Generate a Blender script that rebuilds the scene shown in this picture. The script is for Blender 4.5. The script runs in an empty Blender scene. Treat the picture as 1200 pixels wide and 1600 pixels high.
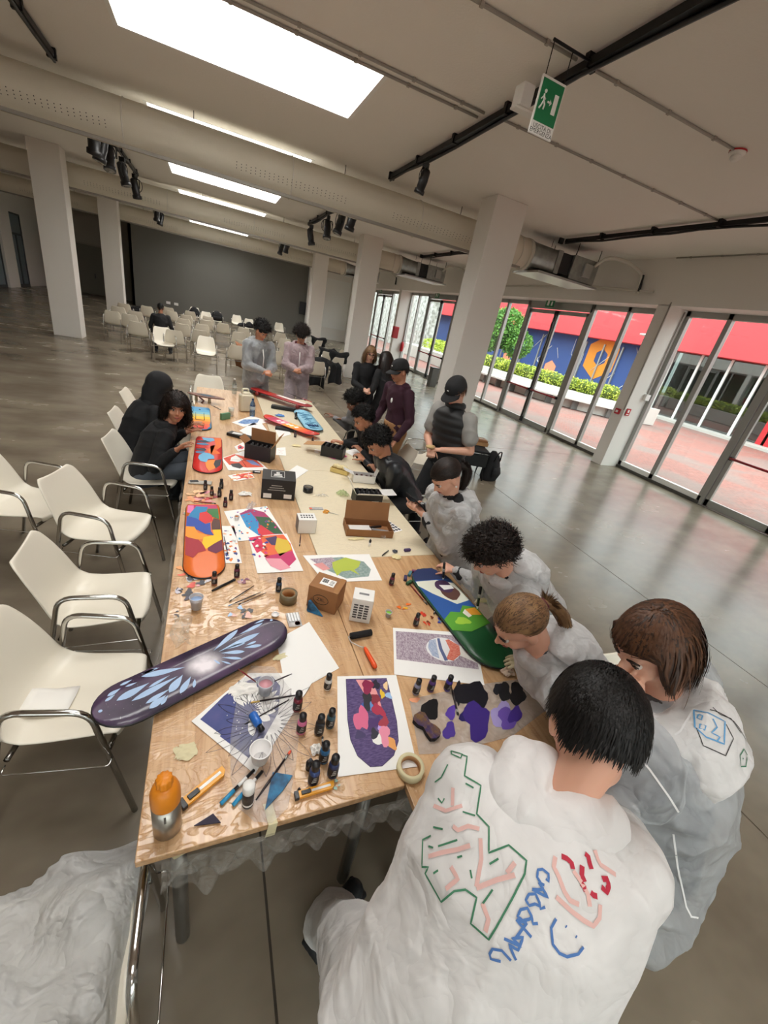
import bpy, bmesh, math, random
import numpy as np
from mathutils import Vector, Matrix
from mathutils.bvhtree import BVHTree
random.seed(7); rng = np.random.default_rng(7)
SC = bpy.context.scene; COL = SC.collection
PI = math.pi
# ---------------------------------------------------------------- camera (1200x1600 frame, focal 635 px)
CAM_H = 2.2; FPX = 635.0
_n = np.array([-280., 1315., FPX]); _n /= np.linalg.norm(_n)
_v = np.array([-270., -364., FPX]); _v /= np.linalg.norm(_v); _v -= _n*(_v@_n); _v /= np.linalg.norm(_v)
RW = np.array([np.cross(_n, _v), _v, -_n])          # rows: world x, y, z in lens axes (x right, y down, z forward)
cd = bpy.data.cameras.new('camera'); cam = bpy.data.objects.new('camera', cd); COL.objects.link(cam)
cd.sensor_fit = 'HORIZONTAL'; cd.sensor_width = 36; cd.lens = FPX*36/1200; cd.clip_start = .02; cd.clip_end = 400
M = Matrix.Identity(4)
for i in range(3):
    M[i][0] = RW[i][0]; M[i][1] = -RW[i][1]; M[i][2] = -RW[i][2]
M.translation = Vector((0, 0, CAM_H)); cam.matrix_world = M
SC.camera = cam
def at(px, py, z=.755):
    """point of the horizontal plane at height z that lies on this line of sight"""
    d = RW@np.array([px-600, py-800, FPX]); t = (z-CAM_H)/d[2]
    return Vector((d[0]*t, d[1]*t, z))
def atx(px, py, x):
    d = RW@np.array([px-600, py-800, FPX]); t = x/d[0]
    return Vector((x, d[1]*t, CAM_H+d[2]*t))
def aty(px, py, y):
    d = RW@np.array([px-600, py-800, FPX]); t = y/d[1]
    return Vector((d[0]*t, y, CAM_H+d[2]*t))
# ---------------------------------------------------------------- world and light
W = bpy.data.worlds.new('overcast_sky'); SC.world = W; W.use_nodes = True
nt = W.node_tree; nt.nodes.clear()
tc = nt.nodes.new('ShaderNodeTexCoord'); sx = nt.nodes.new('ShaderNodeSeparateXYZ'); mr = nt.nodes.new('ShaderNodeMapRange')
bg = nt.nodes.new('ShaderNodeBackground'); wo = nt.nodes.new('ShaderNodeOutputWorld')
mr.inputs['From Min'].default_value = 0; mr.inputs['From Max'].default_value = 1
mr.inputs['To Min'].default_value = 2.2; mr.inputs['To Max'].default_value = 4.6       # overcast: zenith brighter than horizon
bg.inputs['Color'].default_value = (.97, .985, 1, 1)
nt.links.new(tc.outputs['Generated'], sx.inputs[0]); nt.links.new(sx.outputs['Z'], mr.inputs['Value'])
nt.links.new(mr.outputs[0], bg.inputs['Strength']); nt.links.new(bg.outputs[0], wo.inputs[0])
def area(name, loc, rot, sx_, sy_, power, col=(1, 1, 1), portal=False, spread=180):
    l = bpy.data.lights.new(name, 'AREA'); l.shape = 'RECTANGLE'; l.size = sx_; l.size_y = sy_; l.energy = power; l.color = col
    l.spread = math.radians(spread)
    if portal: l.cycles.is_portal = True
    o = bpy.data.objects.new(name, l); COL.objects.link(o); o.location = loc; o.rotation_euler = rot; return o
SKY_Y = [-5.4+3.6*k for k in range(11)]                # skylights: near edge in y, each 2.5 x 1.35
SKX0, SKX1, SKD = -.91, 1.6, 1.35
CEIL = 4.35
SKY_P = {0:35, 1:45, 2:62, 3:85}
for k, y in enumerate(SKY_Y):                           # daylight entering each skylight
    area('skylight_daylight', ((SKX0+SKX1)/2, y+SKD/2, CEIL+.6), (0, 0, 0), 2.48, 1.32, SKY_P.get(k, 90), (1, .985, .955))
for y in (-7.5, -.3, 6.9, 14.1, 21.3):                  # window bays
    area('window_portal', (9.5, y+3.5, 1.8), (0, PI/2, 0), 3.5, 6.8, 1, portal=True)
area('window_portal', (-.2, -6.3, 1.75), (-PI/2, 0, 0), 17, 3.3, 1, portal=True)  # sky portal of the unseen glazing added behind the camera
SC.view_settings.view_transform = 'Standard'; SC.view_settings.look = 'None'
SC.view_settings.exposure = 0.48; SC.view_settings.gamma = 1; SC.view_settings.use_curve_mapping = False
SC.cycles.use_denoising = True; SC.cycles.max_bounces = 9; SC.cycles.diffuse_bounces = 6; SC.cycles.glossy_bounces = 3
SC.cycles.transparent_max_bounces = 10; SC.cycles.transmission_bounces = 4; SC.cycles.caustics_reflective = False; SC.cycles.caustics_refractive = False
SC.cycles.sample_clamp_indirect = 6
# ---------------------------------------------------------------- materials
MATS = {}
def srgb(c):
    if isinstance(c, str):
        c = [int(c[i:i+2], 16)/255 for i in (0, 2, 4)]
    return tuple((x/12.92 if x <= .04045 else ((x+.055)/1.055)**2.4) for x in c[:3])+(1,)
def mat(name, col='888888', rough=.5, metal=0, spec=.5, bump=0, bscale=20, var=0, vscale=5, alpha=1, trans=0, stretch=(1, 1, 1), emit=0, sss=0, coat=0, sheen=0, col2=None, wave=None):
    """procedural principled material; var mixes towards col2 by noise, bump adds fine relief"""
    if name in MATS: return MATS[name]
    m = bpy.data.materials.new(name); m.use_nodes = True; MATS[name] = m
    t = m.node_tree; b = t.nodes['Principled BSDF']
    c = srgb(col); b.inputs['Base Color'].default_value = c; b.inputs['Roughness'].default_value = rough
    b.inputs['Metallic'].default_value = metal; b.inputs['Specular IOR Level'].default_value = spec
    m.diffuse_color = c
    if alpha < 1: b.inputs['Alpha'].default_value = alpha
    if trans: b.inputs['Transmission Weight'].default_value = trans; b.inputs['IOR'].default_value = 1.15
    if emit: b.inputs['Emission Color'].default_value = c; b.inputs['Emission Strength'].default_value = emit
    if sss: b.inputs['Subsurface Weight'].default_value = sss; b.inputs['Subsurface Radius'].default_value = (.01, .004, .002)
    if coat: b.inputs['Coat Weight'].default_value = coat; b.inputs['Coat Roughness'].default_value = .08
    if sheen: b.inputs['Sheen Weight'].default_value = sheen
    if var or bump or wave:
        tc = t.nodes.new('ShaderNodeTexCoord'); mp = t.nodes.new('ShaderNodeMapping'); mp.inputs['Scale'].default_value = stretch
        t.links.new(tc.outputs['Object'], mp.inputs[0])
    if var:
        n = t.nodes.new('ShaderNodeTexNoise'); n.inputs['Scale'].default_value = vscale; n.inputs['Detail'].default_value = 5
        t.links.new(mp.outputs[0], n.inputs['Vector'])
        r = t.nodes.new('ShaderNodeMapRange'); r.inputs['From Min'].default_value = .35; r.inputs['From Max'].default_value = .65
        r.inputs['To Max'].default_value = var; t.links.new(n.outputs['Fac'], r.inputs['Value'])
        mx = t.nodes.new('ShaderNodeMix'); mx.data_type = 'RGBA'; mx.inputs[6].default_value = c
        mx.inputs[7].default_value = srgb(col2) if col2 else tuple(x*.6 for x in c[:3])+(1,)
        t.links.new(r.outputs[0], mx.inputs[0]); t.links.new(mx.outputs[2], b.inputs['Base Color'])
    if bump:
        n = t.nodes.new('ShaderNodeTexNoise'); n.inputs['Scale'].default_value = bscale; n.inputs['Detail'].default_value = 4
        t.links.new(mp.outputs[0], n.inputs['Vector'])
        bp = t.nodes.new('ShaderNodeBump'); bp.inputs['Strength'].default_value = bump; bp.inputs['Distance'].default_value = .01
        t.links.new(n.outputs['Fac'], bp.inputs['Height']); t.links.new(bp.outputs[0], b.inputs['Normal'])
    return m
def N(m, typ, **kw):
    n = m.node_tree.nodes.new(typ)
    for k, v in kw.items():
        if k in n.inputs: n.inputs[k].default_value = v
        else: setattr(n, k, v)
    return n
def LK(m, a, b): m.node_tree.links.new(a, b)
def floor_mat():
    m = mat('polished_concrete', '7A7164', .22, spec=.4); b = m.node_tree.nodes['Principled BSDF']
    tc = N(m, 'ShaderNodeTexCoord'); mp = N(m, 'ShaderNodeMapping'); mp.inputs['Scale'].default_value = (.7, 1.05, 1)
    LK(m, tc.outputs['Object'], mp.inputs[0])
    n1 = N(m, 'ShaderNodeTexNoise', Scale=1.4, Detail=4, Roughness=.55, Distortion=0); LK(m, mp.outputs[0], n1.inputs['Vector'])
    rr = N(m, 'ShaderNodeMapRange'); rr.interpolation_type = 'SMOOTHERSTEP'; rr.inputs['From Min'].default_value = .2; rr.inputs['From Max'].default_value = .8; LK(m, n1.outputs['Fac'], rr.inputs['Value'])
    r1 = N(m, 'ShaderNodeMix', data_type='RGBA'); r1.inputs[6].default_value = srgb('6E6355'); r1.inputs[7].default_value = srgb('958A78'); LK(m, rr.outputs[0], r1.inputs[0])
    n2 = N(m, 'ShaderNodeTexNoise', Scale=38, Detail=6); LK(m, tc.outputs['Object'], n2.inputs['Vector'])
    mx = N(m, 'ShaderNodeMix', data_type='RGBA', blend_type='MULTIPLY'); mx.inputs[0].default_value = .35
    LK(m, r1.outputs[2], mx.inputs[6]); LK(m, n2.outputs['Color'], mx.inputs[7])
    mg = N(m, 'ShaderNodeMix', data_type='RGBA'); mg.inputs[0].default_value = .82; LK(m, mx.outputs[2], mg.inputs[6]); LK(m, r1.outputs[2], mg.inputs[7])
    LK(m, mg.outputs[2], b.inputs['Base Color'])
    r2 = N(m, 'ShaderNodeMapRange'); r2.inputs['From Min'].default_value = .1; r2.inputs['From Max'].default_value = .9
    r2.inputs['To Min'].default_value = .22; r2.inputs['To Max'].default_value = .3; LK(m, n1.outputs['Fac'], r2.inputs['Value']); LK(m, r2.outputs[0], b.inputs['Roughness'])
    bp = N(m, 'ShaderNodeBump', Strength=.08, Distance=.01); n3 = N(m, 'ShaderNodeTexNoise', Scale=5, Detail=3); LK(m, tc.outputs['Object'], n3.inputs['Vector'])
    LK(m, n3.outputs['Fac'], bp.inputs['Height']); LK(m, bp.outputs[0], b.inputs['Normal'])
    return m
def galaxy_mat():
    m = bpy.data.materials['galaxy_paint'].copy(); m.name = 'galaxy_nebula'; b = m.node_tree.nodes['Principled BSDF']; src = b.inputs['Base Color'].links[0].from_socket
    tc = N(m, 'ShaderNodeTexCoord'); mp = N(m, 'ShaderNodeMapping'); mp.inputs['Scale'].default_value = (1, 1.15, 1); LK(m, tc.outputs['Object'], mp.inputs[0]); n = N(m, 'ShaderNodeTexNoise', Scale=16, Detail=5); LK(m, tc.outputs['Object'], n.inputs['Vector'])
    L = N(m, 'ShaderNodeVectorMath', operation='LENGTH'); LK(m, mp.outputs[0], L.inputs[0]); r = N(m, 'ShaderNodeMapRange'); r.interpolation_type = 'SMOOTHERSTEP'; r.inputs['From Min'].default_value = .0; r.inputs['From Max'].default_value = .1; r.inputs['To Min'].default_value = 1.25; r.inputs['To Max'].default_value = 0; LK(m, L.outputs['Value'], r.inputs['Value'])
    q = N(m, 'ShaderNodeMath', operation='MULTIPLY'); LK(m, r.outputs[0], q.inputs[0]); r2 = N(m, 'ShaderNodeMapRange'); r2.inputs['From Min'].default_value = .3; r2.inputs['From Max'].default_value = .65; r2.inputs['To Min'].default_value = .55; r2.inputs['To Max'].default_value = 1.1; LK(m, n.outputs['Fac'], r2.inputs['Value']); LK(m, r2.outputs[0], q.inputs[1]); q.use_clamp = True
    mx = N(m, 'ShaderNodeMix', data_type='RGBA'); mx.inputs[7].default_value = srgb('EDE6EC'); LK(m, q.outputs[0], mx.inputs[0]); LK(m, src, mx.inputs[6]); LK(m, mx.outputs[2], b.inputs['Base Color']); return m
def wood_mat(name='birch_plywood', c1='D2AA7E', c2='BD9164', film=True, rough=.35):
    """pale plywood grain running along y under crinkled clear film"""
    m = mat(name, c1, rough); b = m.node_tree.nodes['Principled BSDF']
    tc = N(m, 'ShaderNodeTexCoord'); mp = N(m, 'ShaderNodeMapping'); mp.inputs['Scale'].default_value = (9, .8, 9); LK(m, tc.outputs['Object'], mp.inputs[0])
    n1 = N(m, 'ShaderNodeTexNoise', Scale=2.2, Detail=6, Roughness=.6, Distortion=1.5); LK(m, mp.outputs[0], n1.inputs['Vector'])
    r = N(m, 'ShaderNodeValToRGB'); LK(m, n1.outputs['Fac'], r.inputs[0]); e = r.color_ramp.elements
    e[0].position = .36; e[0].color = srgb(c2); e[1].position = .56; e[1].color = srgb(c1); LK(m, r.outputs[0], b.inputs['Base Color'])
    if film: film_bump(m, b, tc)
    return m
def film_bump(m, b, tc, strength=.5, scale=7.0):
    mp = N(m, 'ShaderNodeMapping'); mp.inputs['Scale'].default_value = (1, 2.2, 1); mp.inputs['Rotation'].default_value = (0, 0, .5); LK(m, tc.outputs['Object'], mp.inputs[0])
    n = N(m, 'ShaderNodeTexNoise', Scale=scale, Detail=3, Distortion=2.2); LK(m, mp.outputs[0], n.inputs['Vector'])
    a = N(m, 'ShaderNodeMath', operation='SUBTRACT'); a.inputs[1].default_value = .5; LK(m, n.outputs['Fac'], a.inputs[0])
    a2 = N(m, 'ShaderNodeMath', operation='ABSOLUTE'); LK(m, a.outputs[0], a2.inputs[0])
    r = N(m, 'ShaderNodeMapRange'); r.inputs['From Max'].default_value = .06; r.inputs['To Min'].default_value = 1; r.inputs['To Max'].default_value = 0; LK(m, a2.outputs[0], r.inputs['Value'])
    bp = N(m, 'ShaderNodeBump', Strength=strength, Distance=.006); LK(m, r.outputs[0], bp.inputs['Height'])
    b.inputs['Coat Weight'].default_value = .55; b.inputs['Coat Roughness'].default_value = .12; LK(m, bp.outputs[0], b.inputs['Coat Normal'])
    bp2 = N(m, 'ShaderNodeBump', Strength=.25, Distance=.004); LK(m, r.outputs[0], bp2.inputs['Height']); LK(m, bp2.outputs[0], b.inputs['Normal'])
def thin_glass(name, tint='F4FAF8', gloss=.06, rough=0):
    m = bpy.data.materials.new(name); m.use_nodes = True; t = m.node_tree; t.nodes.clear(); MATS[name] = m
    o = t.nodes.new('ShaderNodeOutputMaterial'); tr = t.nodes.new('ShaderNodeBsdfTransparent'); tr.inputs[0].default_value = srgb(tint)
    g = t.nodes.new('ShaderNodeBsdfGlossy'); g.inputs['Roughness'].default_value = rough
    f = t.nodes.new('ShaderNodeLayerWeight'); f.inputs[0].default_value = .5; pw = t.nodes.new('ShaderNodeMath'); pw.operation = 'POWER'; pw.inputs[1].default_value = 4.5
    ad = t.nodes.new('ShaderNodeMath'); ad.operation = 'MULTIPLY_ADD'; ad.inputs[1].default_value = .35; ad.inputs[2].default_value = gloss
    mx = t.nodes.new('ShaderNodeMixShader'); t.links.new(f.outputs['Facing'], pw.inputs[0]); t.links.new(pw.outputs[0], ad.inputs[0]); t.links.new(ad.outputs[0], mx.inputs[0])
    t.links.new(tr.outputs[0], mx.inputs[1]); t.links.new(g.outputs[0], mx.inputs[2]); t.links.new(mx.outputs[0], o.inputs[0]); return m
def sheer(name, col, alpha, rough=.6, bscale=14, bump=.5, trl=.35):
    """thin non-woven or film sheet: partly see-through, partly diffusing, crumpled"""
    m = bpy.data.materials.new(name); m.use_nodes = True; t = m.node_tree; t.nodes.clear(); MATS[name] = m
    o = t.nodes.new('ShaderNodeOutputMaterial'); tr = t.nodes.new('ShaderNodeBsdfTransparent')
    d = t.nodes.new('ShaderNodeBsdfPrincipled'); d.inputs['Base Color'].default_value = srgb(col); d.inputs['Roughness'].default_value = rough
    tl = t.nodes.new('ShaderNodeBsdfTranslucent'); tl.inputs[0].default_value = srgb(col)
    m1 = t.nodes.new('ShaderNodeMixShader'); m1.inputs[0].default_value = trl; t.links.new(d.outputs[0], m1.inputs[1]); t.links.new(tl.outputs[0], m1.inputs[2])
    tc = t.nodes.new('ShaderNodeTexCoord'); n = t.nodes.new('ShaderNodeTexNoise'); n.inputs['Scale'].default_value = bscale; n.inputs['Detail'].default_value = 3; n.inputs['Distortion'].default_value = .35
    t.links.new(tc.outputs['Object'], n.inputs['Vector'])
    wv = t.nodes.new('ShaderNodeVectorMath'); wv.operation = 'MULTIPLY_ADD'; wv.inputs[1].default_value = (.35, .35, .35); t.links.new(n.outputs['Color'], wv.inputs[0]); t.links.new(tc.outputs['Object'], wv.inputs[2])
    hs = []
    for k, (sc_, wt) in enumerate(((.75, 1.0), (1.9, .42))):
        v = t.nodes.new('ShaderNodeTexVoronoi'); v.inputs['Scale'].default_value = bscale*sc_; t.links.new(wv.outputs[0], v.inputs['Vector'])
        mm = t.nodes.new('ShaderNodeMath'); mm.operation = 'MULTIPLY'; mm.inputs[1].default_value = wt/(sc_); t.links.new(v.outputs['Distance'], mm.inputs[0]); hs.append(mm)
    a2 = t.nodes.new('ShaderNodeMath'); a2.operation = 'ADD'; t.links.new(hs[0].outputs[0], a2.inputs[0]); t.links.new(hs[1].outputs[0], a2.inputs[1])
    bp = t.nodes.new('ShaderNodeBump'); bp.inputs['Strength'].default_value = bump; bp.inputs['Distance'].default_value = .22/bscale; bp.invert = True
    t.links.new(a2.outputs[0], bp.inputs['Height']); t.links.new(bp.outputs[0], d.inputs['Normal']); t.links.new(bp.outputs[0], tl.inputs['Normal'])
    r = t.nodes.new('ShaderNodeMapRange'); r.inputs['From Min'].default_value = .2; r.inputs['From Max'].default_value = .9
    r.inputs['To Min'].default_value = min(1, alpha+.12); r.inputs['To Max'].default_value = alpha-.06; t.links.new(a2.outputs[0], r.inputs['Value'])
    m2 = t.nodes.new('ShaderNodeMixShader'); t.links.new(r.outputs[0], m2.inputs[0]); t.links.new(tr.outputs[0], m2.inputs[1]); t.links.new(m1.outputs[0], m2.inputs[2])
    t.links.new(m2.outputs[0], o.inputs[0]); return m
def brick_mat():
    m = mat('brick_paving', 'A8766A', .8); b = m.node_tree.nodes['Principled BSDF']
    tc = N(m, 'ShaderNodeTexCoord'); br = N(m, 'ShaderNodeTexBrick', Scale=4.2); LK(m, tc.outputs['Object'], br.inputs['Vector'])
    br.inputs['Color1'].default_value = srgb('945A4F'); br.inputs['Color2'].default_value = srgb('7E4C43'); br.inputs['Mortar'].default_value = srgb('80706A')
    n = N(m, 'ShaderNodeTexNoise', Scale=.35, Detail=3, Distortion=1); LK(m, tc.outputs['Object'], n.inputs['Vector'])
    r = N(m, 'ShaderNodeMapRange'); r.inputs['From Min'].default_value = .42; r.inputs['From Max'].default_value = .6; LK(m, n.outputs['Fac'], r.inputs['Value'])
    mx = N(m, 'ShaderNodeMix', data_type='RGBA'); LK(m, r.outputs[0], mx.inputs[0]); LK(m, br.outputs['Color'], mx.inputs[6])
    mu = N(m, 'ShaderNodeMix', data_type='RGBA'); mu.inputs[0].default_value = .6; mu.inputs[7].default_value = srgb('736E69'); LK(m, br.outputs['Color'], mu.inputs[6])
    LK(m, mu.outputs[2], mx.inputs[7]); LK(m, mx.outputs[2], b.inputs['Base Color']); return m
FLOOR = floor_mat(); PLY = wood_mat(); BRICKP = brick_mat()
CREAM = mat('cream_cover', 'E6D9BC', .45); film_bump(CREAM, CREAM.node_tree.nodes['Principled BSDF'], N(CREAM, 'ShaderNodeTexCoord'), .4, 6)
WALL = mat('white_wall_paint', 'E9E6E1', .85, bump=.08, bscale=60)
CEILM = mat('ceiling_plaster', 'EEEBE6', .9, bump=.25, bscale=45)
GREYW = mat('grey_wall_paint', '6E6D67', .8)
COLM = mat('column_paint', 'DEDAD4', .8)
DUCTM = mat('duct_fabric', 'D8D2C2', .7, bump=.15, bscale=30)
ALU = mat('brushed_aluminium', 'B4B5B3', .35, .85)
FRAME = mat('grey_aluminium_frame', 'A9AAA7', .4, .5)
GALV = mat('galvanised_sheet', 'A8AAA6', .38, .9, var=.5, vscale=9)
CHROME = mat('chrome_tube', 'C6C4C0', .12, 1)
DKCHROME = mat('smoked_chrome', '8A8782', .2, 1)
SHELL = mat('ivory_plastic', 'E9E2D2', .38, coat=.15)
SHELL2 = mat('ivory_plastic_worn', 'DDD3BE', .45)
BLACK = mat('black_plastic', '17171A', .4)
BLACKM = mat('black_metal', '141415', .5, .3)
WHITE = mat('white_paper', 'F2F1EE', .7); WPLAST = mat('white_plastic', 'ECEBE8', .35)
RED = mat('red_paint', 'B8202A', .4); DRED = mat('dark_red_bar', '9A1C24', .4)
CARD = mat('cardboard', '9A6B43', .8, var=.25, vscale=12); CARDL = mat('cardboard_inner', 'B88A5C', .8, var=.2, vscale=9)
GLASS = thin_glass('window_glass', 'F4FAF8', .03); CLEAR = thin_glass('clear_plastic', 'EAF2F4', .12, .05)
SKINS = {'fair': mat('skin_fair', 'D9A58C', .5, sss=.15), 'tan': mat('skin_tan', 'B77F62', .5, sss=.15), 'dark': mat('skin_dark', '7A4E38', .5, sss=.1)}
# ---------------------------------------------------------------- mesh building
def V3(a): return np.array(a, float)
def unit(a):
    a = V3(a); return a/(np.linalg.norm(a)+1e-12)
class MB:
    """collects shapes; build() links them as one mesh object"""
    def __init__(s): s.v = []; s.f = []; s.m = []; s.mats = []; s.sm = []
    def mi(s, m):
        if m not in s.mats: s.mats.append(m)
        return s.mats.index(m)
    def add(s, vs, fs, m, smooth=True):
        b = len(s.v); i = s.mi(m); s.v += [tuple(p) for p in vs]
        for f in fs: s.f.append(tuple(b+k for k in f)); s.m.append(i); s.sm.append(smooth)
        return s
    def box(s, c, d, m, rz=0, R=None, taper=1):
        c = V3(c); h = V3(d)/2; cs, sn = math.cos(rz), math.sin(rz); vs = []
        for z in (-1, 1):
            k = taper if z > 0 else 1
            for x, y in ((-1, -1), (1, -1), (1, 1), (-1, 1)):
                p = V3((x*h[0]*k, y*h[1]*k, z*h[2]))
                p = R@p if R is not None else V3((p[0]*cs-p[1]*sn, p[0]*sn+p[1]*cs, p[2]))
                vs.append(c+p)
        return s.add(vs, [(3, 2, 1, 0), (4, 5, 6, 7), (0, 1, 5, 4), (1, 2, 6, 5), (2, 3, 7, 6), (3, 0, 4, 7)], m, False)
    def bx(s, x0, x1, y0, y1, z0, z1, m): return s.box(((x0+x1)/2, (y0+y1)/2, (z0+z1)/2), (x1-x0, y1-y0, z1-z0), m)
    def quad(s, a, b, c, d, m): return s.add([a, b, c, d], [(0, 1, 2, 3)], m, False)
    def tube(s, pts, r, m, n=8, cap=True, flat=1):
        P = [V3(p) for p in pts]; k = len(P); R = r if hasattr(r, '__len__') else [r]*k
        T = [unit(P[min(i+1, k-1)]-P[max(i-1, 0)]) for i in range(k)]
        up = V3((0, 0, 1)) if abs(T[0][2]) < .9 else V3((0, 1, 0)); a = unit(np.cross(T[0], up)); vs = []; fs = []
        for i in range(k):
            a = unit(a-T[i]*(a@T[i])); b = np.cross(T[i], a)
            for j in range(n):
                t = 2*PI*j/n; vs.append(P[i]+R[i]*(math.cos(t)*a+math.sin(t)*b*flat))
        for i in range(k-1):
            for j in range(n):
                j2 = (j+1) % n; fs.append((i*n+j, i*n+j2, (i+1)*n+j2, (i+1)*n+j))
        if cap: fs.append(tuple(range(n-1, -1, -1))); fs.append(tuple((k-1)*n+j for j in range(n)))
        return s.add(vs, fs, m)
    def lathe(s, prof, m, c=(0, 0, 0), n=16, M3=None, cap=True):
        """prof: list of (radius, z)"""
        vs = []; fs = []; k = len(prof); c = V3(c)
        for r, z in prof:
            for j in range(n):
                t = 2*PI*j/n; p = V3((r*math.cos(t), r*math.sin(t), z)); vs.append(c+(M3@p if M3 is not None else p))
        for i in range(k-1):
            for j in range(n):
                j2 = (j+1) % n; fs.append((i*n+j, i*n+j2, (i+1)*n+j2, (i+1)*n+j))
        if cap: fs.append(tuple(range(n-1, -1, -1))); fs.append(tuple((k-1)*n+j for j in range(n)))
        return s.add(vs, fs, m)
    def prism(s, pts, z0, z1, m, mtop=None):
        """flat outline (x, y) extruded from z0 to z1"""
        n = len(pts); vs = [(p[0], p[1], z0) for p in pts]+[(p[0], p[1], z1) for p in pts]
        a = sum(pts[i][0]*pts[(i+1) % n][1]-pts[(i+1) % n][0]*pts[i][1] for i in range(n))
        idx = list(range(n)) if a > 0 else list(range(n-1, -1, -1))
        s.add(vs, [tuple(reversed(idx))]+[(idx[i], idx[(i+1) % n], n+idx[(i+1) % n], n+idx[i]) for i in range(n)], m, False)
        return s.add([(p[0], p[1], z1) for p in pts], [tuple(idx)], mtop or m, False)
    def ell(s, c, r, m, R=None, nu=14, nv=9, jit=0):
        c = V3(c); r = V3(r) if hasattr(r, '__len__') else V3((r, r, r)); vs = []; fs = []
        for i in range(nv+1):
            ph = PI*i/nv
            for j in range(nu):
                t = 2*PI*j/nu; p = V3((math.sin(ph)*math.cos(t), math.sin(ph)*math.sin(t), math.cos(ph)))*r*(1+jit*random.uniform(-1, 1))
                vs.append(c+(R@p if R is not None else p))
        for i in range(nv):
            for j in range(nu):
                j2 = (j+1) % nu; fs.append((i*nu+j, (i+1)*nu+j, (i+1)*nu+j2, i*nu+j2))
        return s.add(vs, fs, m)
    def loft(s, rings, m, n=16):
        """rings: (centre, half-side vector, half-front vector)"""
        vs = []; fs = []; k = len(rings)
        for c, a, b in rings:
            c, a, b = V3(c), V3(a), V3(b)
            for j in range(n):
                t = 2*PI*j/n; vs.append(c+a*math.cos(t)+b*math.sin(t))
        for i in range(k-1):
            for j in range(n):
                j2 = (j+1) % n; fs.append((i*n+j, i*n+j2, (i+1)*n+j2, (i+1)*n+j))
        fs.append(tuple(range(n-1, -1, -1))); fs.append(tuple((k-1)*n+j for j in range(n)))
        return s.add(vs, fs, m)
    def text(s, txt, size, m, M4, depth=.0, align='CENTER', sx=1):
        """flat lettering placed by the matrix M4"""
        cu = bpy.data.curves.new('lettering', 'FONT'); cu.body = txt; cu.size = size; cu.align_x = align; cu.align_y = 'CENTER'; cu.extrude = depth; cu.resolution_u = 3
        o = bpy.data.objects.new('lettering', cu); me = bpy.data.meshes.new_from_object(o)
        s.add([tuple(M4@Vector((v.co[0]*sx, v.co[1], v.co[2]))) for v in me.vertices], [tuple(p.vertices) for p in me.polygons], m, False)
        bpy.data.objects.remove(o); bpy.data.curves.remove(cu); bpy.data.meshes.remove(me); return s
    def mesh(s, name):
        me = bpy.data.meshes.new(name); me.from_pydata(s.v, [], s.f)
        for m in s.mats: me.materials.append(m)
        me.polygons.foreach_set('material_index', s.m); me.polygons.foreach_set('use_smooth', s.sm); me.update(); return me
    def build(s, name, parent=None, loc=None, rz=0, bevel=0, subsurf=0, solid=0, R=None, autosmooth=True):
        o = bpy.data.objects.new(name, s.mesh(name)); COL.objects.link(o)
        if parent: o.parent = parent
        if loc is not None: o.location = loc
        if rz: o.rotation_euler = (0, 0, rz)
        if R is not None: o.rotation_euler = R
        if solid: q = o.modifiers.new('s', 'SOLIDIFY'); q.thickness = solid; q.offset = 0
        if bevel: q = o.modifiers.new('b', 'BEVEL'); q.width = bevel; q.segments = 2; q.limit_method = 'ANGLE'
        if subsurf: q = o.modifiers.new('u', 'SUBSURF'); q.levels = subsurf; q.render_levels = subsurf
        return o
def tag(o, label=None, cat=None, group=None, kind=None):
    if label: o['label'] = label
    if cat: o['category'] = cat
    if group: o['group'] = group
    if kind: o['kind'] = kind
    return o
def thing(name, label, cat, loc=(0, 0, 0), rz=0, group=None):
    o = bpy.data.objects.new(name, None); o.empty_display_size = .05; COL.objects.link(o); o.location = loc; o.rotation_euler = (0, 0, rz); return tag(o, label, cat, group)
def struct(o): o['kind'] = 'structure'; return o
def dup(root, loc, rz=0, label=None, group=None, scale=None):
    r = root.copy(); COL.objects.link(r); r.location = loc; r.rotation_euler = (0, 0, rz)
    if label: r['label'] = label
    if group: r['group'] = group
    if scale: r.scale = scale
    for ch in list(root.children):
        c = ch.copy(); COL.objects.link(c); c.parent = r
        for g in ch.children:
            d = g.copy(); COL.objects.link(d); d.parent = c
    return r
def arc(pts, r=.03, n=4):
    """round the corners of a polyline"""
    P = [V3(p) for p in pts]; out = [P[0]]
    for i in range(1, len(P)-1):
        a, b, c = P[i-1], P[i], P[i+1]; ra = min(r, .45*np.linalg.norm(a-b), .45*np.linalg.norm(c-b)); p0 = b+unit(a-b)*ra; p2 = b+unit(c-b)*ra
        for k in range(n+1):
            t = k/n; out.append((1-t)**2*p0+2*t*(1-t)*b+t*t*p2)
    return out+[P[-1]]
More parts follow.
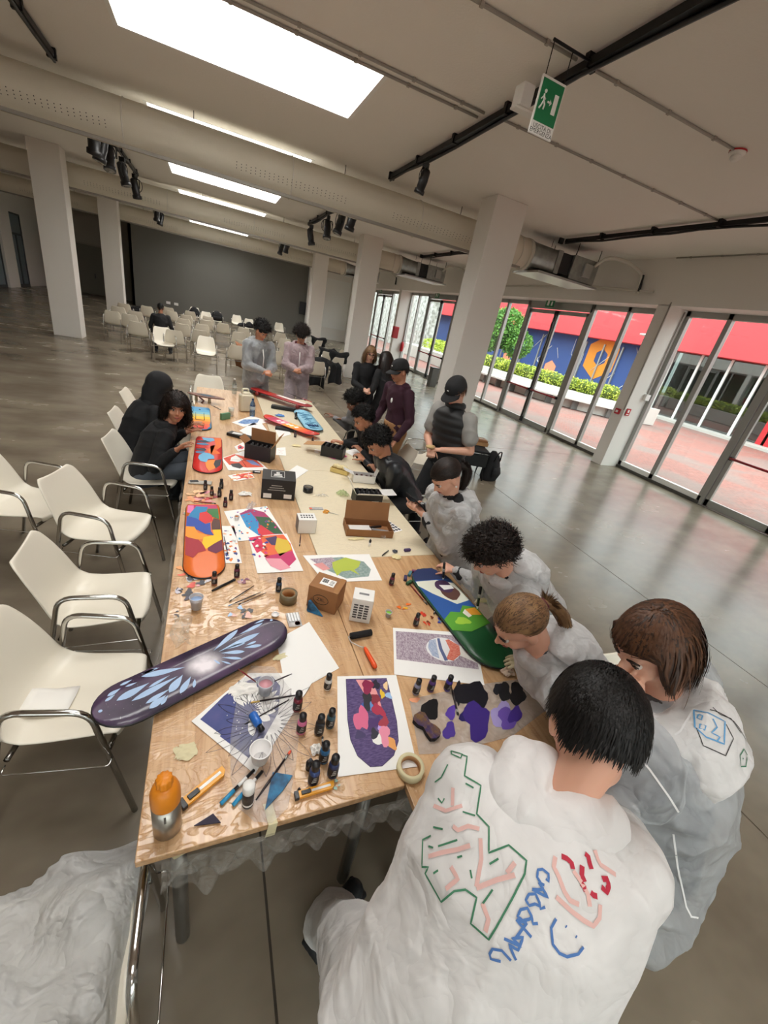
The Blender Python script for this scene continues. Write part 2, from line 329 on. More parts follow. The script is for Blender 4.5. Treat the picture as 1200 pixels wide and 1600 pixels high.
# ================================================================ STRUCTURE
XL, XR, YN, YF = -9.0, 8.65, -6.0, 30.0
b = MB()
for i, (x0, x1) in enumerate(((-12.5, .215), (.225, 2.9), (2.91, 4.405), (4.415, 9.45))):     # concrete slab bays with sawn joints
    for y0, y1 in ((YN, 7.38), (7.39, 14.6), (14.61, 21.8), (21.81, 33.4)): b.bx(x0, x1, y0, y1, -.2, 0, FLOOR)
b.bx(-12.5, 9.45, YN, 33.4, -.24, -.006, mat('joint_filler', '4A433A', .9))
struct(b.build('floor'))
b = MB(); ys = [YN]
for y in SKY_Y: ys += [y, y+SKD]
ys.append(33.4)
for k in range(0, len(ys)-1):
    if k % 2 == 0: b.bx(-12.5, 9.4, ys[k], ys[k+1], CEIL, CEIL+.12, CEILM)
    else: b.bx(-12.5, SKX0, ys[k], ys[k+1], CEIL, CEIL+.12, CEILM); b.bx(SKX1, 9.4, ys[k], ys[k+1], CEIL, CEIL+.12, CEILM)
struct(b.build('ceiling'))
SHAFT = mat('skylight_shaft_paint', 'F0F0EE', .8)
for k, y in enumerate(SKY_Y):                                   # white light shafts above the openings
    b = MB(); z0, z1 = CEIL+.0, CEIL+.62
    b.bx(SKX0-.04, SKX0+.006, y-.04, y+SKD+.04, z0-.004, z1, SHAFT); b.bx(SKX1-.006, SKX1+.04, y-.04, y+SKD+.04, z0-.004, z1, SHAFT)
    b.bx(SKX0, SKX1, y-.04, y+.006, z0-.004, z1, SHAFT); b.bx(SKX0, SKX1, y+SKD-.006, y+SKD+.04, z0-.004, z1, SHAFT)
    b.bx(SKX0-.04, SKX1+.04, y-.04, y+SKD+.04, z1, z1+.02, mat('opal_skylight_glazing', 'F4F6F8', .6))
    struct(b.build('trim_%d' % (k+1)))
# walls
b = MB(); b.bx(-4.2, 5.75, 30, 30.15, 0, CEIL, GREYW); struct(b.build('wall_back'))
b = MB(); b.bx(5.75, 6.35, 29.6, 30.15, 0, CEIL, WALL); b.bx(6.35, 8.65, 30, 30.1, 0, CEIL, WALL); struct(b.build('wall_back_right'))
b = MB(); b.bx(6.45, 8.6, 29.95, 29.985, .75, 3.7, mat('white_screen', 'ECEDEA', .6)); tag(b.build('projection_panel'), 'large white panel on the far wall right of the grey wall', 'panel')
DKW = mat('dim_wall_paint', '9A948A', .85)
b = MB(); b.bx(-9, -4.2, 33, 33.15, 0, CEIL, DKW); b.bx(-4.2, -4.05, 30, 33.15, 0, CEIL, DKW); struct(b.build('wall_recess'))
b = MB(); b.bx(-9.15, -9, YN, 25.2, 0, CEIL, WALL); b.bx(-9.15, -9, 30.3, 33.2, 0, CEIL, WALL); b.bx(-9.15, -9, 25.2, 30.3, 3.25, CEIL, WALL); b.bx(-9.15, -8.9, 27.3, 28.6, 0, 3.25, WALL); struct(b.build('wall_left'))
b = MB(); b.bx(-12.5, 9.4, YN-.15, YN, 3.4, CEIL, WALL); b.bx(-12.5, -8.6, YN-.15, YN, 0, 3.4, WALL); b.bx(8.4, 9.4, YN-.15, YN, 0, 3.4, WALL); struct(b.build('wall_near'))
b = MB()                                                        # unseen glazed wall, added behind the camera so daylight reaches the ceiling
for k in range(13): x = -8.6+k*17/12; b.bx(x-.04, x+.04, YN-.12, YN-.03, 0, 3.4, FRAME)
b.bx(-8.6, 8.4, YN-.12, YN-.03, 0, .12, FRAME); b.bx(-8.6, 8.4, YN-.12, YN-.03, 3.3, 3.4, FRAME); o = struct(b.build('window_5'))
for k in range(12): x = -8.6+k*17/12; b = MB(); b.bx(x+.04, x+17/12-.04, YN-.08, YN-.07, .12, 3.3, GLASS); b.build('pane', o)
# left glazed doors
DIMG = mat('dim_frosted_glass', '6F7F88', .3)
for i, (y0, y1) in enumerate(((25.2, 27.3), (28.6, 30.3))):
    b = MB(); f = mat('dark_grey_frame', '4E5356', .5)
    b.bx(-9.1, -9, y0, y0+.08, 0, 3.25, f); b.bx(-9.1, -9, y1-.08, y1, 0, 3.25, f); b.bx(-9.1, -9, y0, y1, 3.17, 3.25, f); b.bx(-9.1, -9, y0, y1, 2.3, 2.4, f)
    b.bx(-9.1, -9, (y0+y1)/2-.05, (y0+y1)/2+.05, 0, 2.4, f); b.bx(-9.1, -9, y0, y1, 0, .12, f); o = struct(b.build('door_%d' % (i+1)))
    b = MB(); b.bx(-9.06, -9.04, y0+.08, y1-.08, .1, 3.2, DIMG); b.build('pane', o)
b = MB(); b.bx(-7.3, -5.5, 32.93, 33, 0, 2.6, mat('brown_grey_door', '6E6A60', .6)); b.bx(-7.35, -5.45, 32.9, 32.95, 2.6, 2.68, mat('door_trim', '8A857A', .6)); o = struct(b.build('door_3'))
b = MB(); b.bx(-6.5, -6.46, 32.86, 32.93, .9, 1.15, BLACK); b.build('door_handle', o)
# right wall: lintel, piers, kerbs
PY = [-7.7, -.5, 6.7, 13.9, 21.1, 28.3]
WHITEJ = mat('white_jamb_paint', 'E6E6E3', .7)
b = MB(); b.bx(8.65, 9.42, YN, 30.1, 3.5, CEIL, WALL); b.bx(8.65, 9.4, YN, 30.1, 3.49, 3.5, WHITEJ)
for y in PY[1:]: b.bx(8.65, 9.4, y, y+.3, 0, 3.5, WALL)
b.bx(8.65, 9.4, 28.3, 30.1, 0, 3.5, WALL)
struct(b.build('wall_right'))
KERB = mat('dark_stone_sill', '4A4742', .6)
winn = 0
def window_bay(y0, n, near):
    """three fixed panes, a double door, and two more panes between two piers; y0 is the near end"""
    X = 9.2
    w = MB(); L = [0, 1.12, 2.25, 4.85, 5.95, 6.9]
    if near: L = [0, 1.15, 2.25, 4.85, 6.0, 6.9]
    for k, t in enumerate(L):
        t2 = min(max(t, .04), 6.86); wd = .07 if k in (2, 3) else .05
        w.bx(X, X+.11, y0+t2-wd, y0+t2+wd, .06 if k not in (2, 3) else 0, 3.5, FRAME)
    for a, c_ in ((0, 2.25), (4.85, 6.9)): w.bx(X, X+.1, y0+a, y0+c_, .06, .17, WPLAST); w.bx(X, X+.1, y0+a, y0+c_, 3.38, 3.5, FRAME); w.bx(X-.03, X+.2, y0+a, y0+c_, 0, .06, KERB)
    w.bx(X, X+.1, y0+2.25, y0+4.85, 3.3, 3.5, FRAME); w.bx(X-.02, X+.16, y0+2.25, y0+4.85, 0, .015, ALU)
    o = struct(w.build('window_%d' % n, bevel=.006))
    for a, c_ in ((L[0], L[1]), (L[1], L[2]), (L[3], L[4]), (L[4], L[5])):
        g = MB(); g.bx(X+.05, X+.06, y0+a+.05, y0+c_-.05, .17, 3.38, GLASS); g.build('pane', o)
    for s_, (a, c_) in enumerate(((2.33, 3.54), (3.56, 4.77))):
        d = MB(); d.bx(X+.02, X+.08, y0+a, y0+a+.08, .02, 3.28, FRAME); d.bx(X+.02, X+.08, y0+c_-.08, y0+c_, .02, 3.28, FRAME)
        d.bx(X+.02, X+.08, y0+a, y0+c_, .02, .16, FRAME); d.bx(X+.02, X+.08, y0+a, y0+c_, 3.18, 3.28, FRAME)
        do = struct(d.build('door_%d' % (n*2+2+s_), bevel=.005))
        g = MB(); g.bx(X+.045, X+.055, y0+a+.08, y0+c_-.08, .16, 3.18, GLASS); g.build('pane', do)
        g = MB(); g.tube([(X-.05, y0+a+.05, 1.03), (X-.05, y0+c_-.05, 1.03)], .024, DRED, 8)
        for yy in (a+.06, c_-.06): g.box((X-.01, y0+yy, 1.03), (.1, .05, .07), BLACK)
        g.build('panic_bar', do)
        if s_ == 0:
            g = MB(); yy = y0+c_-.02; g.tube([(X-.03, yy, .1), (X-.03, yy, 3.2)], .022, BLACKM, 6)
            for zz in (.12, 1.03, 2.9, 3.2): g.box((X-.02, yy, zz), (.07, .07, .14), BLACK)
            g.build('locking_rod', do)
for i, y in enumerate((-.2, 7.0, 14.2, 21.4)): window_bay(y, i+1, i == 0)
b = MB(); b.bx(9.25, 9.35, YN, -.5, 0, 3.5, WHITEJ); struct(b.build('wall_right_near'))
# columns
for i, (x, y) in enumerate(((4.37, 7.3), (4.37, 14.5), (4.37, 21.7), (-4.02, 14.7), (-4.02, 21.9), (-4.02, 7.3), (4.37, .1-3.6), (-4.02, .1-3.6))):
    b = MB(); b.bx(x, x+.65, y, y+.5, 0, CEIL, COLM)
    tag(struct(b.build('column', bevel=.01)), None)
# ducts with hangers, flange, transition and fan-coil box
def duct(y, first):
    lab = ['nearest fat cream air duct hanging across the whole room', 'second cream air duct, beyond the nearest one', 'third cream air duct, near the grey wall'][first]
    t = thing('air_duct', lab, 'duct', (0, y, 3.93))
    r = .285; b = MB(); n = 40; xs = np.linspace(-12.4, 6.15, n); rr = []
    for x in xs: rr.append(r)
    b.tube([(x, 0, 0) for x in xs], rr, DUCTM, 24); b.build('duct_tube', t)
    for k, x in enumerate(np.arange(-8.2, 6.2, 2.35)):
        h = MB(); h.tube([(x, math.cos(a)*(r+.006), math.sin(a)*(r+.006)) for a in np.linspace(0, 2*PI, 25)], .008, mat('strap_white', 'D8D4CA', .5), 5); h.build('seam_band', t)
        h = MB(); h.tube([(x+.9, 0, r-.01), (x+.9, 0, CEIL-3.93)], .006, BLACKM, 5); h.build('hanger_rod', t)
    b = MB()
    for k in range(4):                                          # punched air holes in clusters on the lower flank
        for i in range(26):
            for j in range(3):
                x = (-6.6, -3.1, .35, 3.0)[k]+i*.07; a = PI+.25+j*.13+.04*(i % 2)
                p = V3((x, math.cos(a)*(r+.0015), math.sin(a)*(r+.0015))); q = V3((0, math.cos(a), math.sin(a))); u = V3((1, 0, 0)); w = np.cross(q, u)
                b.add([p+.007*(u*math.cos(q_)+w*math.sin(q_)) for q_ in np.linspace(0, 2*PI, 7)[:-1]], [(0, 1, 2, 3, 4, 5)], BLACK, False)
    tag(b.build('air_holes', t), kind='stuff')
    b = MB(); rings = []
    for k, (x, s_) in enumerate(((6.12, .295), (6.2, .295))): rings.append(((x, 0, 0), (0, s_, 0), (0, 0, s_)))
    b.loft(rings, mat('flange_ring', 'C8C4B8', .5), 24)
    b.build('flange', t)
    b = MB(); n = 24; vs = []; fs = []
    for i, (x, sq) in enumerate(((6.2, 0), (6.75, 1))):
        for j in range(n):
            a = 2*PI*j/n; c_, s_ = math.cos(a), math.sin(a)
            if sq: q = max(abs(c_), abs(s_)); c_, s_ = c_/q*.34, s_/q*.2-.02
            else: c_, s_ = c_*.28, s_*.28
            vs.append((x, c_, s_))
    for j in range(n): fs.append((j, (j+1) % n, n+(j+1) % n, n+j))
    b.add(vs, fs, GALV, True); b.build('transition', t)
    f = thing('fan_coil_unit', 'galvanised fan coil unit hung by the windows at the end of %s duct' % ('the nearest', 'the second', 'the third')[first], 'air unit', (6.75, y, 3.93))
    b = MB(); b.bx(0, .12, -.36, .36, -.23, .2, GALV); b.build('collar', f)
    b = MB(); b.bx(.12, .42, -.34, .34, -.2, .18, BLACK); b.build('flexible_joint', f)
    b = MB(); b.bx(.42, 1.15, -.4, .4, -.25, .2, GALV); b.box((.85, -.42, -.02), (.22, .06, .26), ALU); b.build('casing', f, bevel=.01)
    b = MB(); b.bx(-.45, 1.25, -.45, .45, -.31, -.27, ALU); b.build('drip_tray', f)
    b = MB(); b.tube(arc([(1.0, -.42, .1), (1.1, -.6, .3), (1.55, -.75, .3), (1.83, -1.0, .12), (1.83, -1.05, -.25)], .12), .035, mat('pipe_lagging', 'CFCBC2', .6), 8)
    b.tube([(1.84, -1.0, .1), (1.84, -1.06, -.22)], .04, BLACK, 8); b.build('lagged_pipe', f)
    for xx, yy in ((.45, -.38), (1.1, -.38), (.45, .38), (1.1, .38)):
        b = MB(); b.tube([(xx, yy, .18), (xx, yy, CEIL-3.93)], .008, BLACKM, 5); b.build('hanger_rod', f)
for i, y in enumerate((8.62, 15.82, 23.02)): duct(y, i)
# service rails running across under the ducts
for i, y in enumerate((8.3, 15.5, 22.7)):
    t = thing('service_rail', 'long grey rail under %s air duct' % ('the nearest', 'the second', 'the third')[i], 'rail', (0, y, 3.62))
    b = MB(); b.bx(-12.4, 5.9, -.022, .022, -.022, .022, mat('rail_grey', '8F8A82', .5)); b.build('rail_bar', t)
    b = MB(); b.bx(-12.4, 5.9, .03, .055, -.0, .02, mat('rail_pale', 'BDB8AE', .5)); b.build('cable_tray', t)
# white transverse conduit by ceiling edge, wall pipes
CON = mat('grey_conduit', 'A39F98', .5)
def conduit(name, lab, pts, r=.012, clips=.55):
    t = thing(name, lab, 'conduit', (0, 0, 0)); b = MB(); b.tube(pts, r, CON, 6); b.build('pipe', t); P = [V3(p) for p in pts]
    L = np.linalg.norm(P[1]-P[0]); n = int(L/clips)
    for k in range(1, n+1): b = MB(); p = P[0]+(P[1]-P[0])*(k-.5)/n; b.box(p+V3((0, 0, .005)), (.03, .03, .04), CON); b.build('clip', t)
    return t
z = CEIL-.015
conduit('ceiling_conduit', 'pair of grey conduits running along the ceiling beside the big skylight, upper one', [(-3, 5.2, z), (2.7, 5.2, z)])
conduit('ceiling_conduit', 'grey conduit running close under the edge of the big skylight', [(-3, 5.34, z), (2.7, 5.34, z)])
conduit('ceiling_conduit', 'grey conduit passing under the green exit sign towards the windows', [(2.85, 5.16, z), (6.75, 5.1, z)])
conduit('ceiling_conduit', 'grey conduit leading to the smoke detector', [(-2.2, 3.95, z), (2.72, 3.86, z)])
conduit('ceiling_conduit', 'grey conduit between the black track and the smoke detector', [(2.85, 3.86, z), (4.83, 3.8, z)])
conduit('ceiling_conduit', 'thin conduit along the corner of ceiling and window wall', [(8.6, 1.0, z), (8.6, 7.0, z)])
b = MB(); b.lathe([(.075, 0), (.075, -.03), (.06, -.045)], WPLAST, n=20); b.lathe([(.045, -.045), (.05, -.07), (.03, -.09), (.0, -.09)], WPLAST, n=20); t = thing('smoke_detector', 'white smoke detector on the ceiling near the upper right', 'detector', (4.88, 3.8, CEIL)); b.build('detector_body', t)
b = MB(); b.lathe([(.078, -.005), (.08, -.015), (.078, -.02)], RED, n=20, cap=False); b.build('red_ring', t)
# black lighting tracks and spotlights
def track(lab, x, y0, y1, thick=.035):
    t = thing('lighting_track', lab, 'track', (x, y0, CEIL-.06)); L = y1-y0
    b = MB(); b.bx(-thick, thick, 0, L, -.03, .03, BLACKM); b.build('track_rail', t)
    b = MB(); pts = [(.03*math.sin(k*1.3)+.02, k*L/14, -.045-.012*math.cos(k*2.1)) for k in range(15)]; b.tube(pts, .018, BLACK, 6); b.build('cable', t)
    for k in range(int(L/1.1)+1):
        b = MB(); b.box((0, .25+k*1.1, .01), (.1, .05, .1), BLACKM); b.build('clamp', t)
track('black lighting track crossing the ceiling above the exit sign', 2.78, -2, 8.2)
track('black lighting track at the upper left of the ceiling', -1.83, -2, 8.25)
track('black lighting track on the ceiling near the window wall', 6.78, 1.5, 8.2, .025)
track('short black track hung with spotlights left of centre beyond the nearest duct', -1.83, 9.2, 15.3)
track('short black track hung with spotlights right of centre beyond the nearest duct', 2.78, 9.2, 15.3)
track('black track near the windows beyond the second bay', 6.78, 9.6, 15.2, .025)
for x, n_ in ((-1.83, 'left'), (2.78, 'right')): track('small black track %s of centre by the third duct' % n_, x, 17.6, 22.2)
track('dark track at far left above the first left column', -6.3, 16.6, 20)
def make_spot(label, loc, rz, tilt, group=None):
    t = thing('spotlight', label, 'spotlight', loc, rz, group)
    b = MB(); b.box((0, 0, -.03), (.05, .08, .06), BLACKM); b.build('clamp', t)
    b = MB(); b.tube(arc([(-.085, 0, -.2), (-.085, 0, -.07), (.085, 0, -.07), (.085, 0, -.2)], .03), .008, BLACKM, 6); b.build('yoke', t)
    R = np.array(Matrix.Rotation(tilt, 3, 'X')); b = MB()
    b.lathe([(.03, .14), (.055, .12), (.065, .0), (.06, -.1), (.075, -.11), (.075, -.16)], BLACK, (0, 0, -.2), 14, R); b.build('lamp_body', t)
    b = MB(); b.lathe([(.068, -.155), (.06, -.163)], mat('spot_lens', '9A9A96', .1, .4), (0, 0, -.2), 14, R); b.build('lens', t)
    b = MB(); b.tube([(.02+.1*math.sin(a), .03, -.16-.1*math.cos(a)) for a in np.linspace(.3, 5.2, 12)], .006, BLACK, 5); b.build('cable_loop', t)
    return t
sp = make_spot('single black spotlight on the long track near the exit sign', (2.78, 6.75, 4.215), .6, .25)
k = 0
for x, ys_, nm in ((2.78, (10.3, 11.3, 12.6, 14.8), 'right'), (-1.83, (10.2, 10.8, 11.5, 13.0, 14.8), 'left'), (2.78, (19.6, 21.2), 'far right'), (-1.83, (20.0, 21.5), 'far left'), (6.78, (11.8,), 'window side')):
    for j, y in enumerate(ys_):
        q_ = dup(sp, (x, y, 4.215), .5+1.3*j, 'black spotlight of the cluster on the %s of centre track, %s along it' % (nm, ('first', 'second', 'third', 'fourth', 'fifth')[j]), 'spotlights beyond the duct'); q_.scale = (1.45, 1.45, 1.45)
# exit sign, hanging from the black track
t = thing('exit_sign', 'green and white running man exit sign hanging under the black track', 'sign')
GREEN = mat('sign_green', '1E7A4C', .4)
c0, c1, c2, c3 = [V3(p) for p in (0, 0, 0, 0)]
SX = V3((2.62, 3.75, 3.83)); 
def sgn(px, py): return V3(aty(px, py, 3.72))
A, B, C_, D_ = sgn(846, 117), sgn(884, 130), sgn(859, 222), sgn(828, 208)
ex = unit(B-A); ez = unit(A-D_); ez = unit(ez-ex*(ez@ex)); ex = V3((1, 0, 0)); ez = V3((0, 0, 1))
w_, h_ = .17, .40
ctr = (A+B+C_+D_)/4; w_ = abs((B-A)[0])*.98; h_ = ((A-D_)[2]+(B-C_)[2])/2
M4 = Matrix(((1, 0, 0, ctr[0]), (0, 0, -1, ctr[1]-.0085), (0, 1, 0, ctr[2]), (0, 0, 0, 1)))
b = MB(); b.box(ctr, (w_, .015, h_), WPLAST); b.build('sign_panel', t, bevel=.002)
b = MB(); b.box(ctr+V3((0, -.009, .09*h_)), (w_*.9, .004, h_*.72), GREEN); b.build('green_field', t)
b = MB(); b.box(ctr+V3((w_*.24, -.0125, h_*.1)), (w_*.17, .002, h_*.34), WPLAST); 
def sp2(x, y): return ctr+V3((x*w_, -.0125, y*h_))
def stroke(b, pts, r, m): b.tube([sp2(*p) for p in pts], r, m, 6)
stroke(b, [(-.28, .2), (-.24, .1), (-.3, .0), (-.36, -.06)], .007, WPLAST); stroke(b, [(-.24, .1), (-.17, .03), (-.19, -.05)], .007, WPLAST); stroke(b, [(-.36, .1), (-.28, .17), (-.18, .12)], .005, WPLAST)
b.ell(sp2(-.25, .25), .012, WPLAST, nu=8, nv=6); stroke(b, [(-.08, .1), (.04, .1)], .006, WPLAST); b.add([sp2(.02, .16), sp2(.02, .04), sp2(.1, .1)], [(0, 1, 2)], WPLAST, False); b.build('pictogram', t)
b = MB(); 
b.text('USCITA DI', .034*w_/.2, BLACK, M4@Matrix.Translation((0, -.345*h_, 0))); b.text('EMERGENZA', .034*w_/.2, BLACK, M4@Matrix.Translation((0, -.435*h_, 0))); b.build('lettering', t)
b = MB(); b.tube([ctr+V3((-w_*.4, 0, h_/2)), (ctr[0]-w_*.4, ctr[1], CEIL-.05)], .004, BLACKM, 5); b.tube([ctr+V3((w_*.4, 0, h_/2)), (ctr[0]+w_*.4, ctr[1], CEIL-.05)], .004, BLACKM, 5); b.tube([(ctr[0]-w_*.45, ctr[1], CEIL-.06), (2.85, ctr[1], CEIL-.06)], .01, BLACKM, 6); b.build('hanger', t)
b = MB(); p = aty(816, 158, 4.25); b.box((p[0], p[1], p[2]+.025), (.12, .14, .155), WPLAST); b.box((p[0]+.05, p[1], p[2]-.06), (.26, .1, .02), WPLAST); b.build('emergency_lamp', None, bevel=.008); tag(bpy.data.objects['emergency_lamp'], 'white emergency lamp box beside the green exit sign', 'lamp')
# small exit signs above the doors of the window wall
for i, (y, lab) in enumerate(((10.7, 'near'), (17.9, 'middle'), (25.1, 'far'))):
    t = thing('exit_sign', 'small green exit sign above the %s double door of the window wall' % lab, 'sign', (9.0, y, 3.42))
    b = MB(); b.bx(-.012, .012, -.17, .17, -.1, .1, GREEN); b.build('sign_panel', t)
    b = MB(); b.bx(-.016, -.012, .02, .1, -.06, .07, WPLAST); b.bx(-.016, -.012, -.12, -.06, -.06, .05, WPLAST); b.build('pictogram', t)
    b = MB(); b.lathe([(.09, .1), (.1, .16), (.04, .2)], WPLAST, n=12); b.tube([(0, 0, .2), (-.03, 0, .5)], .008, CON, 6); b.build('bracket', t)
# alarm devices, pipes and switch on the pier
t = thing('alarm_call_point', 'red fire alarm call point on the front of the near pier', 'alarm', (8.63, 6.85, 1.27)); b = MB(); b.box((0, 0, 0), (.05, .12, .12), RED); b.build('call_point_box', t, bevel=.006); b = MB(); b.box((-.028, 0, 0), (.006, .06, .05), WPLAST); b.build('button', t)
t = thing('alarm_sign', 'red fire alarm sign on the side of the near pier', 'sign', (8.76, 6.685, 1.3)); b = MB(); b.box((0, 0, 0), (.13, .01, .16), RED); b.build('sign_plate', t); b = MB(); b.box((0, -.007, .02), (.05, .004, .06), WHITE); b.box((0, -.007, -.05), (.08, .004, .02), WHITE); b.build('sign_symbol', t)
b = MB(); b.tube([(8.64, 6.72, 1.33), (8.64, 6.72, 3.55)], .012, CON, 6); tag(b.build('wall_conduit'), 'grey conduit rising up the near pier from the call point', 'conduit')
b = MB(); b.tube([(9.1, 6.68, 1.75), (9.1, 6.68, 3.45)], .012, CON, 6); b.box((9.1, 6.66, 1.68), (.13, .07, .13), WPLAST); tag(b.build('wall_conduit'), 'white switch box and pipe on the bright side of the near pier', 'conduit')
b = MB(); b.tube([(8.6, 7.2, 3.72), (8.6, 9.0, 3.8), (8.6, 13.7, 3.76)], .025, mat('pipe_lagging', 'CFCBC2', .6), 8); tag(b.build('wall_pipe'), 'long white pipe along the wall above the window bay', 'pipe')
# extinguisher and hose box on the third pier
t = thing('hose_box', 'red fire hose box mounted on the pier between the far window bays', 'fire box'); p = aty(617, 519, 21.05); b = MB(); b.box((p[0]-.02, 20.95, p[2]), (.3, .2, .55), RED); b.build('box_body', t, bevel=.03)
b = MB(); b.box((p[0]-.02, 20.84, p[2]), (.24, .02, .45), mat('box_glass', 'A02A30', .2)); b.build('box_front', t)
t = thing('fire_extinguisher', 'red fire extinguisher hanging on the pier below the hose box', 'extinguisher'); p = aty(627, 540, 21.05); b = MB(); b.lathe([(.02, -.28), (.08, -.26), (.085, .1), (.05, .18), (.02, .22)], RED, (p[0], 20.95, p[2]), 14); b.build('cylinder', t)
b = MB(); b.tube([(p[0], 20.95, p[2]+.2), (p[0]+.12, 20.9, p[2]+.28), (p[0]+.15, 20.9, p[2]-.05)], .012, BLACK, 6); b.build('hose', t)
b = MB(); p = at(582, 570, 0) ; b.box((8.35, 15.4, .35), (.3, .3, .7), mat('bin_grey', '6E6E6C', .4, .5)); b.box((8.35, 15.4, .72), (.32, .32, .04), BLACK); tag(b.build('waste_bin', bevel=.02), 'grey waste bin standing by the windows behind the people', 'bin')
# ================================================================ OUTSIDE
b = MB(); b.bx(9.4, 60, -30, 90, -.35, -.02, BRICKP); b.bx(-40, 9.4, -40, YN-.2, -.35, -.02, BRICKP); struct(b.build('ground'))
X0 = 24.0
t = thing('courtyard_building', 'low building across the courtyard with red fascia and blue mural', 'building', (X0, 10, 0))
REDF = mat('red_fascia', 'E0444A', .55); BLUE = mat('mural_blue', '34508E', .6); ORG = mat('mural_orange', 'E8932E', .6); PEACH = mat('mural_peach', 'E79A76', .6)
b = MB(); b.bx(-.6, 1.2, -30, 55, 3.55, 5.35, REDF); b.build('fascia', t)
b = MB(); b.bx(.4, 1.2, -30, 55, 5.35, 6.2, mat('upper_wall_grey', 'B8B9B8', .8)); b.build('upper_storey', t)
for k in range(44):
    b = MB(); b.bx(-.35, -.2, -9+k*.9, -9+k*.9+.22, 5.36, 6.0, WPLAST)
    b.build('baluster', t)
b = MB(); b.bx(.5, .8, 7.4, 55, 0, 3.6, BLUE); b.build('blue_wall', t)
b = MB(); b.bx(1.1, 1.4, -30, 7.4, 0, 3.6, mat('shop_interior', '8A8070', .7, var=.8, vscale=.6, col2='3C4038')); b.build('shop_back_wall', t)
b = MB(); b.bx(-.8, 1.6, -30, 55, -.06, .1, mat('step_stone', 'B4B2AC', .7)); b.build('step', t)
for k in range(12):
    y = 7.4-.1-k*1.55; b = MB(); b.bx(.3, .42, y-.06, y+.06, .1, 3.55, WPLAST); b.build('mullion', t)
b = MB(); b.bx(.35, .37, -30, 7.4, .1, 3.55, thin_glass('shop_glass', 'AEB6B4', .15)); b.build('pane', t)
b = MB(); b.bx(.3, .4, -2.2, 1.4, .1, 3.5, mat('red_door', 'C02830', .5)); b.build('red_panel', t)
def hexa(b, y, z, r, m, x=.49, ri=0):
    o_ = [(x, y+r*math.cos(a), z+r*math.sin(a)) for a in [PI/6+k*PI/3 for k in range(6)]]
    if not ri: b.add(o_, [(5, 4, 3, 2, 1, 0)], m, False)
    else:
        i_ = [(x, y+ri*math.cos(a), z+ri*math.sin(a)) for a in [PI/6+k*PI/3 for k in range(6)]]
        b.add(o_+i_, [(k, 6+k, 6+(k+1) % 6, (k+1) % 6) for k in range(6)], m, False)
b = MB(); hexa(b, 12.4, 2.45, 1.45, ORG, .485, .55); hexa(b, 8.5, 3.1, .55, PEACH); hexa(b, 16.8, .9, .7, PEACH); hexa(b, 22.5, 1.0, .6, PEACH); b.build('hexagon_mural', t)
b = MB(); rnd = random.Random(3)
for k in range(22):
    y = 8.2+k*1.15; z = rnd.uniform(.3, 2.6); L = rnd.uniform(.8, 1.8); dy = rnd.choice((.0, .0, .8, -.8, .5)); b.tube([(.47, y, z), (.47, y+dy*L, min(3.5, z+L*.8))], .022, WPLAST, 4)
    if k % 3 == 0: b.tube([(.47, y, z), (.47, y-.6, z-.3)], .02, WPLAST, 4)
b.build('mural_lines', t)
for k, y in enumerate((10.9, 12.4, 14.0, 18.6, 20.6, 23.4)):
    b = MB(); b.bx(.4, .5, y-.05, y+.05, .1, 3.3, FRAME); b.build('door_frame', t)
# planter, bench, hedge, tree
PLW = mat('planter_concrete', 'C9C6C0', .75)
t = thing('concrete_planter', 'curved white concrete planter with hedge in the courtyard', 'planter', (0, 0, 0))
def cpt(u, off=0):                                              # curve of the planter front
    return V3((14.1+3.5*math.exp(-u*4.5)+off, 13.2+u*9.0, 0))
n = 14; b = MB(); vs = []; fs = []
for k in range(n+1):
    u = k/n; p, q = cpt(u), cpt(u, 1.7)
    vs += [p, p+V3((0, 0, .75)), p+V3((.25, 0, .75)), q+V3((0, 0, .75)), q]
for k in range(n):
    for j in range(4): fs.append((k*5+j, k*5+j+1, k*5+5+j+1, k*5+5+j))
fs += [(4, 3, 2, 1, 0), tuple(n*5+j for j in range(5))]
b.add(vs, fs, PLW, False); b.build('planter_body', t)
for k in range(8):
    b = MB(); p = cpt(.05+k*.115, -.12); b.bx(p[0]-.2, p[0]+.15, p[1]-.04, p[1]+.04, 0, .4, mat('bench_bracket', '6A6A68', .5)); b.build('bracket', t)
bn = MB(); vs = []; fs = []
for k in range(n+1):
    p, q = cpt(k/n, -.55), cpt(k/n, 0.0); vs += [p+V3((0, 0, .4)), q+V3((0, 0, .4)), q+V3((0, 0, .48)), p+V3((0, 0, .48))]
for k in range(n):
    for j in range(4): fs.append((k*4+j, k*4+(j+1) % 4, k*4+4+(j+1) % 4, k*4+4+j))
fs += [(3, 2, 1, 0), tuple(n*4+j for j in range(4))]
bn.add(vs, fs, mat('bench_stone', 'D6D4D0', .7), False); bn.build('bench_slab', t)
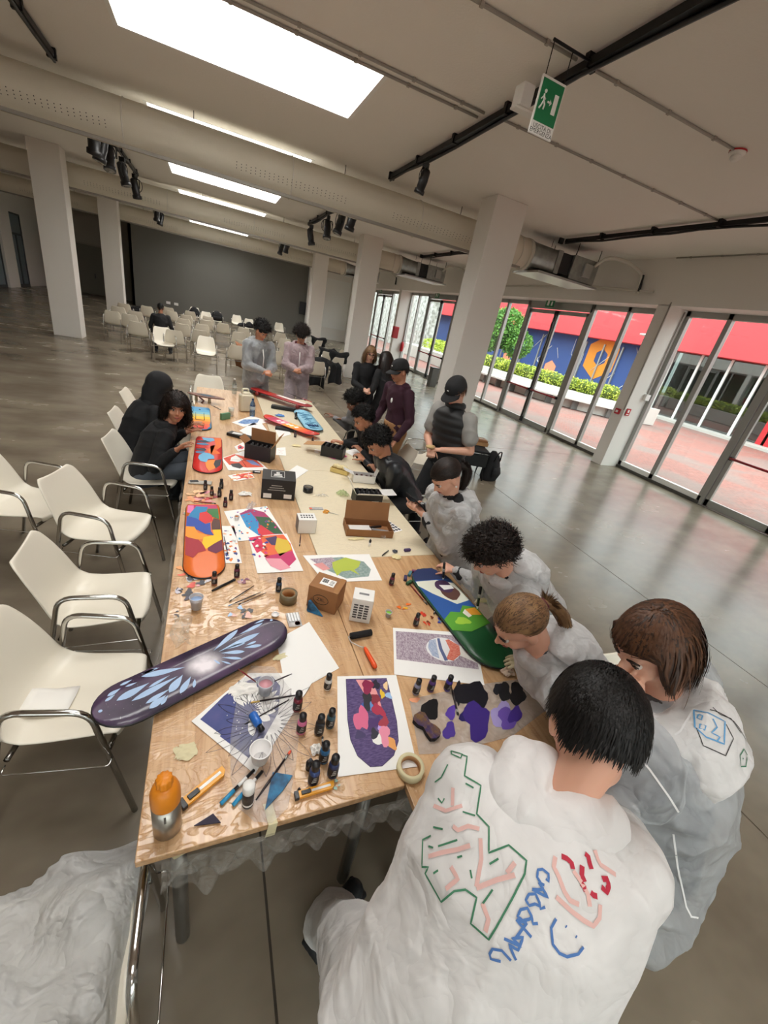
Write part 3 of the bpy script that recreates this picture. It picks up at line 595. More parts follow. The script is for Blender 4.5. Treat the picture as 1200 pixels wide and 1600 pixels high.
def leaf_mass(name, centers, n, size, m, parent=None, stem=None):
    """thousands of small leaves scattered through rounded masses"""
    vs = []; fs = []
    tot = sum(r[0]*r[1]*r[2] for c, r in centers)
    for c, r in centers:
        k = int(n*r[0]*r[1]*r[2]/tot); d = rng.normal(size=(k, 3)); d /= np.linalg.norm(d, axis=1)[:, None]
        P = V3(c)+d*V3(r)*(rng.uniform(.75, 1.03, (k, 1)))
        A = rng.normal(size=(k, 3)); A /= np.linalg.norm(A, axis=1)[:, None]; Bv = np.cross(A, rng.normal(size=(k, 3))); Bv /= np.linalg.norm(Bv, axis=1)[:, None]
        s_ = rng.uniform(.6, 1.3, (k, 1))*size
        for i, q in enumerate((P-A*s_, P+Bv*s_*.5, P+A*s_, P-Bv*s_*.5)): vs.append(q)
    b0 = 0; out = []
    allv = []; 
    for i in range(0, len(vs), 4):
        k = len(vs[i]); allv.append(np.stack(vs[i:i+4], 1).reshape(-1, 3)); fs += [(b0+4*j, b0+4*j+1, b0+4*j+2, b0+4*j+3) for j in range(k)]; b0 += 4*k
    me = bpy.data.meshes.new(name); me.from_pydata(np.concatenate(allv).tolist(), [], fs); me.materials.append(m); o = bpy.data.objects.new(name, me); COL.objects.link(o)
    if parent: o.parent = parent
    return o
LEAF1 = mat('hedge_leaf', 'C4CC4A', .6, var=.8, vscale=3, col2='86A03A'); LEAF2 = mat('tree_leaf', '7AAE4E', .6, var=.8, vscale=2, col2='2E5A22')
hc = []
for k in range(12):
    p = cpt(.04+k*.084, .9); hc.append(((p[0], p[1], .98), (.62, .6, .38)))
h = thing('hedge', 'clipped yellow green hedge growing in the curved planter', 'hedge'); leaf_mass('foliage', hc, 9000, .06, LEAF1, h)
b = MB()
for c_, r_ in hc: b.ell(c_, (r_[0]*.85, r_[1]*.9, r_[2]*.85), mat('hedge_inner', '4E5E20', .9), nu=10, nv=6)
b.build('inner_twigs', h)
tr = thing('courtyard_tree', 'round leafy tree at the left end of the planter seen through the windows', 'tree')
tcn = [((17.8, 24.6, 3.0), (1.3, 1.3, 1.2)), ((17.0, 25.4, 2.4), (1.2, 1.3, 1.1)), ((18.4, 23.7, 2.2), (1.0, .9, .9))]
leaf_mass('crown', tcn, 9000, .1, LEAF2, tr)
b = MB(); b.tube([(17.6, 24.8, 0), (17.6, 24.7, 1.2), (17.7, 24.6, 2.8)], [.14, .11, .06], mat('bark', '5A4A3A', .9), 8); b.build('trunk', tr)
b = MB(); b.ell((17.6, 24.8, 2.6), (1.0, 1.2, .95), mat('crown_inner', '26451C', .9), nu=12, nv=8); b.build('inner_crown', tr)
t = thing('low_planter', 'grey concrete planter box with shrubs left of the hedge', 'planter', (14.6, 23.3, 0)); b = MB(); b.bx(-1.4, 1.4, -.8, 7, 0, .75, PLW); b.build('planter_box', t)
leaf_mass('shrubs', [((.2, .0+k*1.0, 1.0), (.9, .7, .45)) for k in range(6)], 5000, .07, LEAF1, t)
# stone wall and greenery opposite the far bays
t = thing('stone_wall', 'rough grey stone wall outside the far window bays', 'wall', (15.5, 30, 0))
b = MB(); b.bx(0, .6, 1, 34, 0, 6.5, mat('rough_stone', 'C4C4C0', .95, bump=.9, bscale=3, var=.9, vscale=3.5, col2='77776F')); b.build('wall_body', t)
tr = thing('far_tree', 'dark green trees outside the farthest window bay', 'tree'); leaf_mass('crown', [((14, 50, 2.2), (2, 3, 2)), ((12.5, 56, 3.4), (2, 4, 3.2))], 9000, .13, LEAF2, tr)
b = MB(); b.tube([(14, 50, 0), (14, 50, 3)], .15, mat('bark', '5A4A3A', .9), 8); b.build('trunk', tr)
lp = thing('courtyard_lamp', 'slim courtyard lamp post in front of the blue mural', 'street lamp', (21.5, 17.2, 0)); b = MB(); b.tube([(0, 0, 0), (0, 0, 3.9)], .04, ALU, 8); b.build('post', lp); b = MB(); b.lathe([(.1, 3.85), (.42, 3.9), (.42, 3.95), (.1, 4.0)], WPLAST, n=16); b.build('lamp_head', lp)
# ================================================================ TABLES
TT = .75
LEGM = mat('grey_steel_leg', '7E7B76', .3, .8)
def table(x0, x1, y0, y1, label, top):
    t = thing('work_table', label, 'table', ((x0+x1)/2, (y0+y1)/2, 0)); w, d = (x1-x0)/2-.0008, (y1-y0)/2-.001
    b = MB(); b.bx(-w, w, -d, d, TT-.028, TT, top); b.build('tabletop', t, bevel=.003)
    b = MB(); 
    for yy in (-d+.07, d-.07): b.bx(-w+.08, w-.08, yy-.012, yy+.012, TT-.085, TT-.028, LEGM)
    for xx in (-w+.08, w-.08): b.bx(xx-.012, xx+.012, -d+.07, d-.07, TT-.085, TT-.028, LEGM)
    b.build('apron', t)
    for xx in (-w+.1, w-.1):
        for yy in (-d+.07, d-.07):
            b = MB(); b.tube([(xx, yy, 0), (xx, yy, TT-.03)], .024, LEGM, 14); b.build('leg', t)
    return t
YL = [.69, 2.2, 3.71, 5.22, 6.73]; YR = [.6, 2.11, 3.62, 5.13, 6.64]
NM = ['nearest', 'second', 'third', 'farthest']
for i in range(4):
    table(-.185,   .6395, YL[i], YL[i+1], '%s plywood work table of the left row, under crinkled film' % NM[i], PLY)
    table(.6405, 1.49, YR[i], YR[i+1], '%s work table of the right row, %s' % (NM[i], 'bare plywood under film' if i == 0 else 'covered in cream sheet'), PLY if i == 0 else CREAM)
FILM = sheer('clear_film', 'E8E4DC', .22, .2, 18, .8, .2); FILMD = sheer('hanging_film', 'B8B4AC', .3, .15, 16, 1, .1)
def film_sheet(name, label, P0, P1, drop, n=60, k=14, amp=.02, zt=.742, m=None, seed=1):
    """crumpled plastic hanging from the table edge from P0 to P1"""
    r = random.Random(seed); vs = []; fs = []; P0, P1 = V3(P0), V3(P1); nn = unit(np.cross(P1-P0, (0, 0, 1))); ph = [r.uniform(0, 6) for _ in range(6)]
    for i in range(n+1):
        u = i/n; d = drop*(.85+.14*math.sin(u*5+ph[0])+.04*math.sin(u*17+ph[1]))
        for j in range(k+1):
            v = j/k; q = P0+(P1-P0)*u; w = v**.7
            off = amp*w*(math.sin(u*31+ph[2]+v*5)+.7*math.sin(u*57+ph[3]-v*9)+.8*math.sin(v*17+u*8+ph[4]))+.012
            vs.append(q+nn*off+V3((0, 0, zt-q[2]-d*v)))
    for i in range(n):
        for j in range(k): fs.append((i*(k+1)+j, (i+1)*(k+1)+j, (i+1)*(k+1)+j+1, i*(k+1)+j+1))
    b = MB(); b.add(vs, fs, m or FILMD); o = b.build(name); return tag(o, label, 'plastic sheet')
film_sheet('plastic_film', 'crumpled clear film hanging from the near edge of the left table', (-.12, .69, .74), (.66, .665, .74), .15, 90, 16, .02, m=FILMD)
film_sheet('plastic_film', 'crumpled dark film hanging below the near end of the right table', (.62, .70, .74), (1.42, .62, .74), .22, 60, 12, .012, seed=5)
film_sheet('plastic_film', 'clear film hanging down the left side of the nearest left table', (-.188, 3.3, .74), (-.186, 1.3, .74), .1, 90, 8, .012, m=FILM, seed=9)
b = MB(); b.box((-.08, .752, .655), (.05, .05, .05), mat('masking_tape', 'D9CFA8', .7), rz=.3); tag(b.build('masking_tape_wrap', bevel=.01), 'scrap of masking tape wrapped round the near left table leg', 'tape')
# ================================================================ CHAIRS
def shell_mesh(m):
    nu, nv = 24, 14; prof = [(.235, .418, .40), (.228, .440, .42), (.19, .447, .44), (.08, .435, .455), (-.06, .428, .47), (-.15, .438, .485), (-.205, .475, .49), (-.235, .54, .475), (-.265, .63, .45), (-.295, .72, .415), (-.315, .79, .37), (-.322, .815, .30)]
    P = V3(prof); tt = np.linspace(0, len(P)-1, nu+1); vs = []; fs = []
    for t in tt:
        i = min(int(t), len(P)-2); f = t-i; f = f*f*(3-2*f)*.5+f*.5; y, z, w = P[i]*(1-f)+P[i+1]*f; s = t/(len(P)-1)
        for j in range(nv+1):
            v = j/nv*2-1; e = abs(v)
            dz = .028*e**2.6*math.sin(min(1, s*1.6)*PI*.9) if s < .6 else .012*e**2
            dx = .05*e**2.2*max(0, math.sin((s-.25)/.75*PI)) if s > .25 else 0
            bend = -.02*e**3 if s < .12 else 0
            vs.append((y+dx-abs(bend)*1.5*(1-s*4 if s < .25 else 0), v*w/2*(1 if s < .93 else 1), z+dz))
    for i in range(nu):
        for j in range(nv): a = i*(nv+1)+j; fs.append((a, a+1, a+nv+2, a+nv+1))
    b = MB(); b.add(vs, fs, m); return b
def make_chair(label, m=SHELL):
    t = thing('shell_chair', label, 'chair')
    o = shell_mesh(m).build('shell', t, solid=.012, subsurf=1)
    for s in (-1, 1):
        b = MB(); y = s*.262
        b.tube(arc([(.265, y+s*.01, 0), (.15, y, .655), (-.13, y, .675), (-.265, y+s*.01, 0)], .07, 6), .0125, CHROME, 10); b.build('side_frame', t)
        b = MB(); b.tube(arc([(.21, s*.275, .40), (.21, s*.31, .395), (-.15, s*.31, .395), (-.15, s*.275, .40)], .02), .0035, CHROME, 6); b.build('linking_wire', t)
    b = MB()
    for x in (.19, -.15): b.tube([(x, -.262, .41), (x, -.2, .405), (x, .2, .405), (x, .262, .41)], .011, DKCHROME, 8)
    b.build('cross_bar', t); return t
CH = make_chair('ivory shell chair with a folded napkin on its seat, beside the galaxy board')
CH.location = (-.53, 1.57, 0); CH.rotation_euler = (0, 0, -.14)
def chair(x, y, rz, label, group=None): return dup(CH, (x, y, 0), rz, label, group)
chair(-.43, .60, PI/2, 'ivory shell chair at the bottom left corner with a clear coverall draped over it')
chair(-.56, 2.24, .02, 'ivory shell chair second from the camera on the left of the tables')
chair(-.69, 3.10, -.3, 'ivory shell chair third along the left side, turned to the lower right')
chair(-1.26, 3.45, -.25, 'ivory shell chair cut by the left edge of the picture')
chair(-.52, 4.05, -.1, 'ivory shell chair under the curly haired person in black')
chair(-.62, 4.85, -.05, 'ivory shell chair under the hooded person in black')
chair(-.66, 5.75, -.05, 'empty ivory shell chair beyond the hooded person')
chair(-.02, 7.02, -PI/2, 'ivory shell chair at the far head of the left tables')
chair(1.86, .70, -PI/2-.12, 'ivory shell chair behind the brown haired person, beside the ponytail girl')
chair(1.95, 3.55, PI, 'ivory shell chair under the person in the shiny dark jacket'); chair(2.0, 4.35, PI, 'ivory shell chair under the person in the black hoodie bent over a drawing')
chair(1.95, 5.2, PI, 'ivory shell chair under the person in the grey hoodie')
CHP = {}
def chp(px, py, rz, lab, dz=.8, off=.32):
    p = at(px, py, dz); c = chair(p[0]+off*math.cos(rz), p[1]+off*math.sin(rz), rz, lab, 'chairs set out in rows before the grey wall'); CHP[lab[:22]] = c; return c
U = PI/2                                                       # backs to the camera
ROWS = [(175, 487), (184, 480), (193, 475), (202, 492), (211, 487), (214, 504), (229, 479), (242, 503), (249, 497), (268, 487), (272, 517), (285, 507), (287, 499), (291, 493), (297, 487), (313, 517), (316, 508), (322, 501), (325, 495), (349, 506), (374, 520), (381, 513), (372, 541), (378, 533), (439, 521), (446, 530), (449, 541), (429, 549), (263, 481)]
ORD = ('first', 'second', 'third', 'fourth', 'fifth', 'sixth', 'seventh', 'eighth', 'ninth', 'tenth')
ROWS.sort(key=lambda q: -(q[1]-.21*(q[0]-300)))
for ri, nm in enumerate(('nearest', 'second', 'middle', 'far', 'farthest')):
    for k, (x, y) in enumerate(sorted(ROWS[ri*6:ri*6+6])): chp(x, y, U, 'chair seen from behind in the %s line of the rows, %s from the left' % (nm, ORD[k]))
for k, (x, y, a, l) in enumerate(((252, 512, -U+.25, 'ivory shell chair facing the camera at the front of the rows, left one'), (322, 527, -U, 'ivory shell chair facing the camera at the front of the rows, right one'), (304, 481, -U, 'far chair holding a black bag, left one before the grey wall'), (322, 488, -U, 'empty far chair between two chairs with black bags'), (339, 488, -U, 'far chair with a big black bag on its seat, before the grey wall'), (370, 493, -U, 'empty chair facing the camera between the bag chairs'), (389, 499, -U, 'chair facing the camera with a small black bag'), (410, 503, -U, 'chair with a tall black bag behind the left painter'), (436, 505, -U, 'empty chair facing the camera between the two painters'))): chp(x, y, a, l, off=.32)
for k, (x, y, a, l) in enumerate(((500, 533, U+.6, 'far chair draped with a black jacket beside the right painter'), (513, 551, U-.5, 'chair with a dark coat thrown over its back'), (531, 560, U+.3, 'chair with a black bag on it, right of the coats'), (540, 548, U, 'chair beyond the coats near the pier'), (497, 566, U, 'chair wrapped in a long black coat'))): chp(x, y, a, l)
chair(2.35, 5.6, 2.0, 'ivory shell chair at the far right side of the tables'); chair(2.75, 5.0, PI*.9, 'chair behind the man in the vest'); 
# ================================================================ TABLE THINGS
SZ = TT+.002
def paper(name, label, corners, z=SZ, th=.0012, m=WHITE, cat='drawing', curl=0):
    """thin sheet whose corners lie on the table; returns object and a bilinear mapper"""
    P = [V3(at(x, y, z)) for x, y in corners]
    b = MB(); b.prism([(p[0], p[1]) for p in P], z, z+th, m); o = b.build(name); tag(o, label, cat)
    def mp(u, v, dz=0): q = (P[0]*(1-u)+P[1]*u)*(1-v)+(P[3]*(1-u)+P[2]*u)*v; return V3((q[0], q[1], z+th+.0004+dz))
    return o, mp
def patch(b, pts, m): b.add(pts, [tuple(range(len(pts)))], m, False)
def blob(mp, b, u, v, ru, rv, m, n=12, jit=.25, rot=0, dz=0, seed=None):
    r = random.Random(seed if seed is not None else hash((round(u, 3), round(v, 3))) % 999)
    pts = []; n = max(n, 8) if n < 8 else max(n, 18); p1, p2, p3 = (r.uniform(0, 6.3) for _ in range(3))
    for k in range(n):
        a = 2*PI*k/n; q = 1+jit*(.6*math.sin(2*a+p1)+.5*math.sin(3*a+p2)+.3*math.sin(5*a+p3)); x, y = ru*q*math.cos(a), rv*q*math.sin(a); pts.append(mp(u+x*math.cos(rot)-y*math.sin(rot), v+x*math.sin(rot)+y*math.cos(rot), dz))
    patch(b, pts, m)
def pen(name, rough=.75, **k): return mat(name, rough=rough, **k)
PURP = mat('pencil_purple', '6A5A86', .85, var=.8, vscale=60, stretch=(1, 3, 1), col2='3E2F60'); MAUVE = mat('pencil_mauve', '8B7587', .85, var=.9, vscale=70, stretch=(3, 1, 1), col2='C9BFC6')
def C(h, r=.6): return mat('paint_'+h, h, r)
def deck(name, label, A, B, width, z, tilt=0, m=None, under=None, kick=.02, half=False, wscale=1):
    """skateboard deck from tip A to tip B (world points); returns root, mapper(u along, v across)"""
    A, B = V3(A), V3(B); L = np.linalg.norm((B-A)[:2]); ax = unit(V3((B[0]-A[0], B[1]-A[1], 0))); pr = np.cross((0, 0, 1), ax); mid = (A+B)/2
    ang = math.atan2(ax[1], ax[0]); zs = (A[2], B[2])
    t = thing(name, label, 'skateboard deck', (mid[0], mid[1], (A[2]+B[2])/2), ang)
    R = width/2; n = 28
    def prof(s):                                               # half width at s in 0..1
        d = min(s, 1-s)*L
        if half and s < .5: return R*min(1, .9+d*2)
        return R*math.sqrt(max(0, 1-((R*1.15-d)/(R*1.15))**2)) if d < R*1.15 else R
    def zz(s): d = min(s, 1-s)*L; return kick*max(0, 1-d/.15)**1.6+(zs[1]-zs[0])*(s-.5)
    vs = []; fs = []; S = [.5-.5*math.cos(PI*k/n) for k in range(n+1)]; k0 = 5
    for s in S:
        w = max(prof(s), .004)
        for j in range(k0): vs.append(((s-.5)*L, (j/(k0-1)*2-1)*w, zz(s)))
    for i in range(n):
        for j in range(k0-1): a = i*k0+j; fs.append((a, a+k0, a+k0+1, a+1))
    b = MB(); b.add(vs, fs, m or C('2A2233')); o = b.build('deck_board', t); q = o.modifiers.new('s', 'SOLIDIFY'); q.thickness = .011; q.offset = -1
    e = MB(); rim = [vs[i*k0] for i in range(n+1)]+[vs[i*k0+k0-1] for i in range(n, -1, -1)]; e.tube([(p[0], p[1], p[2]-.007) for p in rim]+[(rim[0][0], rim[0][1], rim[0][2]-.007)], .0045, under or BLACK, 5); e.build('ply_edge', t)
    def mp(u, v, dz=0):
        return V3(((u-.5)*L, v*R, zz(u)+.0012+dz))
    return t, mp, (L, R)
# --- galaxy deck with pale blue petals
A = at(146, 1122, .79); B = at(442, 977, .79)
GAL = mat('galaxy_paint', '2A2238', .35, var=.9, vscale=6, col2='57405F', coat=.4)
t, mp, (L, R_) = deck('skateboard_deck', 'long dark purple galaxy board with pale blue petals overhanging the left table edge', A, B, .205, .79, m=galaxy_mat(), kick=.012)
b = MB(); PB = C('A9C4E6', .45)
def petal(b, mp, u0, v0, u1, v1, w, m, dz=0, n=9, L=L, R=R_):
    d = V3(((u1-u0)*L, (v1-v0)*R)); ln = np.linalg.norm(d); d = d/ln; p = V3((-d[1], d[0])); pts = []
    for s in (1, -1):
        for k in range(n+1):
            q = k/n if s > 0 else 1-k/n
            if s < 0 and k in (0, n): continue
            h = w*math.sin(PI*q**1.5)**.8 if 0 < q < 1 else 0; x = d*ln*q+p*s*h; pts.append(mp(u0+x[0]/L, v0+x[1]/R if abs(v0+x[1]/R) < .92 or L < .5 else math.copysign(.92, v0+x[1]), dz))
    patch(b, pts, m)
_mi = (A+B)/2; _ang = math.atan2((B-A)[1], (B-A)[0])
def onb(cx, cy, ox, oy, sc):
    p = at(ox+cx/sc, oy+cy/sc, .80); d = V3(p)-V3(_mi); return ((d[0]*math.cos(_ang)+d[1]*math.sin(_ang))/L+.5, (-d[0]*math.sin(_ang)+d[1]*math.cos(_ang))/R_)
PR = [(500, 280, 645, 155, 20), (545, 190, 615, 145, 9), (650, 185, 790, 120, 15), (530, 285, 772, 175, 23), (555, 275, 690, 232, 12), (545, 293, 685, 283, 17), (690, 248, 752, 224, 10), (680, 262, 785, 245, 15), (548, 318, 670, 325, 12), (650, 135, 695, 110, 8), (715, 112, 772, 90, 9), (738, 124, 800, 102, 9), (500, 330, 540, 356, 7), (540, 337, 605, 357, 7), (335, 375, 75, 430, 23), (185, 377, 75, 412, 12)]
PL = [(690, 1012, 620, 1037, 11), (745, 1045, 650, 1100, 8), (655, 1078, 510, 1160, 19), (782, 1048, 575, 1160, 16), (530, 1103, 470, 1142, 10), (505, 1132, 460, 1166, 8), (580, 1064, 525, 1092, 7), (602, 1076, 548, 1097, 6), (745, 1105, 638, 1170, 12), (728, 1132, 655, 1192, 17), (737, 1133, 705, 1176, 9), (802, 1043, 742, 1122, 20), (838, 1050, 790, 1126, 15), (855, 1060, 850, 1100, 8)]
for lst, ox, oy, sc in ((PR, 200, 940, 3.75), (PL, 0, 680, 2.807)):
    for x0, y0, x1, y1, w in lst:
        u0, v0 = onb(x0, y0, ox, oy, sc); u1, v1 = onb(x1, y1, ox, oy, sc); b = MB(); petal(b, mp, u0, v0, u1, v1, w/sc*.0023, PB); b.build('petal', t)
for (x, y, ox, oy, sc) in ((840, 108, 200, 940, 3.75), (440, 1210, 0, 680, 2.807)): u, v = onb(x, y, ox, oy, sc); b = MB(); blob(mp, b, u, v, .008, .06, PB, jit=.05); b.build('dot', t)
b = MB()
for k in range(60): blob(mp, b, random.uniform(.05, .95), random.uniform(-.85, .85), .001, .006, WHITE, 6, 0, dz=.0004, seed=k)
b.build('star_specks', t)
# --- leaf-coloured deck
t, mp, (L, R_) = deck('skateboard_deck', 'flat patchwork board of red, orange, yellow, blue and green leaf shapes', at(317, 788, .765), at(320, 902, .765), .215, .765, m=C('E8722E', .35), kick=.0, half=True)
b = MB()
def poly(mp, b, pts, m, dz=0): patch(b, [mp(u, v, dz) for u, v in pts], m)
# u: 0 = far end, 1 = near end; v: +1 = right side seen from the camera
poly(mp, b, [(.015, -.85), (.015, .85), (.1, .88), (.12, -.6), (.1, -.9)], C('C23A6E')); poly(mp, b, [(.02, -.9), (.02, -.55), (.17, -.55), (.14, -.93)], C('E67BB0'), .0003)
poly(mp, b, [(.04, -.4), (.05, .3), (.12, .2), (.2, .05), (.28, -.3), (.22, -.9), (.14, -.7)], C('2F86B8'), .0005)
poly(mp, b, [(.08, .3), (.08, .9), (.26, .92), (.22, .55), (.26, .3), (.17, .15)], C('3E7A44'), .0006)
poly(mp, b, [(.15, -.2), (.13, .2), (.2, .5), (.28, .55), (.33, .1), (.26, -.25)], C('D9363A'), .0007)
poly(mp, b, [(.24, .6), (.27, .95), (.42, .95), (.42, .45), (.33, .45)], C('5A3A34'), .0006)
poly(mp, b, [(.2, -.93), (.24, -.4), (.33, .1), (.31, .4), (.44, .4), (.5, .55), (.48, .1), (.42, -.3), (.37, -.95)], C('2E4FA8'), .0008)
poly(mp, b, [(.36, -.95), (.37, -.5), (.46, -.3), (.49, .2), (.56, .1), (.55, -.35), (.52, -.8), (.5, -.95)], C('F09A2E'), .0009)
poly(mp, b, [(.42, .95), (.42, .5), (.5, .55), (.52, .0), (.6, -.1), (.68, .1), (.62, .5), (.56, .97)], C('F2C522'), .001)
poly(mp, b, [(.5, -.96), (.55, -.3), (.6, -.1), (.7, .1), (.72, -.3), (.78, -.55), (.74, -.93)], C('A82A38'), .0008)
poly(mp, b, [(.6, .5), (.57, .97), (.7, .97), (.74, .6), (.7, .2), (.64, .2)], C('6E2A48'), .0009); b.build('leaf_pattern', t)
# --- red, blue and black deck
t, mp, (L, R_) = deck('skateboard_deck', 'red, orange and light blue board with dark zigzag shapes beside the curly haired person', at(327, 683, .765), at(324, 738, .765), .235, .765, m=C('D8352F', .35), kick=0, half=True)
b = MB(); LB = C('6FB1D6')
poly(mp, b, [(.03, -.6), (.03, .3), (.1, .5), (.16, .1), (.12, -.4)], LB, .0003); poly(mp, b, [(.03, .4), (.02, .95), (.3, .95), (.4, .6), (.3, .1), (.5, .9), (.55, .2), (.42, -.2), (.25, .5)], C('E8702E'), .0005)
for k in range(5): poly(mp, b, [(.14+k*.085, -.92), (.12+k*.085, -.3), (.17+k*.085, .15-.1*k), (.2+k*.085, -.3), (.18+k*.085, -.92)], C(('37414F', '4F7FA6', 'C9302E', '37414F', '4F7FA6')[k]), .0007+.0002*k)
poly(mp, b, [(.5, -.3), (.52, .1), (.58, .4), (.66, .45), (.68, 0), (.76, -.1), (.74, -.5), (.66, -.7), (.58, -.65)], LB, .002)
poly(mp, b, [(.74, -.2), (.68, .3), (.72, .9), (.9, .5), (.97, .1), (.88, -.1)], C('F2913A'), .0012); poly(mp, b, [(.7, .5), (.66, .95), (.82, .85), (.9, .55), (.8, .4)], C('37343A'), .0016)
b.build('painted_pattern', t)
# --- sunset deck
t, mp, (L, R_) = deck('skateboard_deck', 'small board fading from blue through yellow to orange with truck bolt marks', at(312, 636, .765), at(313, 671, .765), .225, .765, m=C('3F8FC0', .4), kick=0, half=True)
b = MB(); cs = ['58A6CC', '7FB8C8', 'C9C48A', 'F0C63C', 'F2A22E', 'EE7E32', 'E8603A', 'E4504A']
for k, c in enumerate(cs):
    u0, u1 = .14+k*.105, .14+(k+1)*.105; w = .96 if u1 < .75 else (.95 if u1 < .85 else .8)
    w2 = .96 if u1 < .75 else (.9 if u1 < .9 else .55); poly(mp, b, [(u0, -w), (u0, w), (u1, w2), (u1, -w2)], C(c), .0003)
b.build('colour_bands', t)
b = MB()
for (u, v, s_) in ((.2, 0, 1), (.7, 0, .6)):
    b.tube([mp(u+.1, -.35*s_-.05, .003), mp(u+.42*s_, -.35*s_-.05, .003)], .003, BLACK, 4); b.tube([mp(u+.1, .35*s_+.05, .003), mp(u+.42*s_, .35*s_+.05, .003)], .003, BLACK, 4); b.tube([mp(u+.42*s_, -.35*s_-.05, .003), mp(u+.42*s_, .35*s_+.05, .003)], .002, BLACK, 4)
b.ell(mp(.14, 0, .004), (.012, .012, .004), BLACK, nu=8, nv=5); b.build('stencil_marks', t)
# --- pink to orange deck with white blocks
t, mp, (L, R_) = deck('skateboard_deck', 'glossy board fading pink to yellow to red with white marks, lying diagonally', at(415, 650, .80), at(497, 681, .80), .17, .8, m=C('D8402F', .3), kick=.02)
b = MB(); cs = ['C03A5E', 'D65A7A', 'EC8FA0', 'F0A83C', 'F2B040', 'EE8A34', 'E65A30', 'D93A34']
for k, c in enumerate(cs): u0, u1 = .1+k*.1, .2+k*.1; poly(mp, b, [(u0, -.95), (u0, .95), (u1, .95), (u1, -.95)], C(c), .0003)
for u in (.22, .3, .4, .47, .56): poly(mp, b, [(u, -.1), (u+.02, .5), (u+.07, .3), (u+.06, -.4)], WHITE, .001)
blob(mp, b, .86, 0, .04, .45, WHITE, 9, .3, dz=.001); b.build('painted_pattern', t)
# --- light blue deck with dark blue lettering marks
t, mp, (L, R_) = deck('skateboard_deck', 'light blue board with darker blue scribbles near the far right table edge', at(470, 641, .78), at(494, 673, .78), .235, .78, m=C('8CC3DC', .4), kick=.01)
b = MB(); r = random.Random(4)
for k in range(16):
    u = .15+.05*k; b.tube([mp(u, r.uniform(-.8, 0), .001), mp(u+.03, r.uniform(-.3, .3), .001), mp(u+r.uniform(-.03, .03), r.uniform(0, .8), .001)], .004, C('3F7FA8'), 4)
for k in range(4): b.tube([mp(.74, -.5+k*.3, .002), mp(.82, -.45+k*.3, .002), mp(.8, -.25+k*.3, .002), mp(.74, -.3+k*.3, .002)], .007, C('1F3A6E'), 5)
b.build('scribble_pattern', t)
# --- flame longboard on its trucks
t, mp, (L, R_) = deck('longboard', 'red flame painted longboard lying across the far end of the left tables', at(394, 606, .83), at(486, 636, .83), .2, .83, m=C('9E2B2C', .35), kick=.01)
b = MB(); poly(mp, b, [(.03, -.3), (.06, .6), (.36, .85), (.38, -.85), (.1, -.85)], C('C8322C'), .0003); poly(mp, b, [(.1, -.1), (.16, .35), (.34, .2), (.24, -.2)], C('E8802E'), .001); poly(mp, b, [(.4, .2), (.42, .9), (.86, .9), (.88, .3), (.6, .1)], C('E6DCD6'), .0006); b.build('flame_pattern', t)
for u in (.18, .86):
    k = MB(); p = mp(u, 0, -.03); k.tube([p+V3((0, -.1, 0)), p+V3((0, .1, 0))], .012, C('8A2A2C'), 8); k.box(p+V3((0, 0, .01)), (.06, .05, .03), BLACKM); tr_ = k.build('truck', t)
    for s in (-1, 1): k = MB(); k.tube([p+V3((0, s*.09, 0)), p+V3((0, s*.125, 0))], .028, C('7E2428'), 14); k.build('wheel', tr_)
# --- green and blue cartoon-coloured deck being painted
t, mp, (L, R_) = deck('longboard', 'long board painted green, blue, white and brown under the two painters hands', at(660, 888, .77), at(790, 1042, .77), .27, .77, m=C('1F5A34', .3), kick=.0)
b = MB(); poly(mp, b, [(.005, -.3), (.01, .5), (.1, .9), (.16, .93), (.14, -.93), (.06, -.8)], C('1E2F5E'), .0003); poly(mp, b, [(.14, -.93), (.16, .93), (.5, .97), (.56, -.97)], C('2356A0'), .0004)
poly(mp, b, [(.15, -.9), (.16, .2), (.22, .95), (.42, .95), (.44, .2), (.3, -.55), (.2, -.95)], C('E3E4D4'), .0008); blob(mp, b, .3, .35, .09, .5, C('5E3A30'), 14, .15, dz=.0012, seed=3); blob(mp, b, .24, .3, .07, .45, C('43264E'), 12, .1, dz=.0015, seed=4); poly(mp, b, [(.22, .1), (.24, .7), (.28, .72), (.28, .15)], WHITE, .002)
poly(mp, b, [(.5, .97), (.46, .4), (.52, 0), (.5, -.4), (.56, -.97), (.66, -.97), (.7, -.2), (.66, .97)], C('58A02E'), .0012); poly(mp, b, [(.5, .9), (.5, .35), (.56, .4), (.58, .92)], C('EDA22E'), .0018); poly(mp, b, [(.5, .35), (.53, .1), (.58, .2), (.57, .42)], C('F0E9DA'), .002); blob(mp, b, .6, -.2, .04, .3, C('9CC83A'), 10, .3, dz=.002, seed=6)
b.build('painted_pattern', t)
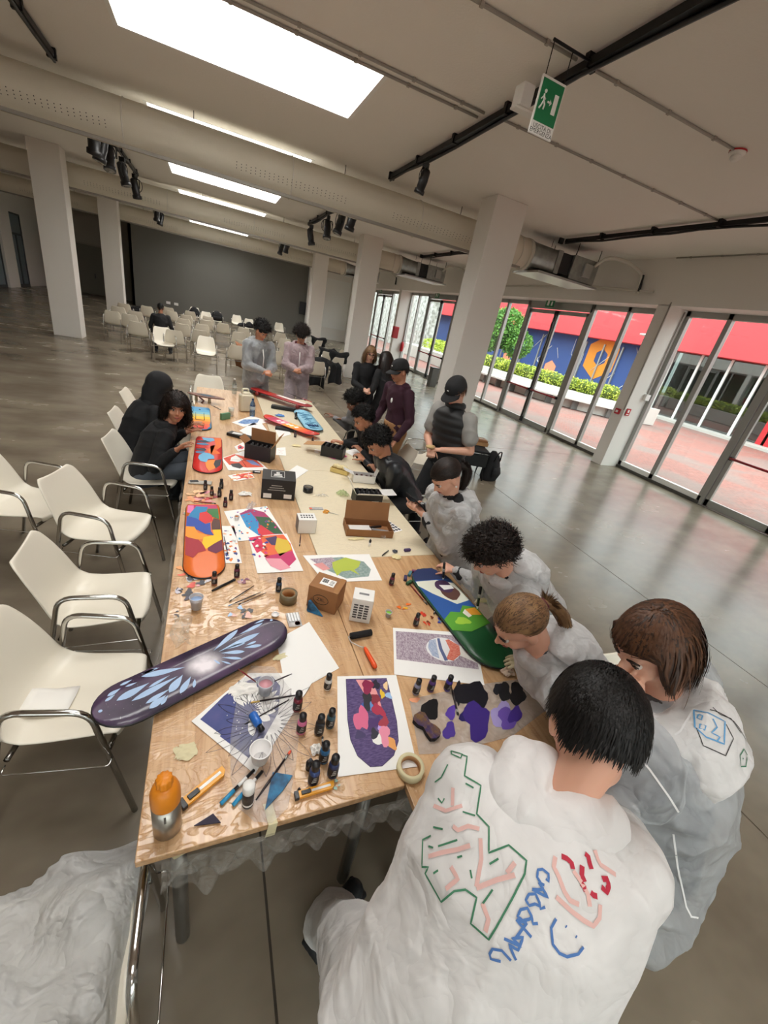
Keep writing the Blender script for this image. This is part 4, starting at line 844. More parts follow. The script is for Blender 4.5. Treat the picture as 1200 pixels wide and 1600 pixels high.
# --- papers and drawings
def strokes(b, mp, segs, m, r=.0012, dz=.0003):
    for s_ in segs: b.tube([mp(u, v, dz) for u, v in s_], r, m, 4, flat=.4)
o, mp = paper('drawing', 'drawing of a purple rounded board shape with bright paint blobs', [(527, 1057), (619, 1055), (652, 1198), (528, 1214)])
b = MB(); pts = [(.14, .04), (.82, .04), (.84, .3), (.85, .55), (.82, .75), (.72, .88), (.55, .96), (.4, .955), (.25, .85), (.17, .7), (.14, .5)]
patch(b, [mp(u, v) for u, v in pts], PURP); r = random.Random(1)
poly(mp, b, [(.3, .05), (.55, .06), (.62, .2), (.66, .38), (.6, .42), (.5, .28), (.4, .2)], C('E79A9A'), .0003)
for (u, v, a, c) in ((.48, .14, .1, '8E1F4A'), (.62, .12, .07, '2A2438'), (.45, .3, .1, '2B2B33'), (.7, .24, .05, 'E8C23A'), (.58, .3, .08, '8A2A3A'), (.4, .38, .06, '3A5FA8'), (.5, .36, .05, '5B8AC6'), (.34, .5, .13, 'D9658C'), (.6, .42, .09, 'B0304E'), (.5, .56, .09, '4A2A6A'), (.66, .55, .07, 'A83A4A'), (.3, .66, .06, '3A2A5E'), (.5, .66, .06, '221F33'), (.57, .72, .08, 'F2F0EC'), (.64, .68, .1, 'E88FA8'), (.7, .76, .08, 'E8A25A'), (.6, .62, .05, 'B79ADF'), (.8, .26, .05, '9FC0E8'), (.78, .14, .05, 'F0D0A0')):
    blob(mp, b, u, v, a, a*.75, C(c, .3), 11, .35, r.uniform(0, 3), .001+.0006*r.random())
strokes(b, mp, [[(u, v) for u, v in pts]+[pts[0]]], BLACK, .0007); tag(b.build('coloured_shape', o), None); 
o, mp = paper('drawing', 'coloured pencil drawing of a white and red round shape on mauve', [(614, 981), (741, 990), (757, 1071), (616, 1054)])
b = MB(); poly(mp, b, [(.03, .08), (.96, .08), (.97, .73), (.03, .7)], MAUVE, 0); poly(mp, b, [(.76, .3), (.97, .28), (.97, .62), (.76, .5)], C('EDE9E2', .8), .0004); blob(mp, b, .58, .4, .2, .25, C('E9E8EA', .8), 20, .02, dz=.0005, seed=1)
poly(mp, b, [(.66, .18), (.78, .3), (.78, .48), (.68, .62), (.6, .6), (.66, .4), (.62, .2)], mat('pencil_red', 'D8604E', .85, var=.8, vscale=70, stretch=(1, 3, 1), col2='E9A08A'), .0009); poly(mp, b, [(.42, .24), (.5, .2), (.52, .6), (.44, .56), (.4, .4)], mat('pencil_blue', '93A4C4', .85, var=.8, vscale=70, stretch=(3, 1, 1), col2='C8CFDC'), .0009); poly(mp, b, [(.55, .17), (.57, .4), (.62, .62), (.58, .64), (.53, .4), (.52, .18)], C('5E6A94', .8), .001); b.build('coloured_shape', o)
o, mp = paper('drawing', 'drawing of a green slug shape on grey, partly under the brown parcel box', [(473, 868), (577, 866), (597, 907), (507, 910)])
b = MB(); poly(mp, b, [(.06, .15), (.55, .1), (.85, .3), (.9, .6), (.8, .85), (.4, .9), (.2, .6)], mat('pencil_green_grey', '7E9690', .85, var=.7, vscale=60, col2='A7B4B0'), 0); poly(mp, b, [(.06, .15), (.4, .1), (.45, .5), (.15, .5)], MAUVE, .0002); poly(mp, b, [(.35, .3), (.6, .12), (.8, .3), (.72, .5), (.62, .6), (.66, .8), (.55, .62), (.4, .65), (.28, .8), (.3, .5)], C('B4C24E', .8), .0006); poly(mp, b, [(.05, .35), (.2, .3), (.25, .55), (.12, .6)], C('DE9A98', .8), .0006); b.build('coloured_shape', o)
o, mp = paper('drawing', 'paint spattered sheet with blue, red and dark green shapes beside the patchwork board', [(350, 799), (417, 791), (446, 837), (372, 846)])
b = MB(); r = random.Random(8)
poly(mp, b, [(.3, .15), (.6, .02), (.85, .2), (.95, .6), (.98, .96), (.5, .98), (.35, .7)], C('A8356A'), 0); poly(mp, b, [(.3, .2), (.55, .15), (.6, .5), (.45, .9), (.3, .6)], C('2F8FC8'), .0004); poly(mp, b, [(.6, .3), (.9, .4), (.97, .95), (.75, .9), (.6, .6)], C('2F5A3A'), .0004); poly(mp, b, [(.5, .7), (.62, .6), (.8, .95), (.45, .97)], C('D9333F'), .0007)
for k in range(46): blob(mp, b, r.uniform(.02, .98), r.uniform(.03, .97), r.uniform(.01, .03), r.uniform(.012, .03), C(r.choice(('2F5FB0', 'D9338A', 'E8843A', '8A2AA0', '3AA0C8', 'C82A3A'))), 7, .3, dz=.001, seed=k)
b.build('coloured_shape', o)
o, mp = paper('drawing', 'sheet with bold red, purple and yellow shapes and a pink rounded end', [(388, 838), (448, 834), (474, 892), (402, 896)], z=SZ+.0016)
b = MB(); poly(mp, b, [(.2, .02), (.9, .02), (.98, .3), (.95, .55), (.3, .6), (.1, .3)], C('E8663A'), 0); poly(mp, b, [(.4, .1), (.7, .05), (.75, .35), (.5, .3)], C('4A3A62'), .0005); poly(mp, b, [(.7, .1), (.95, .2), (.95, .45), (.6, .62), (.55, .4)], C('D9B83A'), .0006); poly(mp, b, [(.25, .6), (.95, .5), (.95, .72), (.7, .9), (.4, .85)], C('C8306A'), .0006); poly(mp, b, [(.25, .65), (.6, .68), (.75, .92), (.5, .97), (.32, .85)], C('E89AA8'), .001); poly(mp, b, [(0, .05), (.3, .02), (.3, .4), (.1, .5)], C('D92A5A'), .001)
for k in range(26): blob(mp, b, r.uniform(0, .4), r.uniform(.02, .6), r.uniform(.02, .05), r.uniform(.015, .04), C(r.choice(('D9338A', 'C82A3A', 'F2F0EC', '2F3FA0', 'E8843A'))), 8, .35, dz=.0015, seed=k)
b.build('coloured_shape', o)
o, mp = paper('painting_rag', 'white strip smeared with orange and purple paint beside the patchwork board', [(343, 822), (366, 822), (378, 880), (350, 880)]); b = MB()
for k in range(30): blob(mp, b, r.uniform(.05, .95), r.uniform(.03, .97), r.uniform(.04, .12), r.uniform(.01, .04), C(r.choice(('E8843A', 'EFC0A0', '6A3A7A', '3A4A8A', 'D96A4A', 'C9C6C2'))), 8, .35, dz=.0004*k/30, seed=k)
b.build('paint_smears', o)
o, _ = paper('blank_sheet', 'large blank white sheet beside the tip of the galaxy board', [(432, 1000), (483, 972), (530, 1044), (448, 1090)])
o, mp = paper('drawing', 'printed design of the galaxy board on white paper under a tracing sheet', [(299, 1127), (388, 1052), (497, 1052), (398, 1210)], z=SZ+.0012)
NB = mat('print_blue', '2E3F7E', .6, var=.6, vscale=12, col2='5A5690'); b = MB(); poly(mp, b, [(.08, .06), (.5, -.0+.03), (.78, .06), (.93, .2), (.94, .38), (.8, .6), (.5, .82), (.2, .86), (.08, .8)], NB, 0)
poly(mp, b, [(.06, .4), (.3, .35), (.45, .42), (.4, .6), (.2, .86), (.06, .84)], NB, .0002)
for k in range(13):
    a = -1.2+k*.28; petal(b, mp, .42+.08*math.cos(a), .45+.08*math.sin(a), .42+.36*math.cos(a), .45+.34*math.sin(a), .012, WHITE, .0006, L=.3, R=.3)
for k in range(30): blob(mp, b, random.Random(k).uniform(.1, .85), random.Random(k+9).uniform(.1, .8), .006, .006, WHITE, 6, 0, dz=.0007, seed=k)
b.build('printed_pattern', o)
o, mp = paper('drawing', 'comic style drawing with black and red shapes beside the red and blue board', [(346, 716), (385, 703), (421, 735), (357, 735)])
b = MB(); poly(mp, b, [(.05, .05), (.5, .02), (.95, .5), (.95, .85), (.5, .85), (.1, .6)], C('D9553A'), 0); poly(mp, b, [(.3, .15), (.5, .1), (.6, .4), (.4, .5), (.2, .35)], WHITE, .0005); poly(mp, b, [(.15, .55), (.4, .55), (.42, .8), (.3, .9), (.15, .75)], BLACK, .0006); poly(mp, b, [(.65, .45), (.85, .5), (.9, .8), (.7, .7)], C('7E93C8'), .0006); strokes(b, mp, [[(.1, .1), (.3, .3), (.6, .45), (.9, .8)], [(.5, .05), (.55, .3), (.5, .8)]], BLACK, .002); b.build('coloured_shape', o)
o, mp = paper('drawing', 'small sheet painted with orange and red flower strokes behind the paint bottles', [(356, 743), (391, 737), (398, 747), (366, 752)]); b = MB()
for k in range(24): blob(mp, b, r.uniform(.05, .95), r.uniform(.1, .9), .07, .12, C(r.choice(('E8602E', 'D93A3A', 'F0A04A', 'E86A5A'))), 8, .4, r.uniform(0, 3), .0005*k/24, seed=k)
b.build('paint_smears', o)
o, mp = paper('drawing', 'small card with a red and white sketch near the open black box', [(366, 698), (380, 691), (385, 702), (372, 706)]); b = MB(); blob(mp, b, .5, .5, .3, .3, C('D9555A'), 9, .3, seed=2); blob(mp, b, .5, .5, .12, .15, C('39404A'), 9, .3, seed=3, dz=.0005); b.build('coloured_shape', o)
o, mp = paper('drawing', 'blue and white pencil sketch at the far middle of the tables', [(362, 660), (393, 650), (425, 659), (380, 667)]); b = MB(); poly(mp, b, [(.1, .3), (.5, .1), (.9, .5), (.6, .8), (.2, .7)], mat('pencil_sky', '8FB0D6', .8, var=.8, vscale=40, col2='3F62A0'), 0); b.build('coloured_shape', o)
for k, (c_, l) in enumerate((([(374, 673), (397, 660), (412, 672), (392, 685)], 'white sheet lying left of the open cardboard boxes'), ([(395, 668), (408, 660), (424, 682), (405, 690)], 'second white sheet overlapping, in front of the sketches'), ([(447, 739), (464, 727), (482, 735), (460, 750)], 'blank sheet under the black box lid side'), ([(430, 672), (448, 668), (455, 679), (436, 684)], 'small white note near the pink board'), ([(536, 705), (560, 700), (580, 715), (550, 712)], 'white paper under the hand of the person in the black hoodie'))): paper('paper_sheet', l, c_, z=SZ+.0004*k)
o, mp = paper('sketch_note', 'small note with red writing beside the open black box', [(432, 700), (446, 699), (447, 712), (431, 711)]); b = MB(); strokes(b, mp, [[(.2, .3), (.5, .5), (.8, .4)], [(.3, .7), (.7, .75)]], C('D97A5A'), .002); b.build('writing', o)
# tracing film with drawn petals over the print
TRF = sheer('tracing_film', 'D9D6D6', .2, .25, 10, .25, .2)
P = [V3(at(*q)) for q in ((392, 1040), (428, 1042), (452, 1075), (470, 1120), (462, 1200), (450, 1262), (425, 1286), (398, 1284), (372, 1262), (360, 1215), (360, 1150), (372, 1080))]
b = MB(); b.prism([(p[0], p[1]) for p in P], SZ+.0032, SZ+.0038, TRF); t = b.build('tracing_film'); tag(t, 'rounded sheet of grey tracing film with pencilled petals over the galaxy print', 'tracing film')
b = MB(); cc = V3(at(418, 1130))
for k in range(22):
    a = k*2*PI/22; ln = .1+.09*((k*7) % 5)/5; w = .014; c0 = cc+V3((math.cos(a)*.05, math.sin(a)*.05, 0)); d = V3((math.cos(a), math.sin(a)*1.1, 0)); p = V3((-d[1], d[0], 0))
    b.tube([tuple(c0+d*ln*q+p*w*math.sin(PI*q**1.4))[:2]+(SZ+.0042,) for q in np.linspace(0, 1, 8)]+[tuple(c0+d*ln*q-p*w*math.sin(PI*q**1.4))[:2]+(SZ+.0042,) for q in np.linspace(1, 0, 8)], .0007, mat('pencil_line', '55505A', .6), 4)
b.build('pencil_petals', t)
# palette film with paint on the near right table
P = [V3(at(*q)) for q in ((640, 1092), (740, 1070), (832, 1058), (852, 1110), (800, 1150), (700, 1176), (655, 1178))]
b = MB(); b.prism([(p[0], p[1]) for p in P], SZ, SZ+.0008, sheer('palette_film', 'D8CFC6', .45, .3, 12, .3, .2)); t = b.build('palette_film'); tag(t, 'clear plastic palette sheet blotched with black and violet paint', 'palette')
b = MB(); Q = [V3(at(*q)) for q in ((640, 1080), (850, 1055), (850, 1150), (650, 1180))]
def mpq(u, v, dz=0): q = (Q[0]*(1-u)+Q[1]*u)*(1-v)+(Q[3]*(1-u)+Q[2]*u)*v; return V3((q[0], q[1], SZ+.0014+dz))
for (u, v, a, bb, c) in ((.43, .2, .12, .26, '17171F'), (.13, .35, .05, .2, '101014'), (.68, .22, .05, .15, '1A1A1E'), (.63, .14, .04, .1, '22222A'), (.78, .28, .07, .18, '15151A'), (.27, .45, .04, .1, '5A3FA0'), (.25, .72, .04, .14, '4E3890'), (.46, .62, .1, .28, '3F2A7E'), (.4, .5, .06, .14, '2A2260'), (.64, .58, .07, .2, 'A79AD0'), (.7, .66, .08, .16, '6A50A8'), (.76, .62, .05, .14, '46308A'), (.03, .16, .03, .05, 'E8A07A'), (.33, .12, .02, .2, '1A1A20')): blob(mpq, b, u, v, a, bb, C(c, .3), 14, .3, dz=.0003*u, seed=int(u*100))
for k in range(5): b.tube([mpq(.93+.05*math.cos(a+k)*(1-.1*k), .16+.2*math.sin(a+k*.7)*(1-.1*k), .0004) for a in np.linspace(0, 2*PI, 12)], .0008, mat('pencil_line'), 4)
b.build('paint_blobs', t)
# acrylic spills on the film of both tables
def spill(label, px, py, cols, rad, n=8, seed=1, z=SZ):
    r = random.Random(seed); c0 = V3(at(px, py)); c0[0] = max(c0[0], -.175+rad*1.25); b = MB(); 
    def mps(u, v, dz=0): return V3((c0[0]+u, c0[1]+v, z+.0006+dz))
    for k in range(n): a = r.uniform(0, 6.3); d = rad*r.random()**.5; blob(mps, b, d*math.cos(a), d*math.sin(a), rad*r.uniform(.15, .4), rad*r.uniform(.12, .35), C(r.choice(cols), .35), 9, .4, r.uniform(0, 3), .0002*k, seed=k+seed)
    tag(b.build('paint_spill'), label, 'paint', None, 'stuff')
spill('pale blue and pink paint drops beside the galaxy board tip', 375, 957, ('A9C8EA', 'E8B8A8', '8A7A6A', '2A2A30'), .055, 9, 3)
spill('red paint smears near the patchwork board top', 325, 775, ('A01F2A', 'C8363A', '6A1A22'), .08, 9, 5)
spill('orange and pink smears left of the paint bottles', 298, 775, ('E8A070', 'E8A0A8', '7A9A7A', 'F0C090'), .1, 14, 6)
spill('pink and green smears at the left edge by the patchwork board', 293, 800, ('E8A0B0', '8AA88A', 'F0C8A0'), .09, 12, 17)
spill('orange smears below the patchwork board', 286, 890, ('F0A060', 'E86A4A', 'F0B890'), .09, 12, 7)
spill('red and grey smears under the patchwork board end', 305, 905, ('D84A3A', 'C8C4C8', '2A2A38', 'E0A0A8'), .07, 12, 8)
spill('dark paint spots left of the blue cup', 285, 925, ('1F1A2A', '3A2F4A', 'C9C2CC'), .05, 8, 9)
spill('dark paint spots on the film at the left edge', 278, 958, ('1F1A2A', '2A2430'), .02, 5, 10)
spill('plum paint spots below the patchwork drawings', 383, 910, ('7A2A4A', '5A4A7A', 'D8B0B0'), .04, 6, 11)
spill('orange, yellow and red paint puddles near the green cup', 632, 948, ('E8702A', 'F0B82E', 'D8452A'), .04, 5, 12)
spill('red and brown paint puddles beside the small paint bottle', 665, 965, ('D8452A', '7A3F22', 'C83A2A'), .045, 6, 13)
spill('blue paint spots near the mauve drawing', 688, 968, ('2F8FC8', '3A3F9A', '5A3A2A'), .035, 5, 14)
spill('bright orange and pink paint under the hands of the seated drawers', 516, 707, ('F0602A', 'D8458A', 'F2F0EC', 'E83A3A'), .15, 14, 15)
spill('teal specks by the yellow cutter', 523, 1226, ('7AC0B8', 'A8D8D0'), .02, 5, 16)
# --- paint bottles
def make_bottle(label, col):
    t = thing('paint_bottle', label, 'paint bottle'); m = C(col, .3)
    b = MB(); b.lathe([(.0155, 0), (.0175, .003), (.0175, .055), (.015, .064), (.009, .068)], m, n=16); b.build('bottle_body', t)
    b = MB(); b.lathe([(.0178, .012), (.0178, .05)], mat('black_label', '1B1B1F', .5), n=16, cap=False); b.build('label_wrap', t)
    b = MB()
    for k in range(3): b.box((-.004+.001*k, -.0181, .026+k*.009), (.016-.003*k, .0006, .003), mat('label_print', 'B9B6B0', .5))
    b.build('label_print', t)
    b = MB(); b.lathe([(.0125, .066), (.0135, .068), (.0135, .09), (.0125, .094), (0, .095)], BLACK, n=18); b.build('cap', t); return t
BOT = {}
def bottle(px, py, col, lab, s=1.0, rz=0, lie=False):
    if col not in BOT: BOT[col] = o = make_bottle(lab, col); o['group'] = 'small paint bottles'
    else: o = dup(BOT[col], (0, 0, 0), 0, lab, 'small paint bottles')
    o.location = at(px, py, SZ); o.rotation_euler = (0, 0, rz) if not lie else (PI/2, 0, rz); s *= .78; o.scale = (s, s, s)
    if lie: o.location.z += .018*s
    return o
for (x, y, c, l, s) in ((321, 765, '3A2228', 'dark paint bottle, back left of the group behind the patchwork board', 1.05), (331, 774, '7A4A3A', 'brown paint bottle in the middle of the group behind the patchwork board', 1), (346, 763, '2A2A30', 'black paint bottle, farthest right of the group behind the patchwork board', 1.1), (343, 776, '26262B', 'black paint bottle in front of the farthest one of the group', 1.05), (361, 781, '4A1F28', 'wine coloured paint bottle at the right of the group', 1.1), (352, 792, '5A1F2A', 'dark red paint bottle nearest the patchwork drawings', 1.05), (335, 913, 'B0705A', 'brown pink paint bottle just below the patchwork board', 1.1), (370, 901, '6A2A48', 'plum paint bottle right of the patchwork board end', 1.1), (435, 923, '2F4A66', 'dark blue paint bottle beside the brown tape roll', 1.15), (511, 1076, 'D8D4CE', 'black capped white paint bottle beside the blank sheet', 1.15), (464, 1108, '7A2436', 'dark red paint bottle right of the galaxy print', 1.3), (470, 1143, 'D4709A', 'pink paint bottle near the galaxy print', 1.3), (498, 1145, '1F1F24', 'black paint bottle beside the purple drawing', 1.3), (515, 1134, '3A5A66', 'teal paint bottle touching the purple drawing', 1.25), (505, 1188, '2A6A9A', 'blue paint bottle in the front cluster', 1.3), (489, 1221, '33477A', 'navy paint bottle at the front of the cluster', 1.35), (519, 1210, '2A3560', 'dark navy paint bottle at the right of the cluster', 1.35), (649, 1083, '8C8EA6', 'grey paint bottle, left of three below the mauve drawing', 1.15), (672, 1078, '5A3A7A', 'violet paint bottle, middle of three below the mauve drawing', 1.15), (698, 1077, '4A3A9A', 'purple paint bottle, right of three below the mauve drawing', 1.15), (649, 977, '6A2A2A', 'dark red paint bottle among the paint puddles', 1.1), (611, 913, '7A2A4A', 'plum paint bottle behind the white carton', 1.1), (407, 735, '2A2A30', 'paint bottle', 1)):
    if l != 'paint bottle': bottle(x, y, c, l, s)
bottle(461, 683, '5A3A4A', 'small dark paint bottle near the pink board tail', 1.1); bottle(488, 693, '4A3A3A', 'tiny dark bottle beside an orange cap, far middle', 1); bottle(462, 655, '1F1F24', 'black bottle standing beyond the pink board', 1.3)
t = thing('ink_bottle', 'small black dropper bottle with pointed nozzle left of the front cluster', 'ink bottle', at(483, 1200, SZ)); b = MB(); b.lathe([(.013, 0), (.014, .03), (.006, .037)], BLACK, n=12); b.build('bottle_body', t); b = MB(); b.lathe([(.008, .037), (.007, .045), (.002, .056)], mat('nozzle_grey', '55555A', .4), n=10); b.build('nozzle', t)
t = thing('glue_bottle', 'white capped black and white paint tube standing by the blue pens', 'paint bottle', at(387, 1256, SZ)); b = MB(); b.lathe([(.017, 0), (.018, .012)], BLACK, n=16); b.lathe([(.018, .012), (.018, .07), (.017, .072)], mat('tube_label', '1F1F22', .4), n=16); b.build('tube_body', t); b = MB(); b.lathe([(.0182, .012), (.0182, .02)], WPLAST, n=16, cap=False); b.lathe([(.017, .07), (.019, .072), (.019, .098), (.016, .103), (0, .104)], WPLAST, n=18); b.build('cap', t)
# blue paint tube lying in the middle of the print
t = thing('paint_tube', 'small blue paint bottle lying on the galaxy print', 'paint bottle', at(400, 1125, SZ+.02), -1.2); b = MB(); Rx = np.array(Matrix.Rotation(PI/2, 3, 'Y')); b.lathe([(.014, -.03), (.016, -.028), (.016, .02), (.008, .028)], C('2A6AC0', .3), n=14, M3=Rx); b.build('tube_body', t); b = MB(); b.lathe([(.01, .028), (.011, .05)], BLACK, n=12, M3=Rx); b.build('cap', t)
# --- cups
def cup(label, px, py, r, h, m, fill=None, name='plastic_cup', rim=.0025):
    r *= .85; h *= .9
    t = thing(name, label, 'cup', at(px, py, SZ)); b = MB(); b.lathe([(r*.72, 0), (r*.74, .001), (r, h), (r+.002, h), (r*.97, h-.002), (r*.7, .003), (0, .003)], m, n=24); b.build('cup_wall', t)
    b = MB(); b.tube([(math.cos(a)*r, math.sin(a)*r, h) for a in np.linspace(0, 2*PI, 25)], rim, m, 6); b.build('rim', t)
    if fill: b = MB(); b.lathe([(0, h*.75), (r*.91, h*.75)], fill, n=24, cap=False); b.lathe([(r*.9, h*.75), (r*.9, h*.76), (0, h*.761)], fill, n=24); b.build('liquid', t)
    return t
WCUP = mat('white_cup_plastic', 'EDEBEA', .4); PLC = sheer('translucent_cup', 'E4E6EC', .75, .3, 5, 0, .4)
cup('white plastic cup holding pale blue water at the left table edge', 307, 950, .036, .075, PLC, C('9DB8DE', .2)); cup('empty white plastic cup on the tracing film', 406, 1187, .042, .065, WCUP); cup('white cup of pinkish water holding two brushes', 414, 1083, .036, .07, PLC, C('D0949C', .3))
cup('small cup of bright green paint near the white carton', 606, 963, .021, .035, PLC, C('8CD046', .3)); cup('small cup of orange paint on the spattered drawing', 362+8, 812, .02, .03, WCUP, C('E8862E', .3)); cup('flat white lid lying beside the galaxy board tip', 430, 962, .02, .01, WCUP, None, 'bottle_lid')
# --- brushes, pencils, pens
def stick(name, label, cat, p0, p1, r, m, tip=None, tipm=None, z0=SZ+.005, z1=None):
    a, c_ = V3(at(*p0, z0)), V3(at(*p1, z1 or z0)); t = thing(name, label, cat); b = MB(); q = a+(c_-a)*.8
    b.tube([a, a+(c_-a)*.3, q], [r*.5, r, r*.8], m, 7); b.build('handle', t)
    b = MB(); b.tube([q, a+(c_-a)*.9], [r*.85, r*.85], tipm or ALU, 7); b.build('ferrule', t)
    b = MB(); b.tube([a+(c_-a)*.9, a+(c_-a)*.96, c_], [r*.9, r*1.1, r*.2], tip or BLACK, 7); b.build('bristles', t); return t
DKW2 = mat('dark_lacquer', '2A1F22', .3); BRN = mat('brown_lacquer', '5A3A2A', .35)
for a in (('paint_brush', 'dark brush lying left below the plum bottle', 'brush', (394, 940), (368, 904), .004), ):
    pass
stick('felt_pen', 'thick black marker lying below the patchwork board', 'pen', (331, 923), (368, 905), .008, BLACK, DKW2, BLACK)
stick('paint_brush', 'slim dark brush, upper of three lying left of the tape roll', 'brush', (397, 915), (358, 940), .003, DKW2); stick('paint_brush', 'slim brush with blue tip, middle of three lying left of the tape roll', 'brush', (408, 925), (356, 947), .003, DKW2, C('7FA0C8')); stick('paint_brush', 'brown brush, lower of three lying left of the tape roll', 'brush', (416, 926), (372, 945), .003, BRN)
stick('paint_brush', 'dark red brush standing in the pink water cup', 'brush', (372, 1045), (406, 1070), .003, mat('red_lacquer', '8A2028', .3), z0=SZ+.12, z1=SZ+.03); stick('paint_brush', 'black brush standing in the pink water cup', 'brush', (456, 1053), (420, 1068), .003, DKW2, z0=SZ+.12, z1=SZ+.03)
stick('paint_brush', 'long dark brush with yellow bristles across the galaxy print', 'brush', (462, 1086), (391, 1098), .004, DKW2, C('D8B060'), C('C8A860')); stick('paint_brush', 'second dark brush crossing the galaxy print', 'brush', (452, 1093), (382, 1132), .003, DKW2)
stick('paint_brush', 'dark brush with splayed red bristles on the tracing film', 'brush', (400, 1250), (455, 1172), .0045, DKW2, C('E0563A')); stick('paint_brush', 'dark brush leaning in the front bottle cluster', 'brush', (503, 1195), (504, 1150), .004, DKW2, z1=SZ+.05)
stick('paint_brush', 'thin brown brush by the small white box', 'brush', (470, 834), (468, 853), .004, mat('plum_lacquer', '4A1F28', .4)); stick('paint_brush', 'red brush lying above the patchwork board', 'brush', (303, 783), (338, 787), .004, mat('red_lacquer', '8A2028', .3)); stick('paint_brush', 'dark brush on the spattered strip', 'brush', (350, 838), (356, 866), .0035, DKW2)
stick('paint_brush', 'dark red brush lying by the colour bars', 'brush', (640, 912), (668, 945), .004, mat('red_lacquer', '8A2028', .3)); stick('paint_brush', 'short red brush beside the blue painted board', 'brush', (683, 935), (678, 960), .004, mat('red_lacquer', '8A2028', .3)); stick('paint_brush', 'black brush lying by the purple bottle', 'brush', (705, 1072), (716, 1118), .005, DKW2)
for k, (p0, p1) in enumerate((((397, 1203), (345, 1256)), ((410, 1205), (364, 1258)))):
    t = thing('blue_pen', 'blue capped black pen, %s of the pair by the white tube' % ('upper', 'lower')[k], 'pen'); a, c_ = V3(at(*p0, SZ+.007)), V3(at(*p1, SZ+.007)); q = a+(c_-a)*.62
    b = MB(); b.tube([a, q], [.0055, .006], BLACK, 8); b.build('barrel', t); b = MB(); b.tube([q, c_], [.0072, .0068], C('2A8FC0', .3), 8); b.build('cap', t); b = MB(); b.tube([a+(c_-a)*.25+V3((0, 0, .001)), a+(c_-a)*.5+V3((0, 0, .001))], .0062, WPLAST, 8); b.build('print_band', t)
for k, (p0, p1, l) in enumerate((((330, 633), (345, 640), 'thin dark pencil beyond the sunset board'), ((446, 612), (478, 626), 'thin red stick by the longboard'), ((470, 622), (492, 630), 'thin orange stick by the longboard'), ((597, 868), (607, 860), 'black marker lying on the cream sheet near the green drawing'), ((404, 604), (420, 612), 'thin dark tool beside the longboard'))): stick('pencil', l, 'pencil', p0, p1, .005, (DKW2, DKW2, RED, BLACK, BLACK)[k])
t = thing('felt_pen', 'white and black marker standing on the cream sheet', 'pen', at(577, 853, SZ)); b = MB(); b.lathe([(.008, 0), (.009, .03)], WPLAST, n=10); b.lathe([(.009, .03), (.009, .045), (.005, .05), (.003, .058)], BLACK, n=10); b.build('barrel', t)
# --- cutters
def cutter(label, p0, p1, w=.02):
    a, c_ = V3(at(*p0, SZ+.008)), V3(at(*p1, SZ+.008)); d = c_-a; L = np.linalg.norm(d); t = thing('utility_knife', label, 'cutter', (a+c_)/2, math.atan2(d[1], d[0]))
    Y = mat('yellow_plastic', 'E8A01E', .35); b = MB(); b.prism([(-L/2, -w/2), (L*.42, -w/2), (L/2, -w*.1), (L/2, w/2), (-L/2, w/2)], -.006, .006, Y); b.build('handle', t, bevel=.002)
    b = MB(); b.bx(-L*.1, L*.4, -w*.16, w*.16, .006, .0075, WPLAST); b.build('blade_slot', t)
    b = MB(); b.bx(-L*.36, -L*.12, -w*.28, w*.28, .006, .011, BLACK); b.bx(-L*.53, -L*.42, -w*.56, w*.56, -.007, .008, BLACK); b.build('slider', t, bevel=.0015); return t
cutter('large yellow box cutter lying beside the orange flask', (284, 1258), (351, 1203), .03); cutter('small yellow utility knife lying below the bottle cluster', (462, 1244), (522, 1226), .022)
t = thing('tip_cap', 'tiny black nozzle cap standing above the small yellow knife', 'cap', at(467, 1236, SZ)); b = MB(); b.lathe([(.006, 0), (.006, .008), (.002, .018)], BLACK, n=10); b.build('cap_body', t)
# --- orange flask
t = thing('steel_flask', 'steel water flask with orange shoulder and cap at the near left corner', 'flask', at(262, 1292, SZ)); b = MB(); b.lathe([(.036, 0), (.038, .003), (.038, .135)], mat('flask_steel', 'B5AFA6', .32, 1), n=32); b.build('flask_body', t)
OR = mat('orange_lacquer', 'E0861A', .4); b = MB(); b.lathe([(.0385, .135), (.0388, .137), (.0385, .175), (.034, .195), (.026, .207), (.02, .21)], OR, n=32); b.build('flask_shoulder', t)
b = MB(); vs = []; fs = []; n = 40
for z_, k in ((.212, 1), (.236, 1), (.24, .85), (.241, 0)):
    for j in range(n): a = 2*PI*j/n; q = (.0205+.0016*math.cos(a*10))*k; vs.append((q*math.cos(a), q*math.sin(a), z_))
for i in range(3):
    for j in range(n): fs.append((i*n+j, i*n+(j+1) % n, (i+1)*n+(j+1) % n, (i+1)*n+j))
b.add(vs, fs, OR); b.build('flask_cap', t); b = MB(); b.box((-.0, -.0385, .105), (.006, .001, .03), mat('print_grey', '6A665F', .5)); b.build('printed_mark', t)
# --- tape rolls
def tape(label, px, py, r, h, m, inner, z=SZ):
    t = thing('tape_roll', label, 'tape', at(px, py, z)); n = 28; b = MB(); b.lathe([(r*.74, 0), (r, 0), (r, h), (r*.74, h), (r*.74, 0)], m, n=n, cap=False); b.build('tape_body', t)
    b = MB(); b.lathe([(r*.745, .001), (r*.7, .001), (r*.7, h-.001), (r*.745, h-.001)], inner, n=n, cap=False); b.build('cardboard_core', t)
tape('roll of brown parcel tape standing beside the dark blue bottle', 450, 938, .046, .05, mat('brown_tape', '6E6148', .3), CARDL); tape('roll of black tape on the cream sheet', 481, 768, .042, .045, BLACK, mat('tape_core', '8A8478', .6)); tape('roll of beige masking tape under the corner of the purple drawing', 640, 1203, .05, .025, mat('masking_tape', 'D9C79A', .6), CARDL)
